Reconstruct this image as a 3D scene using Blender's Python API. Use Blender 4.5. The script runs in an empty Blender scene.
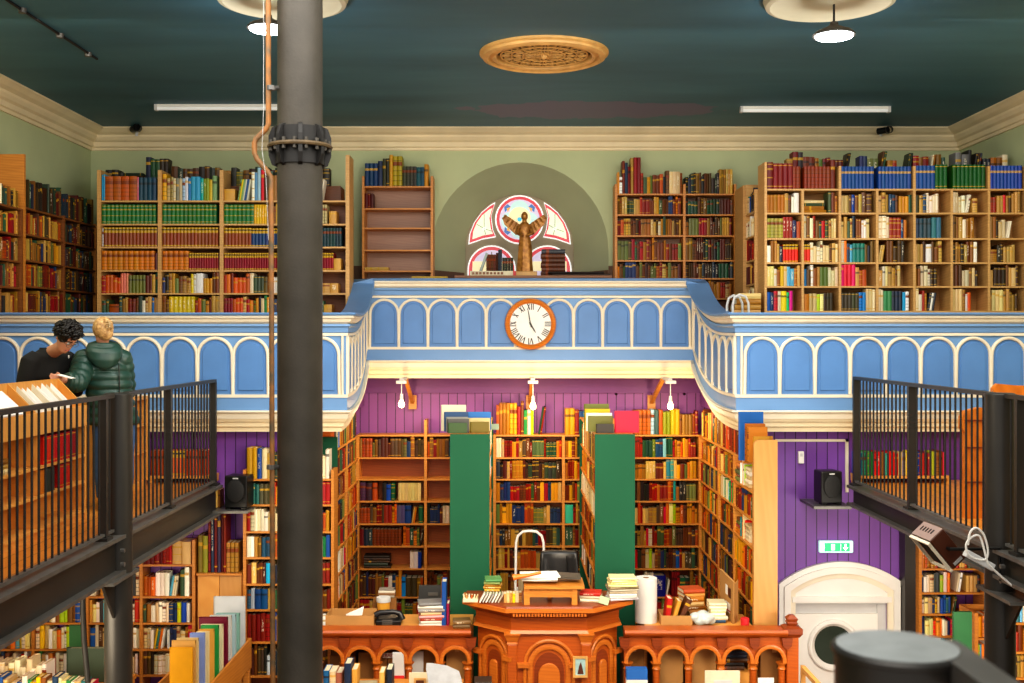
import bpy, bmesh, math, random
from mathutils import Vector, Matrix
random.seed(7)
PI = math.pi
COL = bpy.context.scene.collection
F, VX, VY, CZ = 1100.0, 510.0, 337.0, 4.6      # focal length in pixels, principal point, camera height
def X(px, d): return (px - VX) / F * d
def Z(py, d): return CZ + (VY - py) / F * d
def W(px, py, d): return Vector((X(px, d), d, Z(py, d)))
V = Vector

# ------------------------------------------------------------------ materials
def srgb(h):
    h = h.lstrip('#'); c = [int(h[i:i+2], 16) / 255 for i in (0, 2, 4)]
    return tuple((x / 12.92 if x <= .04045 else ((x + .055) / 1.055) ** 2.4) for x in c)
def rgba(h): return srgb(h) + (1,)
class NT:
    def __init__(s, name):
        s.m = bpy.data.materials.new(name); s.m.use_nodes = True
        s.t = s.m.node_tree; s.b = s.t.nodes['Principled BSDF']
    def n(s, t, **k):
        nd = s.t.nodes.new(t)
        for a, v in k.items(): setattr(nd, a, v)
        return nd
    def l(s, a, b): s.t.links.new(a, b)
    def math(s, op, a, b=None, c=None):
        nd = s.n('ShaderNodeMath', operation=op)
        for i, v in enumerate((a, b, c)):
            if v is None: continue
            if isinstance(v, (int, float)): nd.inputs[i].default_value = v
            else: s.l(v, nd.inputs[i])
        return nd.outputs[0]
    def mix(s, f, a, b):
        nd = s.n('ShaderNodeMix', data_type='RGBA')
        for i, v in ((0, f), (6, a), (7, b)):
            if isinstance(v, (int, float)): nd.inputs[i].default_value = v
            elif isinstance(v, tuple): nd.inputs[i].default_value = v
            else: s.l(v, nd.inputs[i])
        return nd.outputs[2]
    def noise(s, scale, vec=None, detail=3):
        nd = s.n('ShaderNodeTexNoise'); nd.inputs['Scale'].default_value = scale; nd.inputs['Detail'].default_value = detail
        if vec is not None: s.l(vec, nd.inputs['Vector'])
        return nd.outputs['Fac']
    def pos(s): return s.n('ShaderNodeNewGeometry').outputs['Position']
    def bump(s, h, st=.2, dist=.01):
        nd = s.n('ShaderNodeBump'); nd.inputs['Strength'].default_value = st; nd.inputs['Distance'].default_value = dist
        s.l(h, nd.inputs['Height']); s.l(nd.outputs[0], s.b.inputs['Normal'])
def paint(name, c, rough=.5, var=.12, scale=4, metal=0, emit=0, dark=None, bump=0):
    t = NT(name); f = t.noise(scale, t.pos(), 4)
    d = rgba(dark) if dark else tuple(x * (1 - var * 2) for x in srgb(c)) + (1,)
    r = t.n('ShaderNodeMapRange'); r.inputs[1].default_value = .3; r.inputs[2].default_value = .65; t.l(f, r.inputs[0])
    t.l(t.mix(r.outputs[0], d, rgba(c)), t.b.inputs['Base Color'])
    t.b.inputs['Roughness'].default_value = rough; t.b.inputs['Metallic'].default_value = metal
    if bump: t.bump(t.noise(scale * 12, t.pos()), bump)
    if emit:
        t.b.inputs['Emission Color'].default_value = rgba(c); t.b.inputs['Emission Strength'].default_value = emit
    return t.m
def wood(name, c1, c2, rough=.45, grain=(1.2, 1.2, 14)):
    t = NT(name); mp = t.n('ShaderNodeMapping'); mp.inputs['Scale'].default_value = grain; t.l(t.pos(), mp.inputs['Vector'])
    a = t.noise(3, mp.outputs[0], 6); w = t.n('ShaderNodeTexWave', wave_type='BANDS', bands_direction='DIAGONAL')
    w.inputs['Scale'].default_value = 1.5; w.inputs['Distortion'].default_value = 5; w.inputs['Detail'].default_value = 2
    t.l(mp.outputs[0], w.inputs['Vector'])
    f = t.math('ADD', t.math('MULTIPLY', a, .75), t.math('MULTIPLY', w.outputs['Fac'], .25))
    t.l(t.mix(f, rgba(c1), rgba(c2)), t.b.inputs['Base Color']); t.b.inputs['Roughness'].default_value = rough
    return t.m
def planks(name, c1, c2, width, axis=0, groove='#1a0a20', gw=.07, rough=.5):
    t = NT(name); sx = t.n('ShaderNodeSeparateXYZ'); t.l(t.pos(), sx.inputs[0])
    q = t.math('DIVIDE', sx.outputs[axis], width); fr = t.math('FRACT', q); fl = t.math('FLOOR', q)
    wn = t.n('ShaderNodeTexWhiteNoise', noise_dimensions='1D'); t.l(fl, wn.inputs['W'])
    f = t.math('ADD', t.math('MULTIPLY', wn.outputs[0], .5), t.math('MULTIPLY', t.noise(3, t.pos(), 4), .5))
    base = t.mix(f, rgba(c1), rgba(c2)); g = t.math('LESS_THAN', fr, gw)
    t.l(t.mix(g, base, rgba(groove)), t.b.inputs['Base Color']); t.b.inputs['Roughness'].default_value = rough
    t.bump(t.math('SUBTRACT', 1, g), .5, .01)
    return t.m
M = {}
M['blue'] = paint('blue_paint', '#6c95c6', .45, .05, 2)
M['blue_dark'] = paint('panel_blue_paint', '#5886c0', .45, .06, 3)
M['cream'] = paint('cream_paint', '#e6dcc6', .5, .05, 3)
M['cornice'] = paint('cornice_paint', '#f0dfba', .6, .08, 2)
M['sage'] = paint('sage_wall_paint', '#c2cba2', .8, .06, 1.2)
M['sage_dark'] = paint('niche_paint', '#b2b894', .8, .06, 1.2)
M['dado'] = paint('brown_dado_paint', '#6d4d34', .6, .1)
M['purple'] = planks('purple_boarding', '#6f3f96', '#7f4aa6', .109, 0)
M['plum'] = planks('plum_boarding', '#8a4a94', '#9a58a2', .112, 0)
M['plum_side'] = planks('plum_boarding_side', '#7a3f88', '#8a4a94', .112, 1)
M['pine'] = wood('pine_wood', '#b98a4e', '#dcb070')
M['oak'] = wood('oak_wood', '#b06a24', '#d9933f')
M['oak_shelf'] = wood('alcove_shelf_wood', '#c07a2c', '#e0a250', grain=(14, 14, 1.2))
M['walnut'] = wood('dark_shelf_wood', '#6b3d18', '#93592a')
M['brown_back'] = wood('brown_back_board', '#6b3a1a', '#8c5228')
M['pink_back'] = wood('pinkish_back_board', '#8a6450', '#a57f68')
M['pine_back'] = wood('pine_back_board', '#9a6e3a', '#b98a50')
M['alcove_wood'] = wood('glow_brightened_oak', '#c07428', '#eaa850')  # brighter copy of the oak, alcove lamplight put into its colour
M['shaded_paper'] = paint('shaded_white_paper', '#a9aaae', .8, .08, 14)  # white paper greyed down, shade put into the base colour
M['rose'] = paint('rose_paint', '#d2caae', .7, .05, 3)
M['alcove_back'] = wood('glow_tinted_back_board', '#8e4618', '#b4642a')  # more orange than the brown back board, alcove glow put into the colour
M['ply'] = wood('plywood', '#bd8444', '#c99654', grain=(6, 6, .8))
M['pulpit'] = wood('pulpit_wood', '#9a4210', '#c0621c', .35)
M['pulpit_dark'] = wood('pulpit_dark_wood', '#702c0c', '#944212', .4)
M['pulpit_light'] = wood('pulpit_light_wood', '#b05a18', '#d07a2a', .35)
M['counter'] = wood('counter_wood', '#cf8c3a', '#e6aa58', grain=(2, 10, 2))
M['knotty'] = wood('knotty_wood', '#b05a0c', '#e68a28', grain=(4, 4, 2))
M['floor'] = planks('floor_boards', '#c07424', '#e09a44', .14, 0, '#5a3010', .04, .4)
M['ground'] = planks('ground_boards', '#7a4e28', '#8e5e34', .14, 0, '#3a2010', .04)
M['green'] = paint('green_paint', '#04583a', .75, .04, 2)
M['green2'] = paint('book_green_board', '#2c6a3c', .5, .08, 5)
M['iron'] = paint('grey_iron_paint', '#4f4a42', .5, .14, 6, bump=.15)
M['iron_dark'] = paint('dark_iron', '#23211f', .6, .2, 10)
M['steel'] = paint('dark_steel', '#363431', .4, .1, 3, metal=.2)
M['steel_edge'] = paint('worn_steel_edge', '#6c6a66', .4, .15, 8, metal=.3)
M['rust'] = paint('rusty_pipe', '#a06a34', .6, .2, 14, dark='#5f5440')
M['white'] = paint('white_paint', '#e8e6e0', .4, .03)
M['white_paper'] = paint('white_paper', '#f2f0ea', .7, .03, 9)
M['grey_white'] = paint('grey_white_card', '#c9c9c8', .6, .05, 5)
M['cream_paper'] = paint('cream_paper', '#ddd2b4', .8, .06, 14)
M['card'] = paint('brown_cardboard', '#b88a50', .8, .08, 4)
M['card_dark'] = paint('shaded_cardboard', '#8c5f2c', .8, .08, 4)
M['black'] = paint('black_plastic', '#161616', .35, .1, 5)
M['leather'] = paint('black_leather', '#1a1a1c', .3, .1, 8, bump=.1)
M['brass'] = paint('gold_paint', '#b8823c', .4, .2, 20, dark='#7a4a18', metal=.3)
M['vent'] = paint('vent_tan', '#d6a864', .5, .12, 10)
M['void'] = paint('dark_void', '#120c08', .9, .1)
M['red'] = paint('red_card', '#c8242c', .5, .05)
M['blue_card'] = paint('blue_card', '#2a6ab8', .5, .05)
M['yellow'] = paint('yellow_card', '#dca038', .5, .05)
M['orange'] = paint('orange_wood_tool', '#e07a1c', .5, .05)
M['bulb'] = paint('warm_glowing_glass', '#ffd890', .3, 0, emit=14)
M['lamp'] = paint('lit_lamp_glass', '#f4fbff', .3, 0, emit=16)
M['tube'] = paint('white_tube_diffuser', '#e8ecec', .3, .02, emit=.12)  # faint glow put into the diffusers although the tubes are off
M['brown_metal'] = paint('brown_metal', '#5a3020', .4, .1)
M['pink_metal'] = paint('pale_brown_metal', '#a08880', .4, .08)
M['skin'] = paint('skin', '#d69a7c', .5, .05)
M['hair_dark'] = paint('dark_hair', '#17110d', .5, .3, 40)
M['hair_blond'] = paint('blond_hair', '#dcb478', .45, .18, 50, dark='#94693a')
M['sweat'] = paint('black_sweatshirt', '#1b1b1a', .9, .1, 8)
M['jacket'] = paint('dark_green_jacket', '#2a4a40', .38, .12, 10)
M['denim'] = paint('blue_denim', '#4a6a98', .9, .1, 20)
M['clip'] = paint('tortoise_clip', '#c8a878', .3, .2, 60)
M['wrap'] = paint('white_paper_roll', '#dedcd6', .8, .03)
M['plastic_bag'] = paint('clear_plastic_bag', '#bcc6c2', .2, .12, 20)
M['exit_green'] = paint('exit_green_panel', '#08b070', .4, 0, emit=.9)
M['exit_case'] = paint('exit_sign_case', '#c4ece8', .3, 0, emit=.5)
M['exit_white'] = paint('exit_symbol_white', '#f4fffa', .4, 0, emit=1.0)
M['lead'] = paint('window_lead', '#b0a288', .6, .1)
M['side_glass'] = paint('pale_green_stained_glass', '#e2ecd2', .3, .08, 8, emit=.5)
def glass(name, c, e): return paint(name, c, .3, .08, 8, emit=e*.72)
M['g_red'] = glass('red_stained_glass', '#d8283c', .55)
M['g_white'] = glass('white_stained_glass', '#eef4f4', .8)
M['g_cream'] = glass('cream_stained_glass', '#f2e2b0', .75)
M['g_aqua'] = glass('aqua_stained_glass', '#bcdcd8', .75)
M['g_blue'] = glass('blue_stained_glass', '#3470b8', .6)
M['g_cyan'] = glass('cyan_stained_glass', '#30b8d8', .8)
M['g_orange'] = glass('orange_stained_glass', '#e8a83c', .7)
M['g_lilac'] = glass('lilac_stained_glass', '#cfc4dc', .7)
M['door_glass'] = paint('dark_door_glass', '#3c463e', .08, .2, 3)

def ceiling_mat():
    t = NT('teal_ceiling_paint'); p = t.pos()
    mp = t.n('ShaderNodeMapping'); mp.inputs['Scale'].default_value = (.25, 1, 1); t.l(p, mp.inputs['Vector'])
    base = t.mix(t.noise(1.5, mp.outputs[0], 5), rgba('#294e60'), rgba('#54899c'))
    s = t.n('ShaderNodeSeparateXYZ'); t.l(p, s.inputs[0])
    n = t.math('MULTIPLY', t.math('SUBTRACT', t.noise(3.2, p, 8), .5), 1.6)
    ex = t.math('POWER', t.math('DIVIDE', t.math('SUBTRACT', s.outputs[0], .95), 1.55), 2)
    ey = t.math('POWER', t.math('DIVIDE', t.math('SUBTRACT', s.outputs[1], 13.05), .5), 2)
    patch = t.math('LESS_THAN', t.math('ADD', t.math('ADD', ex, ey), n), .9)
    t.l(t.mix(patch, base, rgba('#6a6a86')), t.b.inputs['Base Color']); t.b.inputs['Roughness'].default_value = .55
    t.bump(t.noise(6, mp.outputs[0], 4), .08)
    return t.m
M['ceiling'] = ceiling_mat()
def book_mat(name, stuff):
    t = NT(name)
    if stuff:
        a = t.n('ShaderNodeVertexColor', layer_name='Col'); col, al = a.outputs['Color'], a.outputs['Alpha']
    else:
        a = t.n('ShaderNodeObjectInfo'); col, al = a.outputs['Color'], a.outputs['Alpha']
    uv = t.n('ShaderNodeUVMap', uv_map='UV'); s = t.n('ShaderNodeSeparateXYZ'); t.l(uv.outputs[0], s.inputs[0]); u, v = s.outputs[0], s.outputs[1]
    q = t.math('MULTIPLY', al, 8); st = t.math('FLOOR', q); fr = t.math('FRACT', q)
    on = lambda k: t.math('COMPARE', st, k, .4)
    mul = lambda a, b: t.math('MULTIPLY', a, b)
    line = lambda c, w: t.math('COMPARE', v, c, w)
    gold, black, white, yel = rgba('#c8a050'), rgba('#141010'), rgba('#e6dec8'), rgba('#b8963c')
    c = t.mix(t.math('MULTIPLY', t.noise(9, t.pos(), 3), .2), col, black)
    lines = t.math('MAXIMUM', line(.1, .012), line(.92, .012))
    c = t.mix(mul(t.math('MAXIMUM', on(1), on(7)), lines), c, gold)
    labp = t.math('ADD', mul(fr, .18), .66)
    lab = t.math('COMPARE', v, labp, .05)
    c = t.mix(mul(on(2), mul(lab,.75)), c, black); c = t.mix(mul(on(3), mul(lab,.75)), c, gold)
    rib = t.math('LESS_THAN', t.math('FRACT', t.math('MULTIPLY', v, 6)), .16)
    inside = t.math('COMPARE', v, .5, .5)
    c = t.mix(mul(mul(on(4), rib), mul(inside, .6)), c, black)
    c = t.mix(mul(on(4), line(.75, .06)), c, rgba('#7a3a1c'))
    blk = mul(t.math('COMPARE', v, .58, .24), t.math('COMPARE', u, .5, .2))
    txt = t.math('GREATER_THAN', t.noise(60, t.pos(), 1), .5)
    c = t.mix(mul(mul(on(5), blk), mul(txt, .6)), c, white)
    c = t.mix(mul(on(6), t.math('COMPARE', v, .86, .14)), c, yel)
    c = t.mix(mul(on(6), t.math('MAXIMUM', line(.78, .03), line(.06, .03))), c, yel)
    c = t.mix(mul(on(6), line(.88, .03)), c, black)
    c = t.mix(mul(on(7), mul(t.math('MAXIMUM', line(.74, .035), line(.42, .02)),.7)), c, yel)
    hs = t.n('ShaderNodeHueSaturation'); hs.inputs['Saturation'].default_value = 1.14; hs.inputs['Value'].default_value = 1.12; t.l(c, hs.inputs['Color'])
    t.l(hs.outputs[0], t.b.inputs['Base Color']); t.b.inputs['Roughness'].default_value = .5
    return t.m
M['book'] = book_mat('book_cover', False); M['books'] = book_mat('book_covers', True)

# ------------------------------------------------------------------ mesh builder
class MB:
    def __init__(s): s.v, s.f, s.m = [], [], []; s.cur = 0
    def face(s, idx): s.f.append(tuple(idx)); s.m.append(s.cur)
    def hexa(s, c):
        b = len(s.v); s.v += [V(p) for p in c]
        for q in ((0,3,2,1),(4,5,6,7),(0,1,5,4),(1,2,6,5),(2,3,7,6),(3,0,4,7)): s.face([b+i for i in q])
        return s
    def box(s, x0, x1, y0, y1, z0, z1):
        return s.hexa([(x0,y0,z0),(x1,y0,z0),(x1,y1,z0),(x0,y1,z0),(x0,y0,z1),(x1,y0,z1),(x1,y1,z1),(x0,y1,z1)])
    def fbox(s, fr, a0, a1, b0, b1, c0, c1):
        o, r, d = fr; u = V((0,0,1)); P = lambda a,b,c: o + r*a + d*b + u*c
        return s.hexa([P(a0,b0,c0),P(a1,b0,c0),P(a1,b1,c0),P(a0,b1,c0),P(a0,b0,c1),P(a1,b0,c1),P(a1,b1,c1),P(a0,b1,c1)])
    def obox(s, c, sx, sy, sz, rot):        # centred box turned by a matrix
        R = rot.to_3x3(); c = V(c)
        P = [c + R @ V((a*sx/2, b*sy/2, e*sz/2)) for e in (-1,1) for a,b in ((-1,-1),(1,-1),(1,1),(-1,1))]
        return s.hexa(P)
    def rings(s, rs, cap0=True, cap1=True, loop=True):
        b = len(s.v); n = len(rs[0])
        for r in rs: s.v += [V(p) for p in r]
        for i in range(len(rs)-1):
            for j in range(n if loop else n-1):
                k = (j+1) % n
                s.face((b+i*n+j, b+i*n+k, b+(i+1)*n+k, b+(i+1)*n+j))
        if cap0: s.face([b+j for j in reversed(range(n))])
        if cap1: s.face([b+(len(rs)-1)*n+j for j in range(n)])
        return s
    def lathe(s, prof, c=(0,0,0), n=24, R=None, cap=True):
        R = R or Matrix(); c = V(c)
        return s.rings([[c + R @ V((r*math.cos(2*PI*k/n), r*math.sin(2*PI*k/n), z)) for k in range(n)] for r, z in prof], cap, cap)
    def tube(s, pts, r, n=8, cap=True):
        pts = [V(p) for p in pts]; rr = r if isinstance(r, (list, tuple)) else [r]*len(pts); rs = []; ref = None
        for i, p in enumerate(pts):
            t = (pts[min(i+1,len(pts)-1)] - pts[max(i-1,0)]).normalized()
            if ref is None: ref = t.orthogonal().normalized()
            a = (ref - t*ref.dot(t)); a = a.normalized() if a.length > 1e-6 else t.orthogonal().normalized(); ref = a; b = t.cross(a)
            rs.append([p + (a*math.cos(2*PI*k/n) + b*math.sin(2*PI*k/n))*rr[i] for k in range(n)])
        return s.rings(rs, cap, cap)
    def prism(s, poly, y0, y1, P=None):       # polygon in (x,z), extruded in y; P maps (x,y,z)
        P = P or (lambda x,y,z: V((x,y,z)))
        return s.rings([[P(x,y0,z) for x,z in poly],[P(x,y1,z) for x,z in poly]])
    def sphere(s, c, r, n=10, sc=(1,1,1), R=None):
        R = R or Matrix(); c = V(c); m = max(4, n//2)
        return s.rings([[c + R.to_3x3() @ V((sc[0]*r*math.sin(PI*i/m+1e-3*(i==0)-1e-3*(i==m))*math.cos(2*PI*k/n), sc[1]*r*math.sin(PI*i/m+1e-3*(i==0)-1e-3*(i==m))*math.sin(2*PI*k/n), -sc[2]*r*math.cos(PI*i/m))) for k in range(n)] for i in range(m+1)])
ORG = {}
def finish(name, me, parent, mats, smooth, loc):
    for m in (mats if isinstance(mats, (list, tuple)) else [mats]): me.materials.append(m)
    o = bpy.data.objects.new(name, me); COL.objects.link(o)
    if parent is not None: o.parent = parent; o.location = loc - ORG[parent.name]
    else: o.location = loc
    ORG[o.name] = loc
    if smooth:
        for p in me.polygons: p.use_smooth = True
    return o
def put(name, mb, mats, parent=None, smooth=False, bevel=0):
    lo = [min(v[i] for v in mb.v) for i in range(3)]; hi = [max(v[i] for v in mb.v) for i in range(3)]
    loc = V(ORG[parent.name]) if parent is not None else V(((lo[0]+hi[0])/2, (lo[1]+hi[1])/2, lo[2]))
    me = bpy.data.meshes.new(name); me.from_pydata([v - loc for v in mb.v], [], mb.f)
    for p, m in zip(me.polygons, mb.m): p.material_index = m
    bm = bmesh.new(); bm.from_mesh(me); bmesh.ops.recalc_face_normals(bm, faces=bm.faces); bm.to_mesh(me); bm.free()
    o = finish(name, me, parent, mats, smooth, loc)
    if bevel:
        b = o.modifiers.new('Bevel', 'BEVEL'); b.width = bevel; b.segments = 2; b.limit_method = 'ANGLE'
    if smooth and smooth != 'full':
        e = o.modifiers.new('Split', 'EDGE_SPLIT'); e.split_angle = math.radians(40)
    return o
def tag(o, label=None, cat=None, group=None, kind=None):
    for k, v in (('label', label), ('category', cat), ('group', group), ('kind', kind)):
        if v: o[k] = v
    return o
def thing(name, label, cat, loc, group=None, kind=None):
    o = bpy.data.objects.new(name, None); COL.objects.link(o); o.location = V(loc); o.empty_display_size = .1
    ORG[o.name] = V(loc); tag(o, label, cat, group, kind); return o
def dup_part(o, off, parent=None):      # same mesh again as a sibling part, moved
    c = o.copy(); COL.objects.link(c); c.location = o.location + V(off); ORG[c.name] = ORG[o.name] + V(off)
    if parent is not None: c.parent = parent
    return c
def B(*a): return MB().box(*a)
def remeshed(name, mb, mat, parent, voxel, it=4):
    o = put(name, mb, mat, parent, smooth='full')
    r = o.modifiers.new('Remesh', 'REMESH'); r.mode = 'VOXEL'; r.voxel_size = voxel; r.use_smooth_shade = True
    s = o.modifiers.new('Smooth', 'SMOOTH'); s.factor = .5; s.iterations = it
    me = bpy.data.meshes.new_from_object(o.evaluated_get(bpy.context.evaluated_depsgraph_get()))
    o.modifiers.clear(); o.data = me
    for p in me.polygons: p.use_smooth = True
    return o

# ------------------------------------------------------------------ books
BK = []        # every book: dict(p, r, d, u, w, dep, h, col, st, where)
PAL = {
 'old': '#6a3c20 #7a2a24 #4a3426 #8b6236 #345240 #2c3a5a #9a7442 #5a2c22 #ac8850 #2a2624 #6c7040 #a8522e #c8a464 #54402e #8a262a #bc9250 #7c5630'.split(),
 'dark': '#3a2718 #46301e #2a201a #553820 #2e3c2e #262e40 #54231a #66482c #77582c #2c5038 #1c1714'.split(),
 'warm': '#b8541c #d0741f #8c2a1a #c89040 #6b3a1c #a8341c #e0a848 #4a5c38 #2c3e62 #8a281e #d8b878 #6a3e22 #a8743a #c85a2c #c88a3c #6a7a42 #a01c24 #b07838 #264c38 #703018'.split(),
 'fic': '#d8c498 #c4a468 #e6dcc0 #a87840 #f0ece0 #8a5a2c #b89058 #caa870 #5c3a1c #705028 #202838 #a03020 #3c4c38 #c8b080 #986838'.split(),
 'ficdark': '#a88048 #8a6030 #c4a068 #6a4420 #4a2c14 #b89458 #d8c090 #302010 #94703c #543820'.split(),
 'bright': '#f0ece0 #e8dcc0 #2a5aa8 #d8342c #e0b83c #3a8a4c #f2f2f2 #2c3c62 #e87828 #70b0cc #3a3a3a #c8b088 #d8c8a0 #f0ece0 #3c7a7a #c8485a #a8c840 #ecd8d0 #8a5a38 #f0e8a0 #dcd2b8 #e0a060'.split(),
 'mag': '#78a8c8 #d84a58 #e8d050 #a8c8d8 #385a88 #d8d8c8 #c8783c #88a878'.split(),
 'pale': '#e6dcc4 #dcd0b0 #f0eadc #d0c0a0 #c8b48c #ece4d0'.split(),
 'red': '#7a1418 #8c1c1c #6a1014 #a02420 #5a1014'.split(),
}
NAMES = {'black':'#151515','dark brown':'#3a2414','brown':'#6b4422','tan':'#b08a50','cream':'#e2d6b8','white':'#f2f0ec','maroon':'#5c161a','red':'#c02c24','orange':'#d0701f','ochre':'#cc9a40','yellow':'#e6cc44','dark green':'#1f3a28','green':'#3a7a40','olive':'#5c6034','teal':'#2c6a6a','navy':'#1c2844','blue':'#2c5cac','pale blue':'#88b4d0','purple':'#6a2c60','pink':'#d85a78','grey':'#8a8a88','pale pink':'#ecd8d0','lime':'#a8c840'}
def cname(h):
    c = [int(h[i:i+2],16) for i in (1,3,5)]
    return min(NAMES, key=lambda k: sum((a-int(NAMES[k][i:i+2],16))**2 for a, i in zip(c,(1,3,5))))
UP = V((0,0,1)); RX = V((1,0,0)); RY = V((0,1,0))
def bk(p, r, d, u, w, dep, h, col, where, st=None, noun='book'):
    if st is None: st = random.choice((0,0,0,1,2,3,3,4,5,7))
    BK.append(dict(p=V(p), r=V(r), d=V(d), u=V(u), w=w, dep=dep, h=h, col=col, al=(st+.08+.8*random.random())/8, where=where, noun=noun))
def jit(h, k=.1):
    c = [int(h[i:i+2],16) for i in (1,3,5)]; q = 1+random.uniform(-k,k)
    return '#%02x%02x%02x' % tuple(max(0,min(255,int(x*q+random.uniform(-6,6)))) for x in c)
def lean(fr, a, z, w, dep, h, col, where, ang, b0, st=None):   # book tilted in its shelf; +ang leans to the left
    o, r, d = fr; R = Matrix.Rotation(-ang if False else ang, 3, d)
    r2, u2 = R @ r, R @ UP
    p = o + r*a + d*b0 + UP*(z)
    if ang > 0: p = p + UP*(w*abs(math.sin(ang)))*1.0
    bk(p, r2, d, u2, w, dep, h, col, where, st)
def fill(fr, a0, a1, z, H, depth, segs, where, tmin=.024, tmax=.047):
    o, r, d = fr; a = a0 + .004; end = a1 - .004
    for s in segs:
        k = s[0]
        if k == 'g': a += s[1]; continue
        if k == 's':                 # a uniform set: colour, count, thickness, height, style
            _, col, n, t, h, st = s; c0 = col; al0 = None
            for i in range(n):
                if a + t > end: break
                bk(o + r*a + d*.012 + UP*z, r, d, UP, t-.002, min(depth-.03,.2), min(h, H-.006), jit(c0,.04), where, st, 'volume'); BK[-1]['al'] = (st+.4)/8
                a += t
        elif k == 'b':               # given colours
            for col in s[1]:
                t = s[2]*random.uniform(.85,1.15)
                if a + t > end: break
                bk(o + r*a + d*random.uniform(.008,.03) + UP*z, r, d, UP, t-.002, min(depth-.04,.2), min(s[3]*random.uniform(.93,1.04),H-.006), col, where); a += t
        elif k == 'l':               # leaning run: palette, count
            for i in range(s[2]):
                t = random.uniform(.014,.024); hh = min(H-.03, s[3] if len(s) > 3 else .22); an = .16
                if a + t + hh*.16 > end: break
                lean(fr, a, z+.001, t, min(depth-.04,.18), hh, random.choice(PAL[s[1]]), where, an, .015); a += t*1.12
            a += .045
        elif k == 'f':               # flat stack
            zz = z; L = s[3]
            for i in range(s[2]):
                t = random.uniform(.025,.045)
                if zz + t > z + H - .004 or a + L > end + .002: break
                LL = L*random.uniform(.85,1); dd = min(depth-.04, .18)
                bk(o + r*(a+LL) + d*random.uniform(.01,.03) + UP*zz, UP, d, -r, t-.001, dd, LL, random.choice(PAL[s[1]]), where); zz += t
            a += L + .01
        elif k == 'r':               # mixed books up to a width
            lim = end if s[2] is None else min(end, a + s[2]); hs = s[3] if len(s) > 3 else None
            while a < lim - tmin:
                t = min(random.uniform(tmin,tmax), lim - a)
                if t < tmin*.7: break
                h = H * random.uniform(.68,.97) if hs is None else hs*random.uniform(.75,1.05)
                h = min(h, H-.006)
                run = 1 if s[1] == 'bright' else random.choice((1,1,1,1,1,2,3)); col = random.choice(PAL[s[1]]); st = random.choice((0,0,0,1,1,2,3,3,4,5,7))
                for q in range(run):
                    if a + t > lim: break
                    bk(o + r*a + d*random.uniform(.006,.035) + UP*z, r, d, UP, t-.0015, min(depth-.045, random.uniform(.12,.2)), h, jit(col), where, st); a += t
            if s[2] is None and a < end - .09 and random.random() < .6: pass
ROWN = ['top','second','third','fourth','fifth','sixth','seventh','eighth','ninth','tenth']
BAYN = ['first','second','third','fourth','fifth','sixth','seventh','eighth','ninth']
class Case:
    pass
def bookcase(label, short, fr, ztop, zbot, bays, shelves, depth, wd, back, rows, thk=.02, upt=.025, panel_top=None, cat='bookcase', name='bookcase', plinth=True, group=None, tmin=.024, tmax=.047, endmat=None, topmax=.3, upr=None):
    """open bookcase: uprights, one shelf board per bay and level, back panel; rows[k][b] says what stands on shelf k of bay b"""
    o, r, d = fr; Wd = sum(bays)
    t = thing(name, label, cat, o + r*(Wd/2) + d*(depth/2) + UP*(zbot-o.z), group); f0 = (V((o.x,o.y,0)), r, d)
    xs = [0]
    for b in bays: xs.append(xs[-1]+b)
    for i, x in enumerate(xs):
        zt = panel_top[i] if panel_top else ztop
        x0 = max(0, min(Wd-upt, x-upt/2))
        put('side_panel' if i in (0, len(bays)) else 'upright', MB().fbox(f0, x0, x0+upt, 0, depth, zbot, zt), (endmat if endmat and i in (0,len(bays)) else wd), t)
    put('back_panel', MB().fbox(f0, 0, Wd, depth, depth+.012, zbot, ztop), back, t)
    for k, zs in enumerate(shelves):
        for b in range(len(bays)):
            l = (upt if b == 0 else upt/2); rr = (upt if b == len(bays)-1 else upt/2)
            a0, a1 = xs[b]+l, xs[b+1]-rr
            put('shelf', MB().fbox(f0, a0, a1, .004, depth, zs-thk, zs), wd, t)
            H = (shelves[k-1] - thk - zs) if k else topmax
            c = rows[k] if k < len(rows) else None
            c = c[b] if c is not None and b < len(c) else None
            if c:
                where = f"{ROWN[k]} shelf, " + (f"{BAYN[b]} bay, " if len(bays) > 1 else '') + short
                fill(f0, a0, a1, zs+.001, H, depth, c, where, tmin, tmax)
    return t
def R_(p, w=None, h=None): return [('r', p, w)] if h is None else [('r', p, w, h)]
def flat_stack(c, L, Wd, cols, where, ang=0, t=(.025,.045), noun='book', zoff=0):
    """books or papers lying on each other with their spines to the front"""
    z = 0
    for i, col in enumerate(cols):
        th = random.uniform(*t); a = ang + random.uniform(-.12,.12)
        rx = V((math.cos(a), math.sin(a), 0)); ry = V((-math.sin(a), math.cos(a), 0)); l = L*random.uniform(.82,1); w = Wd*random.uniform(.85,1)
        bk(V(c) + rx*l/2 - ry*w/2 + UP*(z+.0008), UP, ry, -rx, th-.001, w, l, col, where, random.choice((0,0,5)), noun); z += th
    return z
# ================================================================== THE ROOM
ZC = CZ + 2.69; DB = 14.3; XL, XR = -5.45, 5.85
def st(name, mb, m, parent=None, label=None, **k):
    o = put(name, mb, m, parent, **k)
    if parent is None: tag(o, label, None, None, 'structure')
    return o
st('ceiling', B(XL-.2, XR+.2, .3, DB+.2, ZC, ZC+.1), M['ceiling'], label='dark teal painted ceiling with a grey repaired patch')
st('floor', B(XL-.2, XR+.2, .3, DB+.2, -.1, 0), M['ground'], label='ground floor boards of the hall')
st('wall_left', B(XL-.2, XL, .3, DB, 0, ZC), M['sage'], label='sage green left side wall')
st('wall_right', B(XR, XR+.2, .3, DB, 0, ZC), M['sage'], label='sage green right side wall')
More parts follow.
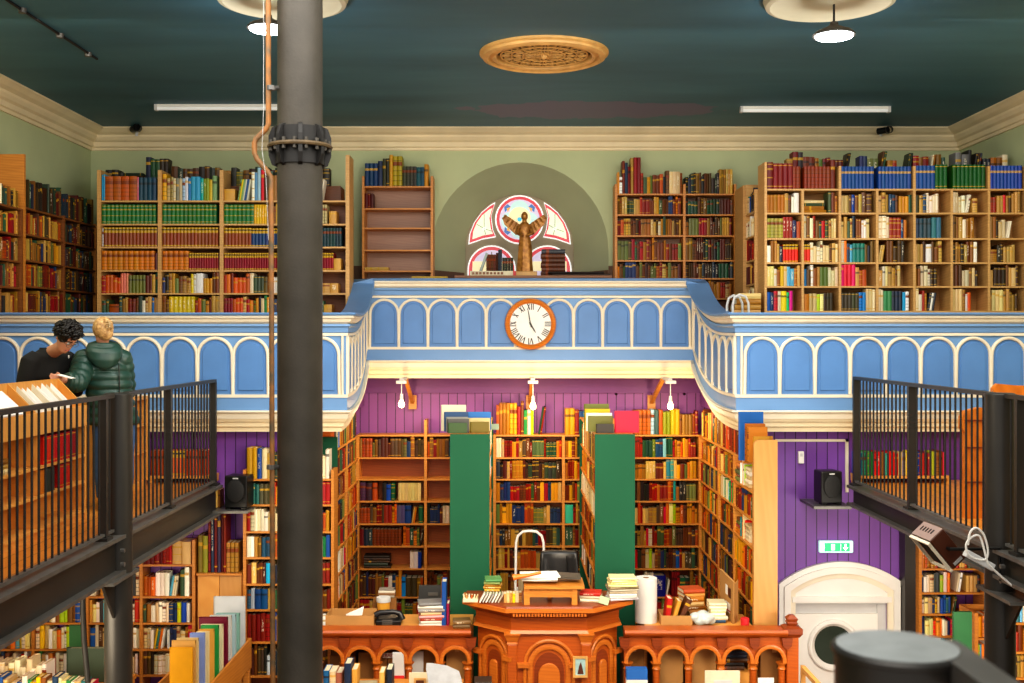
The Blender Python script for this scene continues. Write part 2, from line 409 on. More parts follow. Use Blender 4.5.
# back wall with a splayed arched niche
NX, NZ, NR = .13, 5.72, 1.15; GX, GZ, GR, GD = .13, 5.8, .74, 14.95
zb = 4.2
def arch(cx, cz, r, zbot, n=24): return [(cx+r*math.cos(PI*k/n), cz+r*math.sin(PI*k/n)) for k in range(n+1)]
w = MB()
w.box(XL, NX-NR, DB, DB+.15, zb, ZC); w.box(NX+NR, XR, DB, DB+.15, zb, ZC)
A = arch(NX, NZ, NR, zb)
for (x0,z0),(x1,z1) in zip(A, A[1:]):
    w.hexa([(x1,DB,z1),(x0,DB,z0),(x0,DB+.15,z0),(x1,DB+.15,z1),(x1,DB,ZC),(x0,DB,ZC),(x0,DB+.15,ZC),(x1,DB+.15,ZC)])
st('wall_back', w, M['sage'], label='sage green back wall with an arched niche')
nb = MB(); nA = [(NX+NR, zb)] + A + [(NX-NR, zb)]; gA = arch(GX, GZ, GR, zb); gA = [(GX+GR, zb)] + gA + [(GX-GR, zb)]
nb.rings([[(x,DB,z) for x,z in nA], [(x,GD,z) for x,z in gA]], False, False, False)
nb.rings([[(x,GD,z) for x,z in gA], [(x,GD+.05,z) for x,z in gA]], False, False, False)
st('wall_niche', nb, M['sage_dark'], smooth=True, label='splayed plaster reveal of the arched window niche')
st('trim_5', B(XL, NX-NR, DB-.03, DB, zb, Z(266,14.3)), M['dado'], label='brown dado left of the niche')
st('trim_6', B(NX+NR, XR, DB-.03, DB, zb, Z(266,14.3)), M['dado'], label='brown dado right of the niche')
dd = MB()
for sx in (-1,1):
    dd.hexa([(NX+sx*NR,DB-.03,zb),(NX+sx*(NR-.012),DB-.03,zb),(GX+sx*(GR+.01),GD-.02,zb),(GX+sx*(GR+.03),GD,zb)] + [(NX+sx*NR,DB-.03,5.47),(NX+sx*(NR-.012),DB-.03,5.47),(GX+sx*(GR+.01),GD-.02,5.47),(GX+sx*(GR+.03),GD,5.47)])
st('trim_7', dd, M['dado'], label='brown dado inside the niche reveal')
# cornice: one moulded run along three walls
prof = [(0,-.27),(.03,-.27),(.035,-.235),(.06,-.225),(.065,-.17),(.10,-.15),(.13,-.11),(.135,-.085),(.19,-.06),(.23,-.03),(.25,-.02),(.25,0),(0,0)]
cm = MB(); cr = []
for px, py, mx, my in ((XL,.3,1,0),(XL,DB,1,-1),(XR,DB,-1,-1),(XR,.3,-1,0)):
    cr.append([(px+mx*a, py+my*a, ZC+b) for a, b in prof])
cm.rings(cr, True, True)
st('trim_1', cm, M['cornice'], label='moulded cream cornice around the ceiling')

# stained glass window
wn = thing('window_1', 'arched stained glass window with a central roundel in the back wall niche', None, (GX, GD, zb), kind='structure')
yd = GD + .03
def pane(name, poly, m, y=yd, th=.006): return put(name, MB().prism([(GX+x, GZ+z) for x, z in poly], y, y+th), M[m], wn)
def circ(cx, cz, r, a0=0, a1=360, n=28): return [(cx+r*math.cos(math.radians(a0+(a1-a0)*k/n)), cz+r*math.sin(math.radians(a0+(a1-a0)*k/n))) for k in range(n + (0 if a1-a0 == 360 else 1))]
put('tracery', MB().prism([(GX+x,GZ+z) for x,z in circ(0,0,.765,0,180,36)+[(-.765,-1.2),(.765,-1.2)]], yd+.03, yd+.05), M['lead'], wn)
cz0 = .40
pane('roundel_edge', circ(0,cz0,.335), 'g_white', yd+.02); pane('roundel_border', circ(0,cz0,.315), 'g_red', yd+.012)
pane('roundel_field', circ(0,cz0,.275), 'g_lilac', yd+.006)
pane('roundel_lobe', circ(0,cz0+.13,.13,0,360), 'g_aqua', yd); pane('roundel_lobe', circ(-.13,cz0-.02,.12), 'g_aqua', yd); pane('roundel_lobe', circ(.13,cz0-.02,.12), 'g_aqua', yd); pane('roundel_lobe', circ(0,cz0-.14,.12), 'g_aqua', yd)
pane('roundel_centre', circ(0,cz0+.02,.15), 'g_cream', yd-.006)
for sx in (-1,1):
    for sz in (1,-1):
        pane('blue_corner', [(sx*.12,cz0+sz*.17),(sx*.2,cz0+sz*.1),(sx*.21,cz0+sz*.17),(sx*.16,cz0+sz*.21)][::1], 'g_blue', yd-.008)
        pane('orange_corner', [(sx*.12,cz0+sz*.17),(sx*.16,cz0+sz*.1),(sx*.175,cz0+sz*.15)], 'g_orange', yd-.012)
pane('cyan_jewel', circ(0,cz0,.03), 'g_cyan', yd-.014)
for sx in (-1,1):
    tri = [(sx*.70,.06),(sx*.685,.2),(sx*.62,.36),(sx*.52,.5),(sx*.40,.6),(sx*.33,.64),(sx*.385,.45),(sx*.36,.26),(sx*.32,.16),(sx*.5,.13)]
    cx = sum(p[0] for p in tri)/len(tri); cy = sum(p[1] for p in tri)/len(tri)
    shr = lambda k: [(cx+(x-cx)*k, cy+(z-cy)*k) for x, z in tri]
    pane('side_light_edge', tri, 'g_white', yd+.02); pane('side_light_border', shr(.92), 'g_red', yd+.012); pane('side_light_field', shr(.74), 'side_glass', yd+.006)
    pane('side_light_jewel', circ(cx, cy-.06, .022), 'g_white', yd)
    put('lead_cross', MB().tube([(GX+cx-.1,yd+.003,GZ+cy+.0),(GX+cx,yd+.003,GZ+cy-.06),(GX+cx+.12,yd+.003,GZ+cy-.1)],.004,6).tube([(GX+cx,yd+.003,GZ+cy+.14),(GX+cx,yd+.003,GZ+cy-.06),(GX+cx-sx*.02,yd+.003,GZ+cy-.14)],.004,6), M['lead'], wn)
    lo = circ(sx*.38, -.28, .33, 0, 180, 20) + [(sx*.38-.33,-1.1),(sx*.38+.33,-1.1)]
    lo2 = circ(sx*.38, -.28, .31, 0, 180, 20) + [(sx*.38-.31,-1.1),(sx*.38+.31,-1.1)]
    lo3 = circ(sx*.38, -.28, .265, 0, 180, 20) + [(sx*.38-.265,-1.1),(sx*.38+.265,-1.1)]
    pane('lower_light_edge', lo, 'g_white', yd+.02); pane('lower_light_border', lo2, 'g_red', yd+.012); pane('lower_light_field', lo3, 'g_lilac', yd+.006)
    pane('lower_light_band', [(sx*.38-.26,-.3),(sx*.38+.26,-.3),(sx*.38+.26,-.12-.05),(sx*.38-.26,-.12-.05)], 'g_cream', yd)
    put('lead_bar', MB().tube([(GX+sx*.38,yd-.004,GZ-.9),(GX+sx*.38,yd-.004,GZ-.04)],.006,6), M['lead'], wn)

# lower walls: purple boarded front walls, plum alcove
YW = 11.35; AXL, AXR = -2.1, 2.6
st('wall_lower_left', B(XL, AXL, YW, YW+.1, 0, 3.72), M['purple'], label='purple boarded wall under the left gallery')
DX0, DX1 = X(778,YW), X(903,YW)
ww = MB().box(AXR, DX0+.165, YW, YW+.1, 0, 3.72).box(DX1-.165, XR, YW, YW+.1, 0, 3.72).box(DX0+.165, DX1-.165, YW, YW+.1, 1.95, 3.72)
st('wall_lower_right', ww, M['purple'], label='purple boarded wall around the white arched door')
st('wall_alcove_back', B(AXL, AXR, 13.95, 14.05, 0, 4.3), M['plum'], label='plum boarded back wall of the book alcove')
st('trim_8', B(AXL, AXR, 13.9, 13.95, Z(393,13.9), 4.3), paint('plum_frieze_paint','#7c3f88',.5,.05), label='plain plum frieze board above the alcove boarding')
st('wall_alcove_left', B(AXL-.1, AXL, YW+.11, 13.95, 0, 3.73), M['plum_side'], label='left side wall of the book alcove')
st('wall_alcove_right', B(AXR, AXR+.1, YW+.11, 13.95, 0, 3.73), M['plum_side'], label='right side wall of the book alcove')
st('trim_9', B(-1.86, -1.84, YW+.12, 13.9, 3.735, 4.14), M['plum_side'], label='plum board closing the left side of the alcove above its bookcase')
st('trim_10', B(2.40, 2.42, YW+.12, 13.9, 3.735, 4.14), M['plum_side'], label='plum board closing the right side of the alcove above its bookcase')
# gallery floors
st('floor_gallery_left', B(XL, -1.9, YW-.2, DB-.03, 3.74, 3.84), M['ground'], label='upper gallery floor, left')
st('floor_gallery_right', B(2.46, XR, YW-.2, DB-.03, 3.74, 3.84), M['ground'], label='upper gallery floor, right')
st('floor_gallery_middle', B(-1.6, 2.1, 13.52, DB-.03, 4.14, 4.2), M['ground'], label='raised upper gallery floor in the middle')
# stage
st('floor_stage', B(-1.8, 2.6, 10.3, 13.95, .9, 1.0), M['ground'], label='raised stage floor behind the pulpit')

# ------------------------------------------------------------------ gallery parapet
GL, GH, PX0, PX1, GY0, GY1 = CZ + .245, CZ + .705, -1.655, 2.29, 11.1, 13.3
QX0, QX1 = -1.745, 2.225
DZ = GH - GL
def piece(a, b, nrm, zf, e0, e1):
    a, b, nrm = V(a), V(b), V(nrm); L = (b-a).length; t = (b-a)/L
    return dict(L=L, e0=e0, e1=e1, P=lambda s, o, z: a + t*s + nrm*o + UP*(zf(s/L) + z), zf=zf)
curve = lambda t: GL + DZ*max(0,min(1,t))**3.3
pieces = {
 'left': piece((XL,GY0,0),(PX0,GY0,0),(0,-1,0),lambda t: GL,0,1),
 'left return': piece((PX0,GY0,0),(QX0,GY1,0),(1,0,0),curve,1,-1),
 'middle': piece((QX0,GY1,0),(QX1,GY1,0),(0,-1,0),lambda t: GH,-1,-1),
 'right return': piece((QX1,GY1,0),(PX1,GY0,0),(-1,0,0),lambda t: curve(1-t),-1,1),
 'right': piece((PX1,GY0,0),(XR,GY0,0),(0,-1,0),lambda t: GL,1,0)}
def sweep(p, prof, n):
    L = p['L']; rs = []
    for i in range(n+1):
        u = i/n
        def P(o, z):
            s = u*L - p['e0']*o*(1-u) * (1 if True else 0) + p['e1']*o*u
            q = p['P'](u*L, o, z); q0 = p['P'](0, 0, 0); 
            tv = (p['P'](L,0,0)-p['P'](0,0,0)); tv.z = 0; tv.normalize()
            sh = (-p['e0']*o if i == 0 else 0) + (p['e1']*o if i == n else 0)
            return q + tv*sh
        rs.append([P(o, z) for o, z in prof])
    return MB().rings(rs)
def rect(o0, o1, z0, z1): return [(o0,z1),(o1,z1),(o1,z0),(o0,z0)]
BANDS = [
 ('cap_rail', [(-.16,0),(.10,0),(.115,-.012),(.10,-.03),(-.16,-.03)], 'blue'),
 ('upper_moulding', [(-.05,-.03),(.085,-.03),(.09,-.05),(.06,-.062),(.055,-.09),(.02,-.115),(-.05,-.115)], 'cream'),
 ('frieze', [(-.05,-.115),(.045,-.115),(.05,-.135),(.028,-.15),(.022,-.2),(-.05,-.205)], 'blue'),
 ('upper_fillet', rect(-.05,.022,-.232,-.205), 'cream'),
 ('panel_field', rect(-.05,0,-.825,-.232), 'blue'),
 ('lower_fillet', rect(-.05,.022,-.855,-.825), 'cream'),
 ('lower_frieze', rect(-.05,.012,-.985,-.855), 'blue'),
 ('lower_moulding', [(-.05,-.985),(.05,-.985),(.055,-1.0),(.03,-1.02),(.02,-1.07),(-.05,-1.07)], 'cream'),
 ('lower_cornice', [(-.2,-1.07),(.012,-1.07),(.0,-1.1),(-.02,-1.11),(-.025,-1.15),(-.05,-1.165),(-.055,-1.205),(-.2,-1.205)], 'cornice')]
LBL = {'left':'blue and cream arcaded gallery parapet behind the two browsing people','left return':'blue gallery parapet side that sweeps up towards the middle, left of the clock',
 'middle':'raised blue arcaded gallery parapet carrying the wall clock','right return':'blue gallery parapet side that sweeps up towards the middle, right of the clock','right':'blue and cream arcaded gallery parapet above the white door'}
PAN = {'left':(10,.358,.05),'right':(10,.355,.13),'middle':(11,.352,.04),'left return':(6,.345,.05),'right return':(6,.345,.05)}
for key, p in pieces.items():
    t = thing('wall_gallery_parapet', LBL[key], None, p['P'](p['L']/2,0,-1.1), kind='structure')
    n = 24 if 'return' in key else 1
    for nm, pr, m in BANDS: put(nm, sweep(p, pr, n), M[m], t)
    cnt, pitch, m0 = PAN[key]; L = p['L']
    ctr = {'left':[L-.065-pitch/2-pitch*i for i in range(cnt)], 'right':[.075+pitch/2+pitch*i for i in range(10)],
           'middle':[(L-11*pitch)/2+pitch*(i+.5) for i in range(11)]}.get(key) or [(L-6*pitch)/2+pitch*(i+.5) for i in range(6)]
    ctr = [c for c in ctr if c > pitch*.3 and c < L-pitch*.3]
    rib = MB()
    def strip(pts, wd, th=.028):        # flat rounded bead following a line on the field
        rs = []
        for i, (s, z) in enumerate(pts):
            a = pts[max(i-1,0)]; b = pts[min(i+1,len(pts)-1)]; tx, tz = b[0]-a[0], b[1]-a[1]; l = math.hypot(tx,tz); nx, nz = -tz/l, tx/l
            rs.append([p['P'](s+nx*q*wd/2, o, z+nz*q*wd/2) for q, o in ((-1,0),(-.8,th*.8),(0,th),(.8,th*.8),(1,0))])
        rib.rings(rs, True, True)
    top = -.25; r = pitch/2 - .006; zs = top - r - .004
    for c in ctr:
        strip([(c-pitch/2,-.825)] + [(c-r*math.cos(PI*k/14), zs+r*math.sin(PI*k/14)) for k in range(15)] + [(c+pitch/2,-.825)], .034)
    e0, e1 = min(ctr)-pitch/2-.03, max(ctr)+pitch/2+.03
    strip([(e0,-.825),(e0,-.232)], .024); strip([(e1,-.825),(e1,-.232)], .024)
    put('arcade_moulding', rib, M['cream'], t, smooth=True)
    for c in ctr:
        def outline(g): 
            rr = r-.02-g; return [(c-rr,-.81+g)] + [(c-rr*math.cos(PI*k/14), zs+rr*math.sin(PI*k/14)) for k in range(15)] + [(c+rr,-.81+g)]
        rs = [[p['P'](s,o,z) for s,z in outline(g)] for g, o in ((0,0),(.0,.004),(.022,.004),(.03,.016))]
        put('arched_panel', MB().rings(rs, False, True), M['blue_dark'], t)

# ------------------------------------------------------------------ door
dr = thing('door_1', 'white arched door with a round window under the green exit sign', None, ((DX0+DX1)/2, YW, 0), kind='structure')
def segarch(x0, x1, zs, zt, n=16):
    w = (x1-x0)/2; h = zt-zs; R = (w*w+h*h)/(2*h); cx = (x0+x1)/2; a = math.asin(min(1,w/R))
    return [(cx+R*math.sin(-a+2*a*k/n), zt-R+R*math.cos(-a+2*a*k/n)) for k in range(n+1)]
for i, (g0, g1, yo, m) in enumerate(((0,.06,-.05,'white'),(.05,.115,-.075,'white'),(.11,.17,-.045,'cream'))):
    oa = [(DX0+g0,0)] + segarch(DX0+g0,DX1-g0,2.06-g0*.55,2.29-g0) + [(DX1-g0,0)]; ia = [(DX0+g1,0)] + segarch(DX0+g1,DX1-g1,2.06-g1*.55,2.29-g1) + [(DX1-g1,0)]
    q = MB(); q.rings([[(x,YW-.002,z) for x,z in oa],[(x,YW+yo,z) for x,z in oa],[(x,YW+yo,z) for x,z in ia],[(x,YW-.002,z) for x,z in ia]], False, False, False)
    put('architrave', q, M[m], dr)
g = .165
put('transom_panel', MB().prism([(DX0+g,1.86)] + segarch(DX0+g,DX1-g,1.96,2.29-g) + [(DX1-g,1.86)], YW-.03, YW-.004), M['white'], dr)
put('transom_bar', B(DX0+g-.03,DX1-g+.03,YW-.06,YW+.03,1.875,1.93), M['white'], dr)
put('reveal', B(DX0+g,DX1-g,YW+.05,YW+.09,1.72,1.88).box(DX1-g-.09,DX1-g,YW+.03,YW+.09,0,1.86), M['grey_white'], dr)
put('door_leaf', B(DX0+g,DX1-g-.09,YW+.02,YW+.07,0,1.74), M['white'], dr)
dcx, dcz = X(834,YW), Z(645.5,YW); Ry = Matrix.Rotation(PI/2, 4, 'X')
put('porthole_frame', MB().lathe([(.20,0),(.268,0),(.268,.03),(.252,.045),(.232,.045),(.218,.03),(.20,.012)], (dcx,YW+.02,dcz), 32, Ry, cap=False), M['white'], dr, smooth=True)
put('porthole_glass', MB().lathe([(.001,.012),(.222,.012)], (dcx,YW+.02,dcz), 32, Ry, cap=False), M['door_glass'], dr)
# conduit and sensor
cd = MB().box(X(775,YW),X(848,YW),YW-.02,YW-.002,Z(441.5,YW),Z(439,YW)).box(X(845,YW),X(848,YW),YW-.02,YW-.002,Z(492,YW),Z(439,YW))
tag(put('cable_conduit', cd, M['cream']), 'cream cable conduit running across the purple wall above the speaker', 'conduit')
sn = thing('alarm_sensor', 'small white sensor box high on the purple wall', 'sensor', W(800,462,YW-.01))
put('housing', B(X(797.5,YW),X(803,YW),YW-.045,YW-.001,Z(463,YW),Z(451,YW)), M['white'], sn, bevel=.005); put('lens', B(X(799,YW),X(801.5,YW),YW-.05,YW-.045,Z(456,YW),Z(453,YW)), M['grey_white'], sn)
# exit sign
ex = thing('exit_sign', 'lit green emergency exit sign with white symbols over the arched door', 'sign', W(836.5,553,YW-.02))
exx = lambda px: X(px,YW-.06); exz = lambda py: Z(py,YW-.06); ye = YW-.06
put('casing', B(exx(819.5),exx(853.5),ye,YW-.003,exz(553),exz(541)), M['exit_case'], ex, bevel=.01)
put('green_panel', B(exx(824.5),exx(849.5),ye-.006,ye-.001,exz(551.2),exz(543)), M['exit_green'], ex)
q = MB(); yy = ye-.010
def poly(ps): q.prism([(exx(a),exz(b)) for a,b in ps], yy, yy+.003)
poly([(831,550),(834.6,550),(834.6,544),(831,544)])
put('door_symbol', q, M['exit_white'], ex); q = MB()
poly([(824.6,547),(822.4,550.5),(822.4,543.5)]); put('side_arrow', q, M['exit_white'], ex); q = MB()
poly([(845.3,550.5),(842.6,547.2),(844.4,547.2),(844.4,543.8),(846.2,543.8),(846.2,547.2),(848,547.2)]); put('down_arrow', q, M['exit_white'], ex); q = MB()
poly([(840.4,550.6),(840.8,550.6),(840.8,543.6),(840.4,543.6)])
put('divider_line', q, M['exit_white'], ex)

# ------------------------------------------------------------------ ceiling fittings
def rose(px, py, label):
    d = 2.69*F/(VY-py); r = .5
    o = put('ceiling_rose', MB().lathe([(.001,-.03),(r*.86,-.035),(r*.93,-.06),(r,-.05),(r+.02,0)], (X(px,d),d,ZC), 48, cap=False), M['rose'], smooth=True)
    return tag(o, label, 'ceiling rose', None)
rose(282,-4,'round cream ceiling rose over the iron column'); rose(830,-2,'round cream ceiling rose above the hanging lamp clear of the column')
vd = 10.4; vx = X(544,vd); vr = .58
vt = thing('ceiling_vent', 'ornate round tan ceiling vent with pierced grille', 'vent', (vx,vd,ZC-.08))
put('ring', MB().lathe([(vr+.03,0),(vr+.03,-.02),(vr+.005,-.035),(vr,-.055),(vr-.04,-.07),(vr-.06,-.055),(vr-.065,-.045),(vr-.10,-.06),(vr-.125,-.05),(vr-.135,-.02),(vr-.14,0)], (vx,vd,ZC), 56, cap=False), M['vent'], vt, smooth=True)
put('backing', MB().lathe([(.001,-.004),(vr-.14,-.004)], (vx,vd,ZC), 40, cap=False), M['void'], vt)  # near-black disc painting the shade behind the grille holes
q = MB()
def hring(r, cx=0, cy=0, t=.012, n=24): q.tube([(vx+cx+r*math.cos(2*PI*k/n), vd+cy+r*math.sin(2*PI*k/n), ZC-.03) for k in range(n+1)], t, 5, False)
for rr in (.08,.2,.31,.41): hring(rr, n=40, t=.010)
for rr, n, s, in ((.14,8,.05),(.255,14,.045),(.36,18,.05)):
    for k in range(n): hring(s*.8, rr*math.cos(2*PI*k/n), rr*math.sin(2*PI*k/n), .007, 10)
for k in range(16):
    a = 2*PI*k/16; q.tube([(vx+.03*math.cos(a),vd+.03*math.sin(a),ZC-.03),(vx+.41*math.cos(a),vd+.41*math.sin(a),ZC-.03)],.007,5)
q.sphere((vx,vd,ZC-.03),.04,8)
put('grille', q, M['vent'], vt)
def batten(px0, px1, py, label):
    d = 2.64*F/(VY-py); x0, x1 = X(px0,d), X(px1,d)
    t = thing('fluorescent_batten', label, 'ceiling light', ((x0+x1)/2,d,ZC-.1), 'unlit tube lights')
    put('housing', B(x0,x1,d-.03,d+.03,ZC-.03,ZC), M['white'], t)
    put('diffuser', MB().tube([(x0+.02,d,ZC-.045),(x1-.02,d,ZC-.045)],.022,10), M['tube'], t, smooth=True)
    for xx in (x0, x1-.03): put('end_cap', B(xx,xx+.03,d-.035,d+.035,ZC-.07,ZC-.001), M['grey_white'], t)
batten(155,308,109,'long unlit tube light on the ceiling behind the iron column'); batten(740,890,111,'long unlit tube light on the ceiling above the blue book sets')
def pendant(px, py, d, label):
    x, z = X(px,d), Z(py,d)
    t = thing('pendant_lamp', label, 'pendant lamp', (x,d,z), 'lit pendant lamps')
    put('cable', MB().tube([(x,d,ZC-.06),(x,d,z+.07)],.009,8), M['black'], t)
    put('shade', MB().lathe([(.03,.11),(.035,.085),(.06,.07),(.14,.035),(.165,.012),(.165,.0),(.15,.0),(.145,.012)], (x,d,z), 28, cap=False), M['iron'], t, smooth=True)
    put('lit_glass', MB().lathe([(.148,.004),(.14,-.012),(.001,-.02)], (x,d,z), 28, cap=False), M['lamp'], t, smooth=True)
    lt = bpy.data.lights.new('pendant_light','POINT'); lt.energy = 16; lt.color = (.92,.97,1); lt.shadow_soft_size = .12
    lo = bpy.data.objects.new('pendant_light', lt); COL.objects.link(lo); lo.location = (x,d,z-.3)
pendant(834,36,8.7,'lit white pendant lamp hanging right of the ceiling vent'); pendant(268,29,8.7,'lit white pendant lamp half hidden beside the iron column')
for px, py, lb in ((138,129,'small black security camera on the cornice above the left gallery bookcase'),(885,131,'small black security camera on the cornice above the green book set')):
    d = 14.0; c = W(px,py,d)
    t = thing('security_camera', lb, 'camera', c)
    put('mount', MB().tube([c+V((-.02,.04,.02)), V((c.x-.04,14.06,ZC-.12))],.02,8), M['grey_white'], t)
    put('body', MB().tube([c+V((-.08,.03,.0)), c+V((.02,-.07,0))],.042,14), M['black'], t, smooth=True)
    put('hood', MB().lathe([(.048,-.03),(.048,.04),(.04,.04)], c+V((.02,-.07,0)), 14, Matrix.Rotation(PI/2,4,'X'), cap=False), M['black'], t, smooth=True)
tr = MB().tube([(-4.0,8.6,ZC-.012),(-3.98,10.6,ZC-.012)],.012,6)
tk = thing('spotlight_track', 'thin dark track with small fittings on the ceiling near the left edge', 'track', (-4,9.6,ZC-.03))
put('rail', tr, M['iron_dark'], tk)
for yy_ in (9.0,9.75,10.4): put('fitting', MB().lathe([(.001,-.04),(.03,-.04),(.035,-.001)],(-3.99,yy_,ZC),10,cap=False), M['steel_edge'], tk)

# ------------------------------------------------------------------ iron column and pipe
cx, cy, cr = X(300,6), 6.0, .122
co = thing('wall_column', 'tall grey iron column with a bolted flange collar', None, (cx,cy,0), kind='structure')
put('shaft', MB().lathe([(cr,0),(cr,ZC-.06),(cr+.02,ZC-.001)], (cx,cy,0), 40), M['iron'], co, smooth=True)
cz = Z(147,6)
put('collar', MB().lathe([(cr,-.10),(cr+.012,-.10),(cr+.014,.1),(cr,.1)], (cx,cy,cz), 40, cap=False), M['iron_dark'], co, smooth=True)
put('flange', MB().lathe([(cr,-.008),(.172,-.01),(.176,0),(.172,.01),(cr,.008)], (cx,cy,cz), 40, cap=False), paint('rusty_flange','#6a5638',.6,.2,20), co, smooth=True)
for k in range(8):
    a = 2*PI*k/8 + .2; ca, sa = math.cos(a), math.sin(a); f = MB()
    for sg in (1,-1):
        pr = [(cr-.005,.012),(.168,.012),(.168,.05),(.150,.10),(cr-.005,.115)]
        f.rings([[ (cx+ca*q_-sa*o, cy+sa*q_+ca*o, cz+sg*z_) for q_, z_ in pr] for o in (-.011,.011)])
    put('fin', f, M['iron_dark'], co)
for k in range(16):
    a = 2*PI*(k+.5)/16 + .2; put('bolt', MB().lathe([(.011,-.03),(.011,.03)], (cx+.156*math.cos(a),cy+.156*math.sin(a),cz), 6), M['iron'], co)
pd = 5.9; pp = thing('heating_pipe', 'thin rusty pipe running down in front of the iron column', 'pipe', (X(271,pd),pd,0))
pts = [W(268,-170,pd),W(268.5,124,pd),W(266,129,pd),W(256,139,pd),W(254.5,143,pd),W(254.5,153,pd),W(257,159,pd),W(268,172,pd),W(271,177,pd),W(273,683,pd),V((X(273,pd),pd,0))]
put('pipe_run', MB().tube(pts,.0145,10), M['rust'], pp, smooth=True)
for py in (88,467): put('clamp', MB().tube([W(273,py,pd),W(280,py,pd+.05)],.012,8).lathe([(.024,-.012),(.024,.012)],W(271,py,pd),10), M['steel_edge'], pp)
cw = put('lamp_cable', MB().tube([W(264,-170,pd-.03),W(263.5,110,pd-.03),W(262,150,pd-.03),W(266,178,pd-.03),W(268.5,240,pd-.03)],.0014,6), M['grey_white'])
tag(cw, 'thin white cable hanging beside the rusty pipe', 'cable')
# ================================================================== MEZZANINES AND RAILINGS
MX0, MX1, MZ, RTOP = -2.94, 3.43, 3.13, 4.18
for nm, x0, x1, lb in (('floor_mezzanine_left',XL,MX0-.082,'orange plank floor of the left mezzanine'),('floor_mezzanine_right',MX1+.082,XR,'orange plank floor of the right mezzanine')):
    st(nm, B(x0, x1, 1.9, YW-.03, MZ-.06, MZ), M['floor'], label=lb)
RT = lambda x: RTOP + (.028 if x > 0 else 0)
def beam(nm, xc, y0, y1, lb, zb=2.84):
    t = thing(nm, lb, None, (xc,(y0+y1)/2,zb), kind='structure')
    sd = 1 if xc < 0 else -1            # the side facing the hall
    put('web', B(xc-.012,xc+.012,y0,y1,zb+.025,MZ-.026), M['steel'], t)
    put('top_flange', B(xc-.08,xc+.08,y0,y1,MZ-.026,MZ), M['steel_edge'], t)
    put('bottom_flange', B(xc-.08,xc+.08,y0,y1,zb,zb+.025), M['steel_edge'], t)
    return t
NY0, NY1 = 8.26, 7.7
beam('trim_beam_left', MX0, 2.0, 10.95, 'dark steel beam carrying the edge of the left mezzanine')
beam('trim_beam_right', MX1, 2.0, 10.95, 'dark steel beam carrying the edge of the right mezzanine', 2.93)
def newel(x, y, lb, r=.102):
    RTOP = RT(x)
    t = thing('wall_newel_column', lb, None, (x,y,0), kind='structure')
    put('shaft', MB().lathe([(r,0),(r,RTOP-.03)], (x,y,0), 32), M['steel'], t, smooth=True)
    put('cap', MB().lathe([(r+.004,RTOP-.03),(r+.004,RTOP-.008),(r-.01,RTOP)], (x,y,0), 32), M['steel'], t, smooth=True)
    sx = 1 if x < 0 else -1
    put('gusset', MB().rings([[(x,y-q,2.83),(x,y-q-.26,2.83),(x,y-q-.02,2.5)] for q in (.0,)] and [[(x-.01,y-.09,2.84),(x-.01,y-.36,2.84),(x-.01,y-.09,2.5)],[(x+.01,y-.09,2.84),(x+.01,y-.36,2.84),(x+.01,y-.09,2.5)]]), M['steel'], t)
    put('seat_plate', B(x-.11,x+.11,y-.4,y+.14,2.815,2.838), M['steel_edge'], t)
    for dz in (2.93, 3.03): put('bolt', MB().lathe([(.018,0),(.018,.03)], (x+sx*.08,y-.18,dz), 6, Matrix.Rotation(PI/2,4,'Y')), M['steel_edge'], t)
newel(MX0, NY0, 'black round steel post of the left mezzanine, in front of the woman')
newel(MX1, NY1, 'black round steel post of the right mezzanine, by the knotty wooden furniture')
def railing(x, y0, y1, posts, lb):
    RTOP = RT(x)
    t = thing('railing', lb, 'railing', (x,(y0+y1)/2,MZ), 'black bar railings')
    put('top_rail', B(x-.025,x+.025,y0,y1,RTOP-.03,RTOP), M['steel'], t)
    put('bottom_rail', B(x-.02,x+.02,y0,y1,MZ+.03,MZ+.05), M['steel_edge'], t)
    for py in posts:
        q = put('post', B(x-.03,x+.03,py-.022,py+.022,MZ,RTOP-.03), M['steel'], t)
        put('foot_plate', B(x-.05,x+.05,py-.06,py+.06,MZ,MZ+.02), M['steel'], q)
    n = max(1, int((y1-y0)/.1)); first = None
    for k in range(n):
        yy_ = y0 + .05 + (y1-y0-.1)*k/max(1,n-1)
        if any(abs(yy_-p) < .045 for p in posts): continue
        if first is None:
            first = put('baluster', MB().lathe([(.0085,MZ+.05),(.0085,RTOP-.03)], (x,yy_,0), 8), M['iron_dark'], t); f_y = yy_
        else: dup_part(first, (0,yy_-f_y,0))
railing(MX0, NY0+.14, 10.93, (9.46,10.9), 'black bar railing between the left round post and the gallery')
railing(MX0, 4.2, NY0-.14, (4.3,7.95), 'black bar railing in front of the browsing counter on the left')
railing(MX1, NY1+.12, 10.93, (9.4,10.9), 'black bar railing between the right round post and the gallery')
railing(MX1, 5.6, NY1-.12, (5.7,7.4), 'black bar railing running off the right edge past the round post')
for x, y, s in ((MX0,NY0,1),(MX0,NY0,-1),(MX1,NY1,1),(MX1,NY1,-1)):
    pass
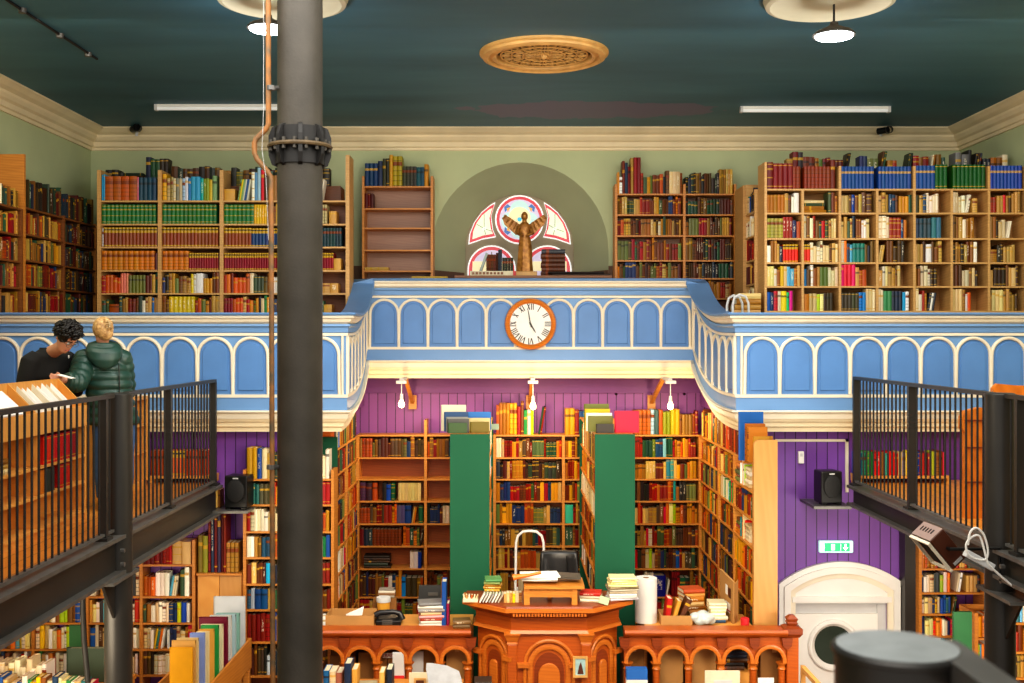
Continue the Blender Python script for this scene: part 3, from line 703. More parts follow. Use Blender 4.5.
# near post and rail at the camera's own balcony
nx, ny, nr = X(897,1.46), 1.46, .082
npz = Z(645.5,1.46)
t = thing('balcony_rail_post', 'blurred dark round post with a flat handrail close in front of the camera', 'post', (nx,ny,3.13))
put('shaft', MB().lathe([(nr-.002,3.13),(nr-.002,npz-.012),(nr+.002,npz-.01),(nr+.002,npz-.004),(nr-.004,npz)], (nx,ny,0), 40), M['steel'], t, smooth=True)
put('cap', MB().lathe([(nr-.004,npz),(.001,npz+.001)], (nx,ny,0), 40, cap=False), paint('worn_grey_steel_top','#a2a8a8',.4,.1,30), t, smooth=True)
a = Matrix.Rotation(math.radians(-52),4,'Z')
dv = V((0,-1,0)); nv = V((1,0,0)); s0 = V((nx+.068,ny+.03,npz-.001))
hr = MB(); e = s0 + dv*.9
hr.hexa([s0-nv*.024-UP*.03, s0+nv*.024-UP*.03, e+nv*.024-UP*.03, e-nv*.024-UP*.03, s0-nv*.024, s0+nv*.024, e+nv*.024, e-nv*.024])
put('handrail', hr, M['steel_edge'], t)
st('floor_balcony', B(-2.9,3.4,.35,1.7,3.03,3.13), M['floor'], label='plank floor of the near balcony')

# ================================================================== BOOKCASES
fr_front = lambda x, y, z=0: (V((x,y,z)), RX, RY)
fr_px = lambda x, y, z=0: (V((x,y,z)), RY, -RX)      # faces +X, left end nearest the camera
fr_nx = lambda x, y, z=0: (V((x,y,z)), -RY, RX)      # faces -X, left end farthest
# A  big pine case of the left gallery
dA = 12.9; xA = X(97,dA)
zA = [Z(p,dA) for p in (200.4,223.7,246.6,270,293,314.5)]
gr, rb, ot, dr_ = '#1c6a34', '#8a4422', '#d08434', '#8c2430'
rowsA = [
 [[('b',['#4aa0d0','#70b8d8'],.02,.3),('s','#b8601c',4,.094,.285,4),('b',['#e890a0'],.02,.28),('s','#284a5c',4,.052,.27,2),('b',['#c8a050','#caa458'],.045,.22),('b',['#e090a8'],.025,.2)],
  [('s','#d8b040',1,.05,.31,4),('b',['#b8a070','#9a8a58','#e0d4b4','#7a7a6a','#c0b090','#a8c0d8','#d8d8e0','#3a7ab0'],.036,.27),('s','#5aa4c4',2,.055,.28,0),('b',['#38a8a0','#7a8a30','#8a9840','#c8b050'],.034,.26),('s','#88a878',1,.055,.29,2),('b',['#4a2060','#5a3a20'],.05,.28),('b',['#c09858'],.06,.14)],
  [('b',['#caa060'],.14,.14),('g',.03),('l','mag',6,.25),('r','mag',.15),('r','old',None)],
  [('r','old',.12),('b',['#7a1a1c','#a86028'],.035,.26),('s','#94502c',2,.045,.29,4),('b',['#6a1a1c'],.06,.3),('g',.02),('l','pale',3,.25)]],
 [[('s',gr,14,.049,.225,7)],[('s',gr,14,.049,.225,7)],[('s',gr,7,.05,.225,7),('s','#d8b04c',5,.03,.225,5),('r','old',None)],[('s','#c8b48a',3,.04,.22,4),('r','old',.22),('s','#b8ac7c',5,.035,.225,4),('g',.02),('b',['#c49a60'],.09,.16)]],
 [[('b',['#c8c4c8'],.02,.22),('s',rb,16,.042,.225,6)],[('s',rb,17,.041,.225,6)],[('s',rb,8,.04,.22,6),('s','#24406a',9,.04,.215,6)],[('s','#1c3a44',18,.037,.22,4)]],
 [[('s',ot,10,.062,.225,4),('s','#5a1418',2,.035,.2,0)],[('s',ot,5,.062,.225,4),('s',dr_,13,.029,.2,6)],[('s',dr_,24,.029,.2,6)],[('s',dr_,19,.03,.2,6),('b',['#caa060'],.1,.14)]],
 [[('r','warm',.25),('s','#d88878',3,.03,.23,0),('s','#6a7030',5,.04,.21,2),('r','old',None)],[('r','old',.35),('b',['#e0c840','#d8d8d0'],.03,.22),('b',['#e4e2e0'],.1,.23),('r','warm',None)],[('r','warm',.3),('r','fic',None)],[('r','fic',.35),('l','fic',2,.2),('b',['#c49a60','#c49a60'],.1,.12)]],
 [[('b',['#3a5a44','#4a5a38'],.04,.17),('b',['#a85420'],.11,.13),('r','old',.2),('r','fic',.2),('b',['#3a70b0'],.03,.19),('r','fic',.1),('l','bright',1,.18)],[('r','fic',.08),('s','#d8c04c',6,.05,.21,5),('r','warm',.2),('r','fic',None)],[('s','#8c2430',3,.035,.19,4),('r','warm',.3),('r','bright',None)],[('r','bright',.3),('s','#3a4a54',1,.09,.2,0),('r','warm',.1),('b',['#caa060'],.1,.12)]]]
top = [Z(170,dA)]*5; top[4] = Z(155,dA)
A_ = bookcase('wide pine bookcase of matching green, red and orange sets behind the iron column','pine case with the green sets',fr_front(xA,dA),Z(199,dA)+.0,3.86,[.735,.725,.715,.785],zA,.34,M['pine'],M['brown_back'],rowsA,upt=.045,panel_top=top,tmin=.03,tmax=.05,topmax=.4)
# dark books piled on the taller case behind it
bA = thing('bookcase', 'dark back-to-back bookcase with old books on top, behind the pine case', 'bookcase', (xA+1.48,13.43,3.86))
put('back_panel', B(xA,xA+2.80,13.28,13.30,3.86,6.40), M['brown_back'], bA); put('top_board', B(xA,xA+2.80,13.26,13.6,6.40,6.42), M['walnut'], bA)
for xx in (xA, xA+1.46, xA+2.77): put('side_panel', B(xx,xx+.03,13.30,13.6,3.86,6.40), M['walnut'], bA)
fT = fr_front(xA,13.27)
wT = 'row of old books above the green and red sets'
fill(fT,-.05,.75,6.421,.5,.3,[('r','dark',.24,.2),('f','dark',5,.26),('r','dark',.35,.34)],wT,.05,.09)
fill(fT,.75,2.78,6.421,.5,.3,[('r','dark',.6,.24),('r','old',.3,.22),('r','dark',.45,.23),('r','old',.25,.3),('r','dark',.4,.24)],wT,.05,.08)
# B  dark cases on the left wall
def zs_at(py, d): return Z(py,d)
zB = [5.97,5.695,5.42,5.145,4.87,4.6]
old6 = [[R_('dark'),R_('dark')] for _ in range(6)]
rB1 = [[[('r','dark',.5,.3),('b',['#3a1c0e'],.12,.28),('r','dark',None,.32)],[('r','dark',None,.3)]]] + [[[('r','old',None)],[('r','dark',None)]] for _ in range(5)]
bookcase('dark tall bookcase of old leather books in the left gallery corner','dark corner case',fr_px(-5.1,11.55),5.97,3.86,[1.05,.98],zB,.28,M['walnut'],M['brown_back'],rB1,panel_top=[6.52,5.99,5.99],upt=.035,endmat=M['oak'],topmax=.5)
zB2 = [z for z in (5.94,5.665,5.39,5.115,4.84)]
bookcase('lower dark bookcase at the left edge of the gallery, nearest on that wall','dark case at the left edge',fr_px(-5.1,10.25),5.94,3.86,[1.27],zB2,.28,M['walnut'],M['brown_back'],[[[('g',.55),('r','bright',.25,.2),('r','old',None,.2)]]]+[[[('r','old',None)]] for _ in range(4)],upt=.035,topmax=.4)
# C  half empty case left of the window
dC = 13.95
zC = [Z(p,dC) for p in (186,208,227.5,249.6,270.5)]
rC = [[[('s','#203c5e',3,.055,.29,3),('b',['#1c2a4a'],.07,.34),('b',['#3a3a20','#2a2a1c'],.04,.36),('b',['#c89a50'],.05,.42),('s','#a8902c',2,.06,.38,4),('s','#3a4030',4,.045,.25,4),('s','#24505c',2,.05,.24,2),('b',['#c08a40'],.06,.27)]],[[('b',['#5a1418','#6a1c1c','#4a1414'],.035,.19)]],[[]],[[]],[[('f','fic',1,.3)]]]
bookcase('half empty brown bookcase left of the stained glass window','half empty case by the window',fr_front(X(362,dC),dC),Z(186,dC),4.21,[X(433,dC)-X(362,dC)],zC,.3,M['oak'],M['pink_back'],rC,upt=.03,panel_top=[Z(176,dC)]*2,topmax=.5)
# D  full case right of the window
zD = [Z(p,dC) for p in (193.6,214.2,235.2,260,278,298)]
xD = X(615,dC)
rD = [[[('r','bright',.06,.27),('r','old',.25),('r','warm',.3,.25),('r','fic',None,.28)],[('r','dark',.4,.26),('r','old',.2,.3),('b',['#c03070','#d04888','#402050'],.05,.33),('r','dark',None,.3)]]] + [[[('r',a,.3),('r',b,None)],[('r',c,None)]] for a,b,c in (('fic','warm','dark'),('old','fic','old'),('old','warm','dark'),('warm','old','dark'),('old','old','fic'))]
bookcase('full dark bookcase right of the stained glass window','full case by the window',fr_front(xD,dC),Z(193.6,dC),3.86,[.88,.66],zD,.3,M['oak'],M['pink_back'],rD,upt=.03,panel_top=[Z(184,dC)]*3,topmax=.5)
# E  big right gallery case of square pigeonholes
dE = 12.3; xE = X(764.5,dE); pit = .4166
zE = [Z(p,dE) for p in (188.7,212.6,238,262.2,286,310.8)]
def some(p, f, q=None): return [('r',p,pit*f)]
rowsE = [
 [[('b',['#6a1216'],.07,.29),('s','#7c1a1e',4,.055,.285,1),('s','#8a3a20',3,.042,.25,4)],[('s','#8a3a20',7,.043,.25,4),('b',['#6a2414','#7a2c18'],.06,.31)],[('s','#1c4a90',10,.041,.25,3)],[('s','#1c4a90',10,.041,.25,3)],[('s','#1c4a90',5,.044,.26,3),('s','#1a5a24',3,.046,.27,1)],[('s','#1a5a24',9,.046,.27,1)],[('s','#1c44a0',10,.04,.26,3)],[('s','#1c44a0',10,.04,.26,3)]],
 [[('s','#a87038',5,.04,.2,1),('r','fic',.1),('s','#e4e2e2',1,.06,.22,0),('s','#7a3038',1,.05,.21,0)],[('f','fic',4,.26),('r','warm',None)],[('r','fic',.12),('b',['#2a4ca0'],.04,.21),('r','fic',.1),('b',['#6a4a38','#5a3c30'],.06,.22)],[('r','fic',.12),('b',['#204060','#204060'],.04,.2),('r','warm',None)],[('b',['#3a3a20','#c8a060','#24466a'],.04,.2),('r','pale',.16)],[('r','pale',.15),('l','pale',2,.2),('b',['#d8b070'],.06,.17)],[('r','fic',.16),('b',['#d84048','#a07840'],.03,.2),('r','ficdark',.13)],some('ficdark',.8)],
 [[('s','#a8a050',4,.045,.22,4),('r','fic',.13),('r','old',None)],[('r','fic',.2),('b',['#c02028','#3a4a2c'],.035,.2),('r','ficdark',None)],[('r','fic',.25),('r','pale',.1)],[('r','pale',.14),('r','fic',.15),('b',['#305080','#c07838'],.035,.2)],[('s','#2c4050',4,.045,.22,2),('s','#487888',2,.055,.23,0)],[('r','ficdark',.14),('r','pale',.06),('r','fic',.1)],[('r','ficdark',.12),('r','pale',.1),('l','pale',2,.19)],some('fic',.7)],
 [[('r','fic',.18),('s','#d83028',6,.034,.2,6)],[('s','#d83028',2,.036,.2,6),('r','pale',.14),('r','fic',None)],[('r','bright',.13),('s','#2c7a70',3,.045,.21,2),('r','fic',None)],[('l','fic',2,.19),('r','ficdark',.2)],[('r','ficdark',.12),('b',['#e0dcdc'],.06,.2),('r','ficdark',.12)],[('r','ficdark',.2),('r','fic',.1)],[('b',['#a87c44'],.07,.15),('r','ficdark',.08),('r','fic',.15)],some('ficdark',.8)],
 [[('s','#e6d890',2,.04,.22,5),('r','bright',.25),('r','fic',None)],[('b',['#4a80b0'],.03,.2),('r','fic',.15),('s','#5a6a30',2,.045,.21,0),('r','pale',None)],[('b',['#d83078'],.035,.24),('s','#d82838',2,.045,.24,0),('b',['#e04878'],.035,.24),('r','old',.13)],[('r','fic',.12),('r','ficdark',.16)],[('r','ficdark',.08),('r','pale',.14),('r','ficdark',.09)],[('r','ficdark',.12),('r','pale',.08),('r','ficdark',.1)],some('ficdark',.8),some('ficdark',.6)],
 [[('b',['#2c60b0','#203860','#c02838','#d8d0b8'],.04,.22),('s','#e8d030',1,.06,.22,2),('b',['#2cb870','#d84898'],.035,.22)],[('b',['#b87838'],.06,.2),('r','pale',.1),('r','bright',.08),('s','#3c3020',3,.036,.2,2)],[('s','#3c3a28',5,.04,.2,1),('b',['#3a80c8','#3a88c8'],.04,.22),('r','pale',None)],[('r','pale',.06),('s','#4a8a58',2,.045,.22,0),('s','#1c2c40',3,.04,.22,2),('b',['#40a8d8','#f0f0f0'],.04,.21),('s','#303a40',2,.04,.21,0)],[('r','bright',.08),('r','fic',.06),('l','fic',3,.2)],[('r','ficdark',.14),('b',['#e8e0e0','#e05a2c'],.035,.2)],some('ficdark',.75),some('ficdark',.8)]]
bookcase('very wide pine bookcase of square pigeonholes in the right gallery','pigeonhole case',fr_front(xE,dE),Z(188.7,dE),3.86,[.428]+[pit]*6+[.19],zE,.32,M['pine'],M['pine_back'],rowsE,upt=.028,panel_top=[Z(162,dE)]+[Z(188.7,dE),Z(166,dE)]*3+[Z(166,dE)]+[Z(166,dE)],tmin=.026,tmax=.046,topmax=.35)
# books lying along the back of its top board
tb = thing('bookcase', 'bookcase standing back to back with the pigeonhole case, old books on top', 'bookcase', (4.3,12.8,3.86))
put('back_panel', B(xE+.34,5.8,12.66,12.68,3.86,6.40), M['pine_back'], tb); put('top_board', B(xE+.34,5.8,12.645,13.0,6.40,6.42), M['pine'], tb)
for xx in (xE+.34, 4.3, 5.77): put('side_panel', B(xx,xx+.03,12.68,13.0,3.86,6.40), M['pine'], tb)
fT = fr_front(xE+.34,12.655); wT = 'row along the top behind the blue and green sets'
fill(fT,.0,2.6,6.421,.4,.3,[('r','old',.2,.31),('r','warm',.25,.27),('r','red',.25,.26),('l','dark',2,.3),('g',.1),('r','old',.25,.28),('l','dark',2,.32),('r','fic',.15,.27),('g',.1),('l','dark',2,.3),('r','old',.2,.27),('l','fic',2,.28),('r','old',.1,.29),('g',.12),('b',['#787878','#6a6a6c'],.08,.3),('b',['#18181a'],.04,.36),('l','dark',3,.3),('r','fic',.3,.27)],wT,.04,.07)
# end unit facing the window
zE2 = [Z(p,12.9) for p in (204,225.5,250,275,300)]
bookcase('narrow pine end bookcase turned towards the window bay','narrow end case',fr_nx(xE-.03,13.70),6.42,3.86,[.52,.52],[6.06,5.78,5.5,5.22,4.94],.28,M['pine'],M['brown_back'],[[[],[('r','bright',.18,.2),('r','dark',None)]]]+[[[],[('r',p,None)]] for p in ('pale','red','old','pale')],upt=.04,panel_top=[6.42,6.42,6.3],topmax=.3)
put('blank_board', B(xE-.045,xE-.031,13.20,13.70,3.86,6.42), M['pine'], bpy.data.objects[[o.name for o in bpy.data.objects if o.get('label','').startswith('narrow pine end')][0]])
# F  alcove back case, five bays
dF = 13.6; xF = X(356.5,dF)
zF = [Z(p,dF) for p in (434.8,457.4,479,501,523.6,546,568.6,597,622,645)]
K = lambda p: [('r',p,None)]
rowsF = [
 [[],[],[('r','warm',.36,.42),('r','bright',.12,.3),('g',.06),('l','warm',2,.34)],[('s','#d8962c',2,.06,.32,2),('b',['#8a2a24','#2a4a78','#2a9ac8'],.05,.3),('r','old',.2,.3),('g',.1),('r','warm',None,.2)],[('s','#b86a2c',4,.052,.3,4),('b',['#a8c8d8','#3a5a5a','#c86030'],.05,.3),('s','#8a9038',2,.05,.28,0),('s','#d8a83c',2,.055,.31,0),('r','old',None,.32)]],
 [K('old'),K('old'),[('r','pale',.1),('r','warm',.15),('r','old',.2),('r','warm',None)],[('r','warm',.5),('b',['#1c3a6a','#d8b020','#2c3c64'],.04,.22),('r','warm',None)],[('r','warm',.25),('b',['#6a7a30','#284a6a','#284a6a','#90c8d0'],.045,.23),('r','warm',None)]],
 [[],[],[('r','dark',.15),('r','warm',.2),('r','dark',None)],K('warm'),[('r','warm',.4),('b',['#4a90a0','#60a8a0'],.05,.24),('r','warm',None)]],
 [[('b',['#4a2a48','#3c2030'],.07,.22),('b',['#b8501c'],.06,.22),('g',.06),('b',['#202020','#2050b0','#1c5c3c'],.05,.21),('g',.04),('s','#dcc890',7,.04,.22,0),('g',.06),('r','pale',None)],[],K('warm'),[('r','warm',.3),('s','#d88a2c',3,.05,.23,2),('b',['#284a88','#284a88','#24407a'],.05,.23),('r','warm',None)],[('r','dark',.2),('r','red',.1),('r','warm',.2),('b',['#40a8a0'],.03,.24),('r','old',None)]],
 [[('r','old',.3),('r','warm',.18),('s','#5a5a7c',2,.05,.22,0),('s','#24407a',1,.08,.22,2),('l','warm',2,.2),('b',['#1c5c3c','#1c5c3c'],.06,.22)],[('r','old',.2),('r','pale',.1),('r','old',None)],[('r','warm',.2),('b',['#283a64','#283a64','#283a64'],.05,.22),('r','old',None)],[('s','#58b8a0',1,.1,.23,0),('r','old',.3),('r','warm',None)],[('r','warm',.2),('r','old',.2),('r','bright',.15),('r','warm',None)]],
 [[('b',['#6a1a1c','#202c3c','#2a3c40'],.05,.21),('s','#7a3a1c',8,.045,.2,4),('g',.02),('r','warm',.2),('l','dark',2,.19)],[('g',.3),('r','old',None)],K('old'),K('old'),[('r','old',.15),('r','bright',.1),('r','warm',.25),('r','old',None)]],
 [[('g',.05),('f','dark',5,.34),('g',.22),('s','#e0d0c8',2,.05,.2,0),('b',['#1c3c90'],.045,.19)],[],K('old'),K('old'),[('b',['#c82028','#3a3a28'],.05,.22),('r','bright',.2),('r','old',.25),('b',['#2860a8'],.05,.22),('r','old',None)]],
 [[('r','old',.3),('b',['#8a1c20','#e4dcd0'],.05,.24),('r','warm',.12),('b',['#3a90d8'],.045,.24),('s','#4a3c20',2,.07,.23,0),('r','old',None)],K('warm'),[('r','old',.3),('b',['#d8c8a8','#d0c0a0'],.06,.24),('b',['#284a78'],.06,.24),('r','old',None)],[('r','old',None)],[('s','#c8a868',6,.022,.22,0),('r','pale',.12),('s','#1c2a8a',1,.15,.26,5),('l','pale',1,.2),('r','red',.12),('b',['#1c5c3c','#203c30'],.06,.24),('r','old',None)]],
 [K('warm'),K('old'),K('old'),K('old'),[('r','red',.2),('r','warm',None)]],
 [K('old'),K('old'),K('old'),K('old'),K('old')]]
bookcase('orange wood bookcase of five bays across the back of the alcove','alcove back case',fr_front(xF,dF),Z(434.8,dF),1.0,[.853]*5,zF,.27,M['alcove_wood'],M['alcove_back'],rowsF,upt=.035,panel_top=[Z(434.8,dF),Z(420,dF)]+[Z(434.8,dF)]*4,tmin=.026,tmax=.05,topmax=.5)
# G  alcove left side, H alcove right side
zG = zF[:9]
rG = [[[('r','bright',.5,.32),('r','warm',.3,.3),('r','warm',None,.34)],[('r','old',None,.3)]]] + [[K(random.choice(('bright','warm','old'))),K(random.choice(('old','warm')))] for _ in range(8)]
g_ = bookcase('alcove side bookcase on the left with a green end board','left side case of the alcove',fr_px(-1.86,11.62),zG[0],1.0,[.97,.98],zG,.22,M['alcove_wood'],M['brown_back'],rG,upt=.035,panel_top=[Z(437,11.6)]+[zG[0]]*2,topmax=.45)
put('end_board', B(-2.08,-1.82,11.585,11.62,1.0,Z(437,11.6)), M['green'], g_)
rH = [[K('warm') if k < 2 else K(random.choice(('warm','old','bright'))) for b in range(3)] for k in range(9)]
rH[0] = [[('r','warm',None,.35)],[('r','warm',None,.36)],[('r','old',None,.28)]]
for k in range(1,6): rH[k][2] = [('f','warm',5,.24),('r','bright',.2),('f','pale',5,.2)] if k in (1,3) else [('r','warm',None)]
h_ = bookcase('alcove side bookcase on the right ending in a pale plywood board','right side case of the alcove',fr_nx(2.33,13.58),zG[0],1.0,[1.25,.85,.94],zG,.22,M['alcove_wood'],M['brown_back'],rH,upt=.035,topmax=.5)
pe = MB(); x0, x1 = 2.325, 2.552; zt = Z(440,10.5); rr = .05
pe.prism([(x0,1.0),(x1,1.0),(x1,zt-.0)] + [(x0+rr-rr*math.sin(PI/2*k/6), zt-rr+rr*math.cos(PI/2*k/6)) for k in range(7)], 10.49, 10.525)
put('end_board', pe, M['ply'], h_)
# I  two island cases with green end boards
zI = [z for z in zF[1:9]]
zI[0] = CZ-1.22
def island(px0, px1, short, lb, pals):
    y0, y1 = 10.93, 13.3; x0, x1 = X(px0,10.9), X(px1,10.9); xm = (x0+x1)/2; top = CZ - .965
    t = thing('bookcase', lb, 'bookcase', (xm,(y0+y1)/2,1.0))
    put('end_board', B(x0,x1,y0-.03,y0,1.0,top), M['green'], t); put('end_board', B(x0,x1,y1,y1+.03,1.0,top), M['green'], t)
    put('back_panel', B(xm-.01,xm+.01,y0,y1,1.0,top-.02), M['brown_back'], t)
    zz = [top-.002, top-.32, top-.6, top-.87, top-1.15, top-1.43, top-1.7]
    for sd, fr in ((-1, fr_nx(x0+.01,y1)), (1, fr_px(x1-.01,y0))):
        for k, z in enumerate(zz):
            if k: put('shelf', MB().fbox(fr,.005,y1-y0-.005,0,(x1-x0)/2-.025,z-.02,z), M['oak'], t)
            if k:
                lim = 2.3
                fill(fr,.02,lim,z+.001,zz[k-1]-.022-z,.168,[('r',random.choice(pals),None)],f"{'right' if sd>0 else 'left'} face of {short}, {ROWN[k-1]} shelf",.03,.05)
        for ym in ((y1-y0)/3, 2*(y1-y0)/3):
            pass
    put('top_board', B(x0+.005,x1-.005,y0+.001,y1-.001,top-.02,top-.002), M['oak'], t)
    return t, x0, x1, top
i1, ax0, ax1, itop = island(450,489.5,'left green ended island','island bookcase with a tall green end board, left of the black chair',['bright','warm'])
i2, bx0, bx1, _ = island(595,635,'right green ended island','island bookcase with a tall green end board, right of the black chair',['fic','pale','warm'])
# large books standing on the two islands
def cover(px0, px1, py0, py1, d, col, where, th=.03, dep=None, noun='book'):
    """a book or board standing with its cover to the front"""
    x0, x1 = X(px0,d), X(px1,d); z0, z1 = Z(py1,d), Z(py0,d)
    bk((x0,d+th,z0), (0,-1,0), RX, UP, th, x1-x0, z1-z0, col, where, 0, noun)
def cover_on(px0, px1, py0, d, zbase, col, where, th=.03, noun='book'):
    x0, x1 = X(px0,d), X(px1,d); bk((x0,d+th,zbase), (0,-1,0), RX, UP, th, x1-x0, Z(py0,d)-zbase, col, where, 0, noun)
wl = 'standing on the left green ended island'; wr = 'standing on the right green ended island'
zI0 = itop + .0
cover_on(441,466,405,11.30,zI0,'#d8d0b8',wl); cover_on(444,468,412,11.22,zI0,'#2c4a70',wl,.02); cover_on(446,468,417,11.16,zI0,'#8a8a84',wl,.02); cover_on(447,469,419,11.1,zI0,'#4a4a4a',wl,.02); cover_on(448,467,423,11.03,zI0,'#34502c',wl,.02)
cover_on(467,491,412,11.4,zI0,'#4a7ab8',wl); cover_on(468,490,418,11.3,zI0,'#d0c090',wl,.02); cover_on(470,489,422,11.1,zI0,'#6a5c18',wl,.03)
cover_on(490,499,424,11.45,zI0,'#9aa890',wl,.02)
cover_on(584,609,404,11.5,zI0,'#6a7038',wr); cover_on(585,610,409,11.36,zI0,'#d8b020',wr,.02); cover_on(586,612,413,11.28,zI0,'#e8e4d8',wr,.02); cover_on(588,613,416,11.2,zI0,'#6a6a34',wr,.02); cover_on(596,614,424,11.05,zI0,'#302c28',wr,.03)
cover_on(614.5,639,411,11.1,zI0,'#c8344c',wr,.03)
def spline(pts, n=6):
    out = []; P = [V(p) for p in pts]
    for i in range(len(P)-1):
        a, b, c, d = P[max(i-1,0)], P[i], P[i+1], P[min(i+2,len(P)-1)]
        for k in range(n):
            t = k/n; out.append(.5*((2*b)+(c-a)*t+(2*a-5*b+4*c-d)*t*t+(3*b-a-3*c+d)*t**3))
    return out + [P[-1]]
# ================================================================== LOWER LEFT AND RIGHT BOOKCASES
dJ = 11.08
zJ = [Z(p,dJ) for p in (479,504.5,531.4,557.4,584,609.6,642,676,702)]
xJ = X(243,dJ)
KJ = lambda p: [('r',p,None)]
rJ = [[[('b',['#b08a40','#c09848','#2a4a8a','#d8c8a0'],.05,.3),('r','fic',.25,.3),('r','pale',None,.3)]],
 [[('b',['#c83428','#2a6a5c','#2a6058'],.04,.2),('s','#4a4a34',3,.045,.2,3),('r','bright',.2),('r','red',.1),('r','old',.16),('r','red',None)]],[[('b',['#9a2024'],.045,.2),('r','pale',.32),('r','fic',.2),('r','warm',None)]],[[('r','pale',.1),('r','fic',.1),('b',['#2a5068','#2a4a60','#2c5a6c'],.045,.2),('r','warm',.1),('r','bright',None)]],[[('r','warm',.12),('r','old',.1),('b',['#48b0d8'],.05,.2),('r','fic',.12),('b',['#2c4a90','#2c5098'],.045,.2),('r','warm',None)]],[[('b',['#3a5a70','#b8c4d0'],.04,.2),('s','#24507a',2,.065,.2,2),('b',['#c8a868','#2c5c3c'],.05,.2),('r','warm',None)]],[[('r','old',.2),('r','red',.1),('r','bright',None)]],[[('r','old',.2),('b',['#d8e4e8'],.03,.2),('r','dark',None)]],[]]
bookcase('tall orange bookcase on the purple wall behind the iron column and pipe','tall case behind the iron column',fr_front(xJ,dJ),Z(470,dJ),.0,[X(334,dJ)-xJ],zJ,.24,M['oak'],M['brown_back'],rJ,upt=.03,topmax=.33,tmin=.028,tmax=.05)
xK0, xK1 = -5.35, X(195,dJ)
zK = [Z(p,dJ) for p in (564.6,596.5,622.9,649.3,675)]
bw = (xK1-xK0)/4
rK = [[KJ('old'),[('g',.2),('r','bright',None)],[('r','warm',None)],[('r','red',.3),('b',['#c8a878','#d8b888'],.09,.23)]],
 [KJ('bright'),KJ('bright'),[('l','pale',3,.2),('r','bright',None)],[('b',['#b05a20','#a8501c','#e8702c'],.04,.2),('r','pale',.15),('l','bright',3,.2),('r','fic',.1),('b',['#e8702c','#203040'],.05,.2)]],
 [KJ('bright'),[('r','bright',None)],[('r','bright',None)],[('r','fic',.15),('r','pale',.12),('b',['#2a4068','#2a4068','#c8d030','#2a50b0'],.045,.2),('r','bright',None)]],
 [KJ('bright'),KJ('bright'),[('b',['#2a60b0'],.05,.2),('r','fic',None)],[('r','pale',.1),('l','bright',4,.2),('r','bright',None)]],
 [KJ('bright'),KJ('bright'),KJ('pale'),[('r','dark',.1),('r','pale',None)]]]
bookcase('orange wood bookcase of four bays under the left mezzanine','case under the left mezzanine',fr_front(xK0,dJ),Z(540,dJ),.0,[bw]*4,zK,.24,M['oak'],M['purple'],rK,upt=.03,topmax=.3,tmin=.026,tmax=.05)
# cupboard between the two cases, tall books on it
xL0, xL1 = X(196.5,dJ)+.005, xJ-.01
cb = thing('cupboard', 'plain orange wooden cupboard with tall books on top, between two lower bookcases', 'cupboard', ((xL0+xL1)/2,dJ+.12,0))
zc = Z(573,dJ)
put('body', B(xL0,xL1,dJ+.02,YW-.01,0,zc-.02), M['oak'], cb); put('top', B(xL0,xL1,dJ-.03,YW-.005,zc-.02,zc), M['oak'], cb)
put('door', B(xL0+.01,(xL0+xL1)/2-.003,dJ,dJ+.019,.1,zc-.03), M['counter'], cb); put('door', B((xL0+xL1)/2+.003,xL1-.01,dJ,dJ+.019,.1,zc-.03), M['ply'], cb)
fill(fr_front(xL0,dJ),.0,xL1-xL0,zc+.001,.7,.24,[('b',['#7a6a34','#8a8a3c'],.05,.36),('b',['#7a1c20','#2c3a54','#6a1a1c','#3a3450','#5a1a1c','#7a2c20'],.032,.62),('s','#a8844c',4,.042,.3,4)],'on the orange cupboard')
# right lower case under the right mezzanine
xN = X(919,dJ); zN = [Z(p,dJ) for p in (568.5,592.7,614,636,660,684)]
rN = [[[('r','warm',None)],KJ('warm')],[[('r','bright',.3),('g',.06),('l','bright',2,.2),('g',.02),('r','fic',None)],[('r','fic',None)]],[[('r','bright',.3),('l','dark',2,.2)],[]],[KJ('bright'),KJ('bright')],[KJ('bright'),KJ('bright')],[KJ('bright'),KJ('bright')]]
bookcase('orange wood bookcase of bright books under the right mezzanine','case under the right mezzanine',fr_front(xN,dJ),Z(545,dJ),.0,[.66,.66],zN,.24,M['oak'],M['purple'],rN,upt=.03,topmax=.3,tmin=.022,tmax=.042)
tag(put('wall_stanchion', B(X(904,11.2),X(918,11.2),11.17,11.33,0,2.83), M['steel']), 'dark steel stanchion right of the arched door', None, None, 'structure')
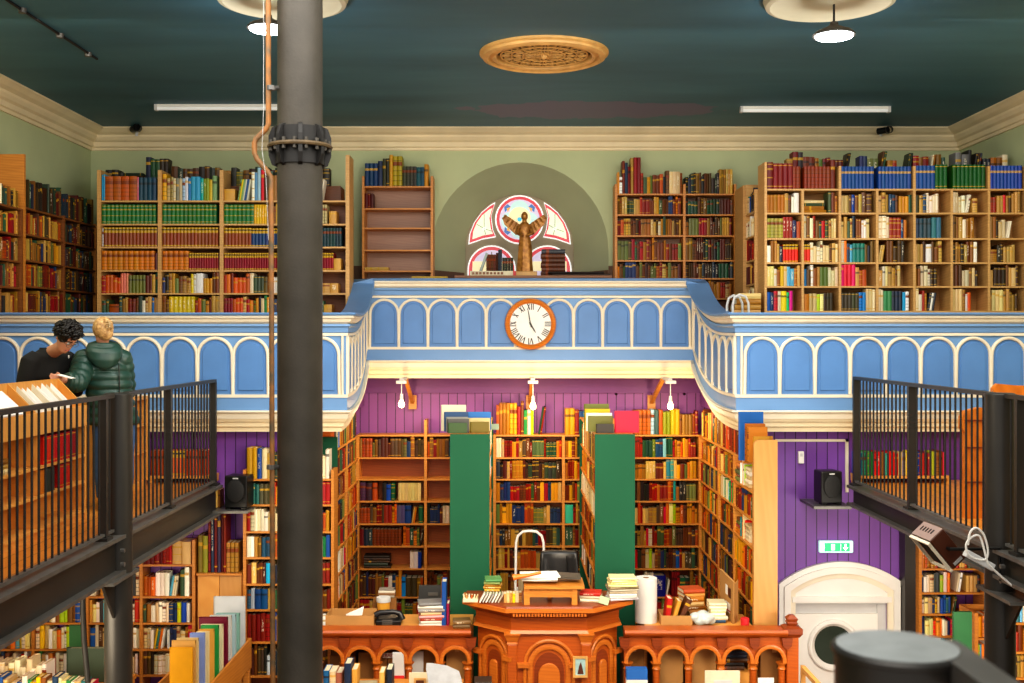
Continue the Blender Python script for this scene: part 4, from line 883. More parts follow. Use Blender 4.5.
# browsing trough in front of the left cases
tx0, tx1 = -2.98, -2.55
tg = thing('browsing_trough', 'wooden browsing trough of large books below the left mezzanine', 'trough', ((tx0+tx1)/2,9.7,0))
zt0 = Z(683,9.3)-.02
put('floor_board', B(tx0,tx1,8.8,10.75,1.36,1.38), M['oak'], tg)
for xx in (tx0-.02, tx1): put('side_rail', B(xx,xx+.02,8.8,10.75,1.38,zt0), M['oak'], tg)
for yy_ in (8.78, 10.75): put('end_board', B(tx0-.02,tx1+.02,yy_,yy_+.02,1.36,zt0), M['oak'], tg)
for xx in (tx0-.015, tx1-.025):
    for yy_ in (8.82, 10.70): put('leg', B(xx,xx+.04,yy_,yy_+.04,0,1.36), M['oak'], tg)
wt = 'in the browsing trough under the left mezzanine'
for px0, px1, py0, d, c, th in ((169,205,648,8.86,'#dca038',.03),(171,206,641,8.95,'#c8a068',.03),(176,207,638.5,9.03,'#d8c090',.03),(189,216,634,9.2,'#8898c8',.05),(196,219,632,9.35,'#d8c8a0',.03),(198,222,630,9.5,'#caa060',.04),(200,225,626,9.65,'#3c8c50',.04),(200,226,625,9.8,'#d8d0b0',.04),(198,228,618,9.95,'#6a1430',.05),(209,231,616,10.1,'#c8c8c4',.04),(214,236,615,10.25,'#a8c0c8',.05),(215,240,614,10.4,'#8ab0a8',.05),(213,245,597,10.62,'#c4c8cc',.04)):
    x0, x1 = max(X(px0,d),tx0+.01), min(X(px1,d),tx1-.012)
    bk((x0,d+th,1.381),(0,-1,0),RX,UP,th,x1-x0,Z(py0,d)-1.381,c,wt,0)
# table of books at the bottom left
tbl = thing('book_table', 'low table covered with rows of books at the bottom left', 'table', (-4.1,9.3,0))
tzt = Z(683,9.3)-.12
put('table_top', B(-4.75,-3.38,8.55,9.95,tzt-.04,tzt), M['oak'], tbl)
for xx in (-4.7,-3.45):
    for yy_ in (8.6,9.88): put('leg', B(xx,xx+.06,yy_,yy_+.06,0,tzt-.04), M['oak'], tbl)
wq = 'on the book table under the left mezzanine'
fill(fr_front(-4.72,8.65),.0,1.32,tzt+.001,.4,.3,[('r','bright',None,.22)],wq+', front row',.03,.055)
fill(fr_front(-4.72,9.0),.0,1.32,tzt+.001,.4,.3,[('r','bright',None,.25)],wq+', middle row',.03,.055)
fill(fr_front(-4.72,9.4),.0,.75,tzt+.001,.4,.3,[('r','pale',None,.27)],wq+', back row',.03,.055)
bk((-3.92,9.75,tzt+.001),(0,-1,0),RX,UP,.05,.42,.3,'#3a4a3c',wq,0); 
tag(put('green_display_board', B(X(70,10.4),X(83,10.4),10.38,10.42,0,Z(625,10.4)), M['green2']), 'green board standing behind the book table at the bottom left', 'board')
tag(put('metal_stand_rod', MB().tube([W(88,683,8.7),W(84,640,8.75),W(83,612,8.8),V((X(83,8.8),8.8,2.83))],.022,10), M['iron_dark'], smooth=True), 'dark bent metal rod hanging below the left mezzanine beam', 'rod')
# right foreground things under the mezzanine
for px0,px1,py0,d,m,lb in ((954,972,612,10.0,'green2','green board standing beside the case under the right mezzanine'),):
    t = put('display_board', B(X(px0,d),X(px1,d),d,d+.04,0,Z(py0,d)), M[m]); tag(t, lb, 'board')
tt = thing('book_stand', 'open wooden stand with brown boxes and books, right of the green board', 'book stand', (X(984,10.6),10.6,0))
put('side_panel', B(X(972.5,10.4),X(976,10.4),10.35,10.7,0,Z(612,10.4)), M['oak'], tt); put('side_panel', B(X(1000,10.4),X(1003,10.4),10.35,10.7,0,Z(612,10.4)), M['oak'], tt)
for py in (637,665): put('shelf', B(X(976,10.4)+.002,X(1000,10.4)-.002,10.36,10.7,Z(py,10.4)-.02,Z(py,10.4)), M['oak'], tt)
put('back_panel', B(X(972.5,10.4),X(1003,10.4),10.70,10.71,0,Z(612,10.4)), M['oak'], tt)
fill(fr_front(X(976,10.4)+.005,10.37),0,.21,Z(637,10.4)+.001,.3,.26,[('b',['#d89848','#c87838'],.05,.2),('b',['#8a4420'],.09,.22)],'top shelf of the stand beside the green board')
fill(fr_front(X(976,10.4)+.005,10.37),0,.21,Z(665,10.4)+.001,.25,.26,[('r','bright',None)],'lower shelf of the stand beside the green board',.02,.035)
x0 = X(1006,10.0)
rr_ = bookcase('small orange bookcase at the right edge beyond the steel post','case at the right edge',fr_front(x0,10.0),Z(590,10),.0,[.55],[Z(623,10),Z(652,10),Z(678,10)],.24,M['oak'],M['brown_back'],[[[('r','bright',None,.26)]],[[('r','warm',None)]],[[('r','old',None)]]],upt=.03,topmax=.3)

# ================================================================== MEZZANINE FURNITURE
# browsing counter: shelves below, slanted bins of prints above
c0, c1, yb0, yb1 = -3.65, -3.41, 5.6, 8.86
ct = thing('browsing_counter', 'long wooden browsing counter with slanted print bins and open shelves below', 'counter', ((c0+c1)/2,7.2,MZ))
zf, zk = 4.05, 4.265
ys = [5.6, 6.5, 7.2, 7.95, 8.86]
put('back_panel', B(c0,c0+.015,yb0,yb1,MZ,zk), M['counter'], ct)
put('fascia', B(c1-.02,c1,yb0,yb1,zf-.16,zf), M['counter'], ct)
slope = MB().hexa([(c0+.016,yb0,zk-.16),(c1-.021,yb0,zf-.15),(c1-.021,yb1,zf-.15),(c0+.016,yb1,zk-.16),(c0+.016,yb0,zk-.145),(c1-.021,yb0,zf-.135),(c1-.021,yb1,zf-.135),(c0+.016,yb1,zk-.145)])
put('bin_floor', slope, M['counter'], ct)
for i, y in enumerate(ys):
    y = min(y, yb1-.02)
    put('bin_divider', MB().rings([[(c0+.016,yy_,zk-.144),(c1-.021,yy_,zf-.134),(c1-.021,yy_,zf+.004),(c0+.016,yy_,zk)] for yy_ in (y,y+.018)]), M['counter'], ct)
    put('upright', B(c0+.016,c1-.005,y,y+.02,MZ,zf-.165), M['counter'], ct)
for i in range(4):
    for z in (MZ+.08, MZ+.32, MZ+.53): put('shelf', B(c0+.016,c1-.004,ys[i]+.021,min(ys[i+1],yb1-.02)-.001,z-.02,z), M['counter'], ct)
put('base', B(c0+.016,c1-.03,yb0,yb1,MZ,MZ+.059), M['counter'], ct)
frc = (V((c1,ys[3]+.02,0)), RY, -RX)
fill(frc,.05,.86,MZ+.531,.21,.2,[('g',.06),('s','#c83c30',4,.05,.22,1),('s','#b02c30',6,.05,.22,1),('s','#8a1c24',3,.045,.21,1)],'upper shelf of the browsing counter, by the woman')
fill(frc,.05,.86,MZ+.321,.18,.2,[('b',['#b87038'],.12,.2),('s','#26342c',2,.07,.21,0),('g',.1),('s','#b83430',3,.07,.21,1)],'middle shelf of the browsing counter, by the woman')
frc2 = (V((c1,ys[2]+.02,0)), RY, -RX)
fill(frc2,.05,.7,MZ+.531,.2,.2,[('f','ficdark',3,.3)],'upper shelf of the browsing counter, middle bay')
# prints standing in the bins
pr0 = None
def print_sheet(y, w, h, lift, lb, m='white_paper'):
    x = c1 - .05; zc_ = zf-.125
    tlt = V((-.34,.0,.24)).normalized(); q = MB()
    a = V((c0+.05, y, zk-.13+lift*.3)); b = V((c0+.05+.0, y+w, zk-.13+lift*.3)); n = V((.50,0,.86)).normalized()
    e = V((c1-c0-.12, 0, -(zk-zf)*(c1-c0-.12)/(c1-c0)))
    a, b = a+UP*lift, b+UP*lift
    q.rings([[a,b,b+e,a+e],[a+n*.012,b+n*.012,b+e+n*.012,a+e+n*.012]])
    return tag(put('print_sheet', q, M[m]), lb, 'print', 'prints in the browsing counter bins')
N_ = ['first','second','third','fourth','fifth','sixth','seventh','eighth','ninth','tenth','eleventh']
for i, (y, w, lift, m) in enumerate(((6.55,.58,.02,'cream_paper'),(6.62,.5,.045,'white_paper'),(7.26,.62,.012,'white_paper'),(7.3,.5,.034,'grey_white'),(7.36,.42,.056,'white_paper'))):
    print_sheet(y, w, 0, lift, f'{N_[i]} large pale print lying in the counter bins, counted from the left edge', m)
for i in range(8):       # cards standing on edge in the last bin
    y = 8.02 + i*.085; hh = .11 + .03*random.random(); q = MB()
    k = .30; a = V((c0+.04+.03*random.random(), y, 0)); 
    zz0 = lambda x: zk-.135 + (x-(c0+.016))*(zf-.134-zk+.144)/(c1-c0-.037)
    xa, xb = c0+.04, c1-.05
    q.rings([[(xa,y+dy,zz0(xa)+.004),(xb,y+dy,zz0(xb)+.004),(xb,y+dy+.03,zz0(xb)+hh),(xa,y+dy+.03,zz0(xa)+hh)] for dy in (0,.008)])
    tag(put('print_card', q, M['white_paper' if i % 3 else 'cream_paper']), f'{N_[i]} pale card standing in the last counter bin, counted from the left', 'print', 'cards in the counter bin by the man')
ps = MB().box(-3.74,-3.43,8.9,9.12,4.10,4.104)
# second unit behind the woman
u2 = thing('display_bookcase', 'waist high orange wood bookcase just behind the woman', 'bookcase', (-3.67,10.35,MZ))
ux0, ux1, uy0, uy1, uz = -3.95, -3.57, 9.85, 10.85, 4.02
put('top', B(ux0,ux1,uy0,uy1,uz-.03,uz), M['counter'], u2); put('base', B(ux0,ux1-.02,uy0,uy1,MZ,MZ+.06), M['counter'], u2); put('back_panel', B(ux0,ux0+.015,uy0+.026,uy1-.026,MZ+.06,uz-.03), M['counter'], u2)
for y in (uy0, uy1-.025): put('side_panel', B(ux0,ux1,y,y+.025,MZ+.06,uz-.03), M['counter'], u2)
for z in (MZ+.36, MZ+.62): put('shelf', B(ux0+.016,ux1-.005,uy0+.026,uy1-.026,z-.02,z), M['counter'], u2)
fill((V((ux1,uy0+.03,0)),RY,-RX),0,.9,MZ+.621,.22,.3,[('r','warm',.6)],'top shelf of the bookcase behind the woman')
# low shelves at the far ends of both mezzanines
def low_shelf(x0, x1, lb):
    t = thing('low_shelf', lb, 'shelf', ((x0+x1)/2,11.2,MZ))
    put('board', B(x0,x1,11.03,11.31,MZ+.05,MZ+.075), M['counter'], t)
    for xx in (x0, x1-.03): put('foot', B(xx,xx+.03,11.04,11.3,MZ,MZ+.05), M['counter'], t)
low_shelf(-3.62,-2.99,'low shelf of red and tan volumes at the far end of the left mezzanine')
fill(fr_front(-3.62,11.05),.0,.62,MZ+.076,.3,.26,[('s','#a8501c',4,.04,.25,2),('s','#c0602c',5,.04,.25,6),('s','#b8481c',5,.04,.25,2)],'low shelf at the end of the left mezzanine')
low_shelf(3.5,4.42,'low shelf of colourful volumes at the far end of the right mezzanine')
cset = ['#2c58b8','#48a088','#4aa050','#2a7a40','#d83838','#d82c30','#8a5c30','#50a898','#e03030','#d82c2c','#b8302c','#c8b080','#a898a8','#d8b838','#e8d030','#4a6ab0','#3a5aa8','#c0504c','#702030','#8a1c28','#a0a830','#8a5a2c','#7a4a2c','#c84858','#e02c34']
fill(fr_front(3.5,11.05),.0,.92,MZ+.076,.3,.26,[('b',cset,.036,.235)],'low shelf at the end of the right mezzanine')
# knotty wooden furniture on the right mezzanine
kb = thing('wooden_pew', 'knotty orange wooden high backed pew with stepped ends behind the right railing', 'pew', (4.1,9.2,MZ))
kx = X(966,8.9)
put('end_panel', MB().prism([(kx,MZ),(kx+.26,MZ),(kx+.26,3.93),(kx+.22,4.0),(kx+.12,4.03),(kx,4.0),(kx-.03,3.95),(kx-.03,3.86),(kx,3.82)],8.9,8.98), M['knotty'], kb)
bx = 4.16
put('seat', B(bx-.02,kx+1.6,8.99,9.4,MZ+.42,MZ+.46), M['knotty'], kb)
put('back_panel', MB().prism([(bx,MZ),(kx+1.6,MZ),(kx+1.6,4.15),(bx+.18,4.185),(bx+.02,4.20),(bx-.02,4.16),(bx-.02,4.08),(bx,4.08)],9.42,9.48), M['knotty'], kb)
for z in (3.42,3.70,3.92): put('moulding', B(kx-.012,kx+.262,8.885,8.899,z,z+.012), M['pulpit_dark'], kb)
for z in (3.6,3.85): put('moulding', B(bx-.01,kx+1.6,9.405,9.419,z,z+.012), M['pulpit_dark'], kb)

# speakers on the beam ends
def speaker(px0, px1, py0, py1, d, lb, ang):
    xc = (X(px0,d)+X(px1,d))/2; w = (X(px1,d)-X(px0,d))*.86; h = Z(py0,d)-Z(py1,d); z0 = Z(py1,d)
    t = thing('speaker', lb, 'speaker', (xc,d+.1,z0)); R = Matrix.Rotation(ang,4,'Z'); c = V((xc,d+.1,z0+h/2))
    put('cabinet', MB().obox(c,w,.2,h,R), M['black'], t, bevel=.012)
    f = c + R.to_3x3() @ V((0,-.105,.01)); RR = R @ Matrix.Rotation(PI/2,4,'X')
    ov = MB().rings([[f + R.to_3x3() @ V((w*.40*s*math.cos(2*PI*k/28), -y, h*.36*s*math.sin(2*PI*k/28)-.0)) for k in range(28)] for s, y in ((1,0),(.97,.012),(.7,.02),(.3,.024))])
    put('grille', ov, paint('black_mesh_'+str(px0),'#202020',.7,.2,80), t, smooth=True)
    put('badge', MB().obox(f + R.to_3x3() @ V((0,.001,h*.39)),.055,.006,.012,R), M['grey_white'], t)
    for s in (-1,1): put('foot', MB().obox(c + R.to_3x3() @ V((s*w*.34,-.06,-h/2-.008)),.05,.08,.016,R), M['black'], t)
for px0,px1,py0,py1,lb,sl,an in ((223,250.5,476,508,'black speaker on a ledge at the end of the left mezzanine beam','left',-.12),(818,843.5,471.5,503.5,'black speaker on a ledge above the exit sign','right',.12)):
    d = 10.9; z0 = Z(py1,d)
    speaker(px0,px1,py0,py1,d,lb,an)
    x0, x1 = (X(px0-9,d), X(px1-1,d)) if sl == 'left' else (X(px0-6,d), X(px1+6,d))
    tag(put('speaker_shelf', B(min(x0,x1),max(x0,x1),d-.07,YW-.002,z0-.045,z0-.018), M['steel_edge']), f'small metal ledge under the {sl} speaker', 'shelf')
fill(fr_front(X(213.5,11.0),11.02),0,.062,Z(508,10.9)-.017,.3,.2,[('b',['#c8a868','#8a5a30'],.026,.18)],'on the ledge beside the left speaker')

# brown lamp box hanging under the right beam
hd = 7.85
k_ = hd/8.75
hD = W(912,534,hd); e1, e2, e3 = W(924.6,522,hd+.02)-hD, W(930.4,541.8,hd-.30)-hD, W(934.5,561,hd+.085)-hD
HP = lambda a,b,c: hD + e1*a + e2*b + e3*c
ht = thing('hall_heater', 'brown metal heater box tilted down under the right mezzanine beam', 'heater', HP(.5,.5,.5))
pbox = lambda q,a0,a1,b0,b1,c0_,c1_: q.hexa([HP(a0,b0,c0_),HP(a1,b0,c0_),HP(a1,b1,c0_),HP(a0,b1,c0_),HP(a0,b0,c1_),HP(a1,b0,c1_),HP(a1,b1,c1_),HP(a0,b1,c1_)])
put('casing', pbox(MB(),0,1,0,1,0,1), M['brown_metal'], ht, bevel=.006)
put('top_plate', pbox(MB(),.01,.99,.01,.99,-.03,-.001), M['pink_metal'], ht)
for k in range(5): put('vent_slot', pbox(MB(),.42,.72,.16+.14*k,.22+.14*k,-.036,-.031), M['void'], ht)
fl = MB()
for a in ((0,.05,-.02,1.02),(.95,1,-.02,1.02)): pbox(fl,-.22,-.05,a[2],a[3],a[0],a[1])
for a in ((0,.05),(.95,1)): pbox(fl,-.22,-.05,a[0],a[1],.05,.95)
put('front_frame', fl, M['cream'], ht)
put('element', pbox(MB(),-.04,-.01,.06,.94,.06,.94), M['void'], ht)
put('badge', pbox(MB(),.2,.8,1.002,1.02,.86,.94), M['grey_white'], ht)
put('bracket_arm', MB().tube([HP(.5,1.0,.45), HP(.5,1.12,.45), HP(.5,1.1,.45)+V((.13,.0,.0)), V((MX1-.05,hd-.25,HP(.5,1.1,.45).z)), V((MX1-.05,hd-.25,2.929))],.013,8), M['black'], ht)
cb_ = MB().tube(spline([W(968,545,7.35),W(970,533,7.35),W(976,528,7.35),W(984,535,7.35),W(988,552,7.35),W(984,560,7.35),W(970,556,7.35),W(966,545,7.35),W(972,537,7.35),W(980,537,7.35),W(986,556,7.35),W(990,566,7.35),V((MX1-.06,7.35,2.925))]),.0075,6)
tag(put('heater_cable', cb_, M['white']), 'looped white cable beside the brown heater box', 'cable')
tag(put('junction_box', MB().obox(W(979,560,7.38),.21,.06,.05,Matrix.Rotation(.5,4,'Y')), M['grey_white'], bevel=.006), 'pale grey junction box at the end of the white cable', 'junction box')

# ================================================================== CLOCK, LAMPS, GALLERY LEDGE
kc = W(530.5,324,13.23); kr = 25.8/F*13.23
ck = thing('wall_clock', 'round wooden clock with roman numerals on the raised parapet', 'clock', kc - UP*kr)
kc.y = 13.30 - .03; RX90 = Matrix.Rotation(PI/2,4,'X')
put('case', MB().lathe([(kr*.78,.0),(kr,0),(kr,.03),(kr*.97,.055),(kr*.90,.065),(kr*.84,.05),(kr*.80,.035)], kc, 48, RX90, cap=False), wood('clock_wood','#b8641c','#d8852f',.3), ck, smooth=True)
put('dial', MB().lathe([(.001,.03),(kr*.83,.03)], kc, 48, RX90, cap=False), M['white_paper'], ck)
q = MB(); yd_ = kc.y - .034
def stroke(c, a, l, w, ang):     # short bar on the dial; a = direction of the hour, ang = tilt of the stroke
    ux, uz = math.sin(a), math.cos(a); tx, tz = uz, -ux
    dx, dz = ux*math.cos(ang)+tx*math.sin(ang), uz*math.cos(ang)+tz*math.sin(ang); px_, pz_ = dz, -dx
    P = [(c[0]+dx*s*l/2+px_*e*w/2, c[1]+dz*s*l/2+pz_*e*w/2) for s, e in ((-1,-1),(-1,1),(1,1),(1,-1))]
    q.rings([[(x,yd_+.003,z) for x,z in P],[(x,yd_,z) for x,z in P]])
NUM = ['XII','I','II','III','IIII','V','VI','VII','VIII','IX','X','XI']
for h, sname in enumerate(NUM):
    a = 2*PI*h/12; wds = {'I':.022,'V':.044,'X':.044}; tot = sum(wds[ch] for ch in sname); p_ = -tot/2
    for ch in sname:
        m = p_ + wds[ch]/2; p_ += wds[ch]; rr = kr*.67
        cx_, cz_ = kc.x + math.sin(a)*rr + math.cos(a)*m, kc.z + math.cos(a)*rr - math.sin(a)*m
        l = kr*.24
        if ch == 'I': stroke((cx_,cz_),a,l,.011,0)
        elif ch == 'V':
            for s_, w_ in ((-1,.012),(1,.007)): stroke((cx_+s_*.01*math.cos(a),cz_-s_*.01*math.sin(a)),a,l*1.02,w_,s_*.25)
        else:
            stroke((cx_,cz_),a,l*1.05,.013,-.38); stroke((cx_,cz_),a,l*1.05,.007,.38)
put('numerals', q, M['black'], ck)
def hand(nm, ang, l, w):
    a = math.radians(ang); ux, uz = math.sin(a), math.cos(a); tx, tz = uz, -ux
    P = [(-l*.2,w*.5),(0,w),(l*.72,w*.75),(l,0),(l*.72,-w*.75),(0,-w),(-l*.2,-w*.5)]
    put(nm, MB().rings([[(kc.x+ux*s+tx*e, yd_-y, kc.z+uz*s+tz*e) for s,e in P] for y in (.004,.008)]), M['black'], ck)
hand('hour_hand', 149, kr*.42, .010); hand('minute_hand', 350, kr*.66, .007)
put('hub', MB().lathe([(.012,.03),(.012,.048)], kc, 12, RX90), M['black'], ck)
# three bulb brackets under the raised gallery
for i, (px, pb, lb) in enumerate(((401.5,404,'bare glowing bulb hanging from a wooden bracket above the left bookcase bays'),(533,406,'bare glowing bulb hanging from a wooden bracket straight below the clock'),(670.5,406,'bare glowing bulb hanging from a wooden bracket above the right bookcase bays'))):
    d = 13.05; x = X(px,d); zb_ = Z(pb,d); zt_ = Z(381,d)
    t = thing('bulb_lamp', lb, 'hanging lamp', (x,d,zb_), 'bare bulb lamps')
    sxx = {0:.06,1:-.02,2:-.12}[i]
    put('arm', MB().obox(V((x+sxx/3,13.4,zt_+.02)),.05,.85,.03,Matrix.Rotation(-sxx*.5,4,'Z')), M['grey_white'], t)
    a_, b_ = V((x+sxx+.0,13.86,Z(402,13.9))), V((x+sxx*.5,13.3,zt_)); u_ = (b_-a_); n_ = V((1,0,0)); 
    w_ = u_.cross(n_).normalized()*.02
    put('brace', MB().rings([[a_-n_*.022-w_,a_+n_*.022-w_,a_+n_*.022+w_,a_-n_*.022+w_],[b_-n_*.022-w_,b_+n_*.022-w_,b_+n_*.022+w_,b_-n_*.022+w_]]), M['oak'], t)
    put('wall_block', B(x+sxx-.05,x+sxx+.05,13.86,13.898,Z(409,13.9),Z(395,13.9)), M['oak'], t)
    put('ceiling_plate', B(x-.06,x+.06,d-.05,d+.05,zt_-.03,zt_+.004), M['white'], t)
    put('flex', MB().tube([(x,d,zt_-.02),(x,d,zb_+.10)],.006,6), M['white'], t)
    put('socket', MB().lathe([(.02,.045),(.022,.06),(.018,.12)], (x,d,zb_), 12), M['white'], t)
    put('bulb', MB().lathe([(.001,-.045),(.025,-.037),(.036,-.012),(.035,.005),(.026,.03),(.019,.05)], (x,d,zb_), 16, cap=False), M['bulb'], t, smooth=True)
    lt = bpy.data.lights.new('bulb_light','POINT'); lt.energy = 13; lt.color = (1,.74,.42); lt.shadow_soft_size = .06
    lo = bpy.data.objects.new('bulb_light', lt); COL.objects.link(lo); lo.location = (x,d-.02,zb_-.12)
# ledge desk behind the raised parapet with things on it
lz = Z(276,13.62)
ld = thing('gallery_desk', 'narrow desk top behind the raised parapet below the stained glass', 'desk', (.2,13.65,4.2))
put('top', B(-.68,1.25,13.48,13.93,lz-.03,lz), M['walnut'], ld)
for xx in (-.62,1.1): put('leg', B(xx,xx+.06,13.55,13.61,4.2,lz-.03), M['walnut'], ld); put('leg', B(xx,xx+.06,13.82,13.88,4.2,lz-.03), M['walnut'], ld)
wl_ = 'on the desk below the stained glass window'
bs = X(470,13.6)
# carton with pale row of book tops in front
cr_ = thing('long_low_box', 'long low pale box with a red end, in front of the winged statue', 'box', (X(492,13.55),13.55,lz))
put('body', B(X(470,13.55),X(513,13.55),13.5,13.6,lz,lz+.055), M['cream_paper'], cr_); put('red_end', B(X(513,13.55)+.001,X(516,13.55),13.5,13.6,lz,lz+.055), M['red'], cr_)
for k in range(9): put('dark_mark', B(X(472+3.6*k,13.5),X(474.4+3.6*k,13.5),13.492,13.499,lz+.012,lz+.042), M['walnut'], cr_)
fz = (V((X(476,13.7),13.66,0)),RX,RY)
lean(fz,.02,lz+.001,.03,.16,.30,'#a8b4b0',wl_,.35,.0,0); 
fill((V((X(486,13.7),13.66,0)),RX,RY),.0,.6,lz+.001,.45,.25,[('s','#6a4030',4,.03,.27,4),('b',['#4a2c20'],.025,.3),('s','#1c2238',1,.05,.33,0)],wl_)
fill((V((X(502,13.7),13.66,0)),RX,RY),.0,.15,lz+.001,.45,.25,[('s','#2a3020',5,.035,.23,4)],wl_)
zz = lz + .001
for k, c in enumerate(('#4a2410','#5a2c14','#50260f','#4c2816','#5a3018','#30343c')):
    x1 = X(565,13.65); L = X(565,13.65)-X(541,13.65) 
    bk((x1, 13.6, zz), UP, RY, -RX, .054, .2, L-.01*(k%2), c, wl_, 4); zz += .055
for k, (px0,px1,c,dz) in enumerate(((553,610,'#3c2c24',.02),(548,604,'#2c2420',.024))):
    bk((X(px1,13.52), 13.5, lz+.001+.0245*k), UP, RY, -RX, .022, .3-.1*(1-k), X(px1,13.52)-X(px0,13.52), c, 'flat on the desk right of the statue', 0)
for k in range(3): bk((X(440+4*k,13.6), 13.5, Z(277,13.42)-.05+.021*k), UP, RY, -RX, .02, .1, .6-.08*k, ('#3a3a34','#d8d0b8','#c8a860')[k], 'flat behind the parapet below the half empty case', 0)
l2 = thing('gallery_desk', 'small desk top behind the raised parapet below the half empty case', 'desk', (-1.2,13.45,4.2))
put('top', B(-1.50,-.72,13.48,13.7,Z(277,13.42)-.075,Z(277,13.42)-.051), M['walnut'], l2)
for xx in (-1.46,-.8): put('leg', B(xx,xx+.05,13.58,13.63,4.2,Z(277,13.42)-.075), M['walnut'], l2)
# winged figure
sx_, sy_ = X(524.5,13.72), 13.72
sg = thing('winged_statue', 'gilded winged robed statuette in front of the stained glass', 'statue', (sx_,sy_,lz))
put('plinth', B(X(514,13.7),X(537,13.7),13.63,13.82,lz,lz+.06), M['vent'], sg, bevel=.008)
bz = lz+.06
q = MB()
def ell(z, rx, ry, n=20, ox=0, fold=0): return [(sx_+ox+rx*(1+fold*math.cos(7*2*PI*k/n))*math.cos(2*PI*k/n), sy_+ry*(1+fold*math.cos(7*2*PI*k/n))*math.sin(2*PI*k/n), bz+z*.9) for k in range(n)]
q.rings([ell(0,.10,.08,28,0,.08),ell(.12,.092,.075,28,0,.08),ell(.28,.085,.07,28,.005,.07),ell(.42,.075,.062,28,.005,.04),ell(.50,.062,.05,28),ell(.57,.075,.055,28),ell(.63,.078,.055,28),ell(.67,.05,.045,28),ell(.69,.028,.028,28),ell(.72,.027,.028,28)])
q.sphere((sx_,sy_-.005,bz+.69),.05,12,(.85,.95,1.15))
q.tube([(sx_-.07,sy_-.02,bz+.565),(sx_-.10,sy_-.06,bz+.47),(sx_-.03,sy_-.10,bz+.45)],[.026,.022,.016],8); q.tube([(sx_+.07,sy_-.02,bz+.565),(sx_+.10,sy_-.06,bz+.47),(sx_+.03,sy_-.10,bz+.44)],[.026,.022,.016],8)
put('figure', q, M['brass'], sg, smooth=True)
for s_ in (-1,1):
    wv = MB(); base = [(.03,.56),(.06,.66),(.16,.74),(.25,.80),(.275,.74),(.25,.66),(.19,.60),(.12,.53),(.06,.50)]
    wv.rings([[(sx_+s_*a*1.0, sy_+.05+.10*a+yy_, bz+b*.9) for a,b in base] for yy_ in (-.012,.012)])
    wg = put('wing', wv, M['brass'], sg)
    for k in range(5):
        a0, b0 = .06+.04*k, .60+.03*k; a1, b1 = .10+.045*k, .52+.055*k
        put('feather', MB().tube([(sx_+s_*a0,sy_+.03+.1*a0,bz+b0*.9+.055),(sx_+s_*a1,sy_+.03+.1*a1,bz+b1*.9)],[.016,.009],6), M['brass'], wg)
# things at the right end of the gallery: boxes and silver tins behind the rail
for k, (z0, c) in enumerate(((4.86,'card'),(4.93,'card'),(5.0,'cream_paper'))):
    pass
sb = thing('side_table', 'low wooden chest behind the parapet by the narrow end case', 'chest', (2.72,12.3,3.84))
put('body', B(2.47,2.78,12.2,12.6,3.845,Z(310,12.2)), M['pine'], sb)
for k, (c, a) in enumerate((('#b08a54',.0),('#a87c48',.03),('#e0c890',.02))):
    bk((2.79,12.22,Z(310,12.2)+.002+.062*k),UP,RY,-RX,.06,.3,.29-.02*k,c,'flat stack behind the rail by the narrow end case',0)
for k in range(2):
    t = thing('chair_frame', ('nearer','farther')[k]+' bright metal tube hoop behind the sweeping rail', 'metal hoop', (2.38,12.1+.28*k,3.84))
    x0, y0 = 2.42-.02*k, 11.95+.22*k
    put('hoop', MB().tube([(x0,y0,3.84),(x0,y0,4.95),(x0+.02,y0,5.03),(x0+.07,y0,5.06),(x0+.14,y0,5.04),(x0+.17,y0,4.97),(x0+.2,y0,3.84)],.014,8), M['grey_white'], t, smooth=True)
# ================================================================== PULPIT AND BALUSTRADE
pu = thing('pulpit', 'carved orange wood pulpit front with gothic arched panels in the middle of the balustrade', 'pulpit', (.36,10.3,.9))
PT = Z(606.5,9.9)
plan = [(-.30,10.30),(.02,10.0),(.69,10.0),(1.0,10.30)]
def offs(k):
    c = [(-.30-k*1.0,10.30-.75*k),(.02-k*.45,10.0-k),(.69+k*.45,10.0-k),(1.0+k*1.0,10.30-.75*k)]
    return c + [(1.0+k,10.52),(-.30-k,10.52)]
def slab(k0, k1, z0, z1): return MB().rings([[(x,y,z0) for x,y in offs(k0)],[(x,y,z1) for x,y in offs(k1)]])
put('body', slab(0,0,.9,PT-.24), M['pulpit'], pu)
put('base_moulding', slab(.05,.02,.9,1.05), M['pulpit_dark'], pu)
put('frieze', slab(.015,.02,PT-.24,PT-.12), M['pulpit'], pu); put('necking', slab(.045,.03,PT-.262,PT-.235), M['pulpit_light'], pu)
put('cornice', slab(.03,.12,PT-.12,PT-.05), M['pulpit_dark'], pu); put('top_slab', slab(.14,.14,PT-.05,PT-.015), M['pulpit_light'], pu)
put('desk_top', slab(.12,.11,PT-.015,PT), M['pulpit_dark'], pu)
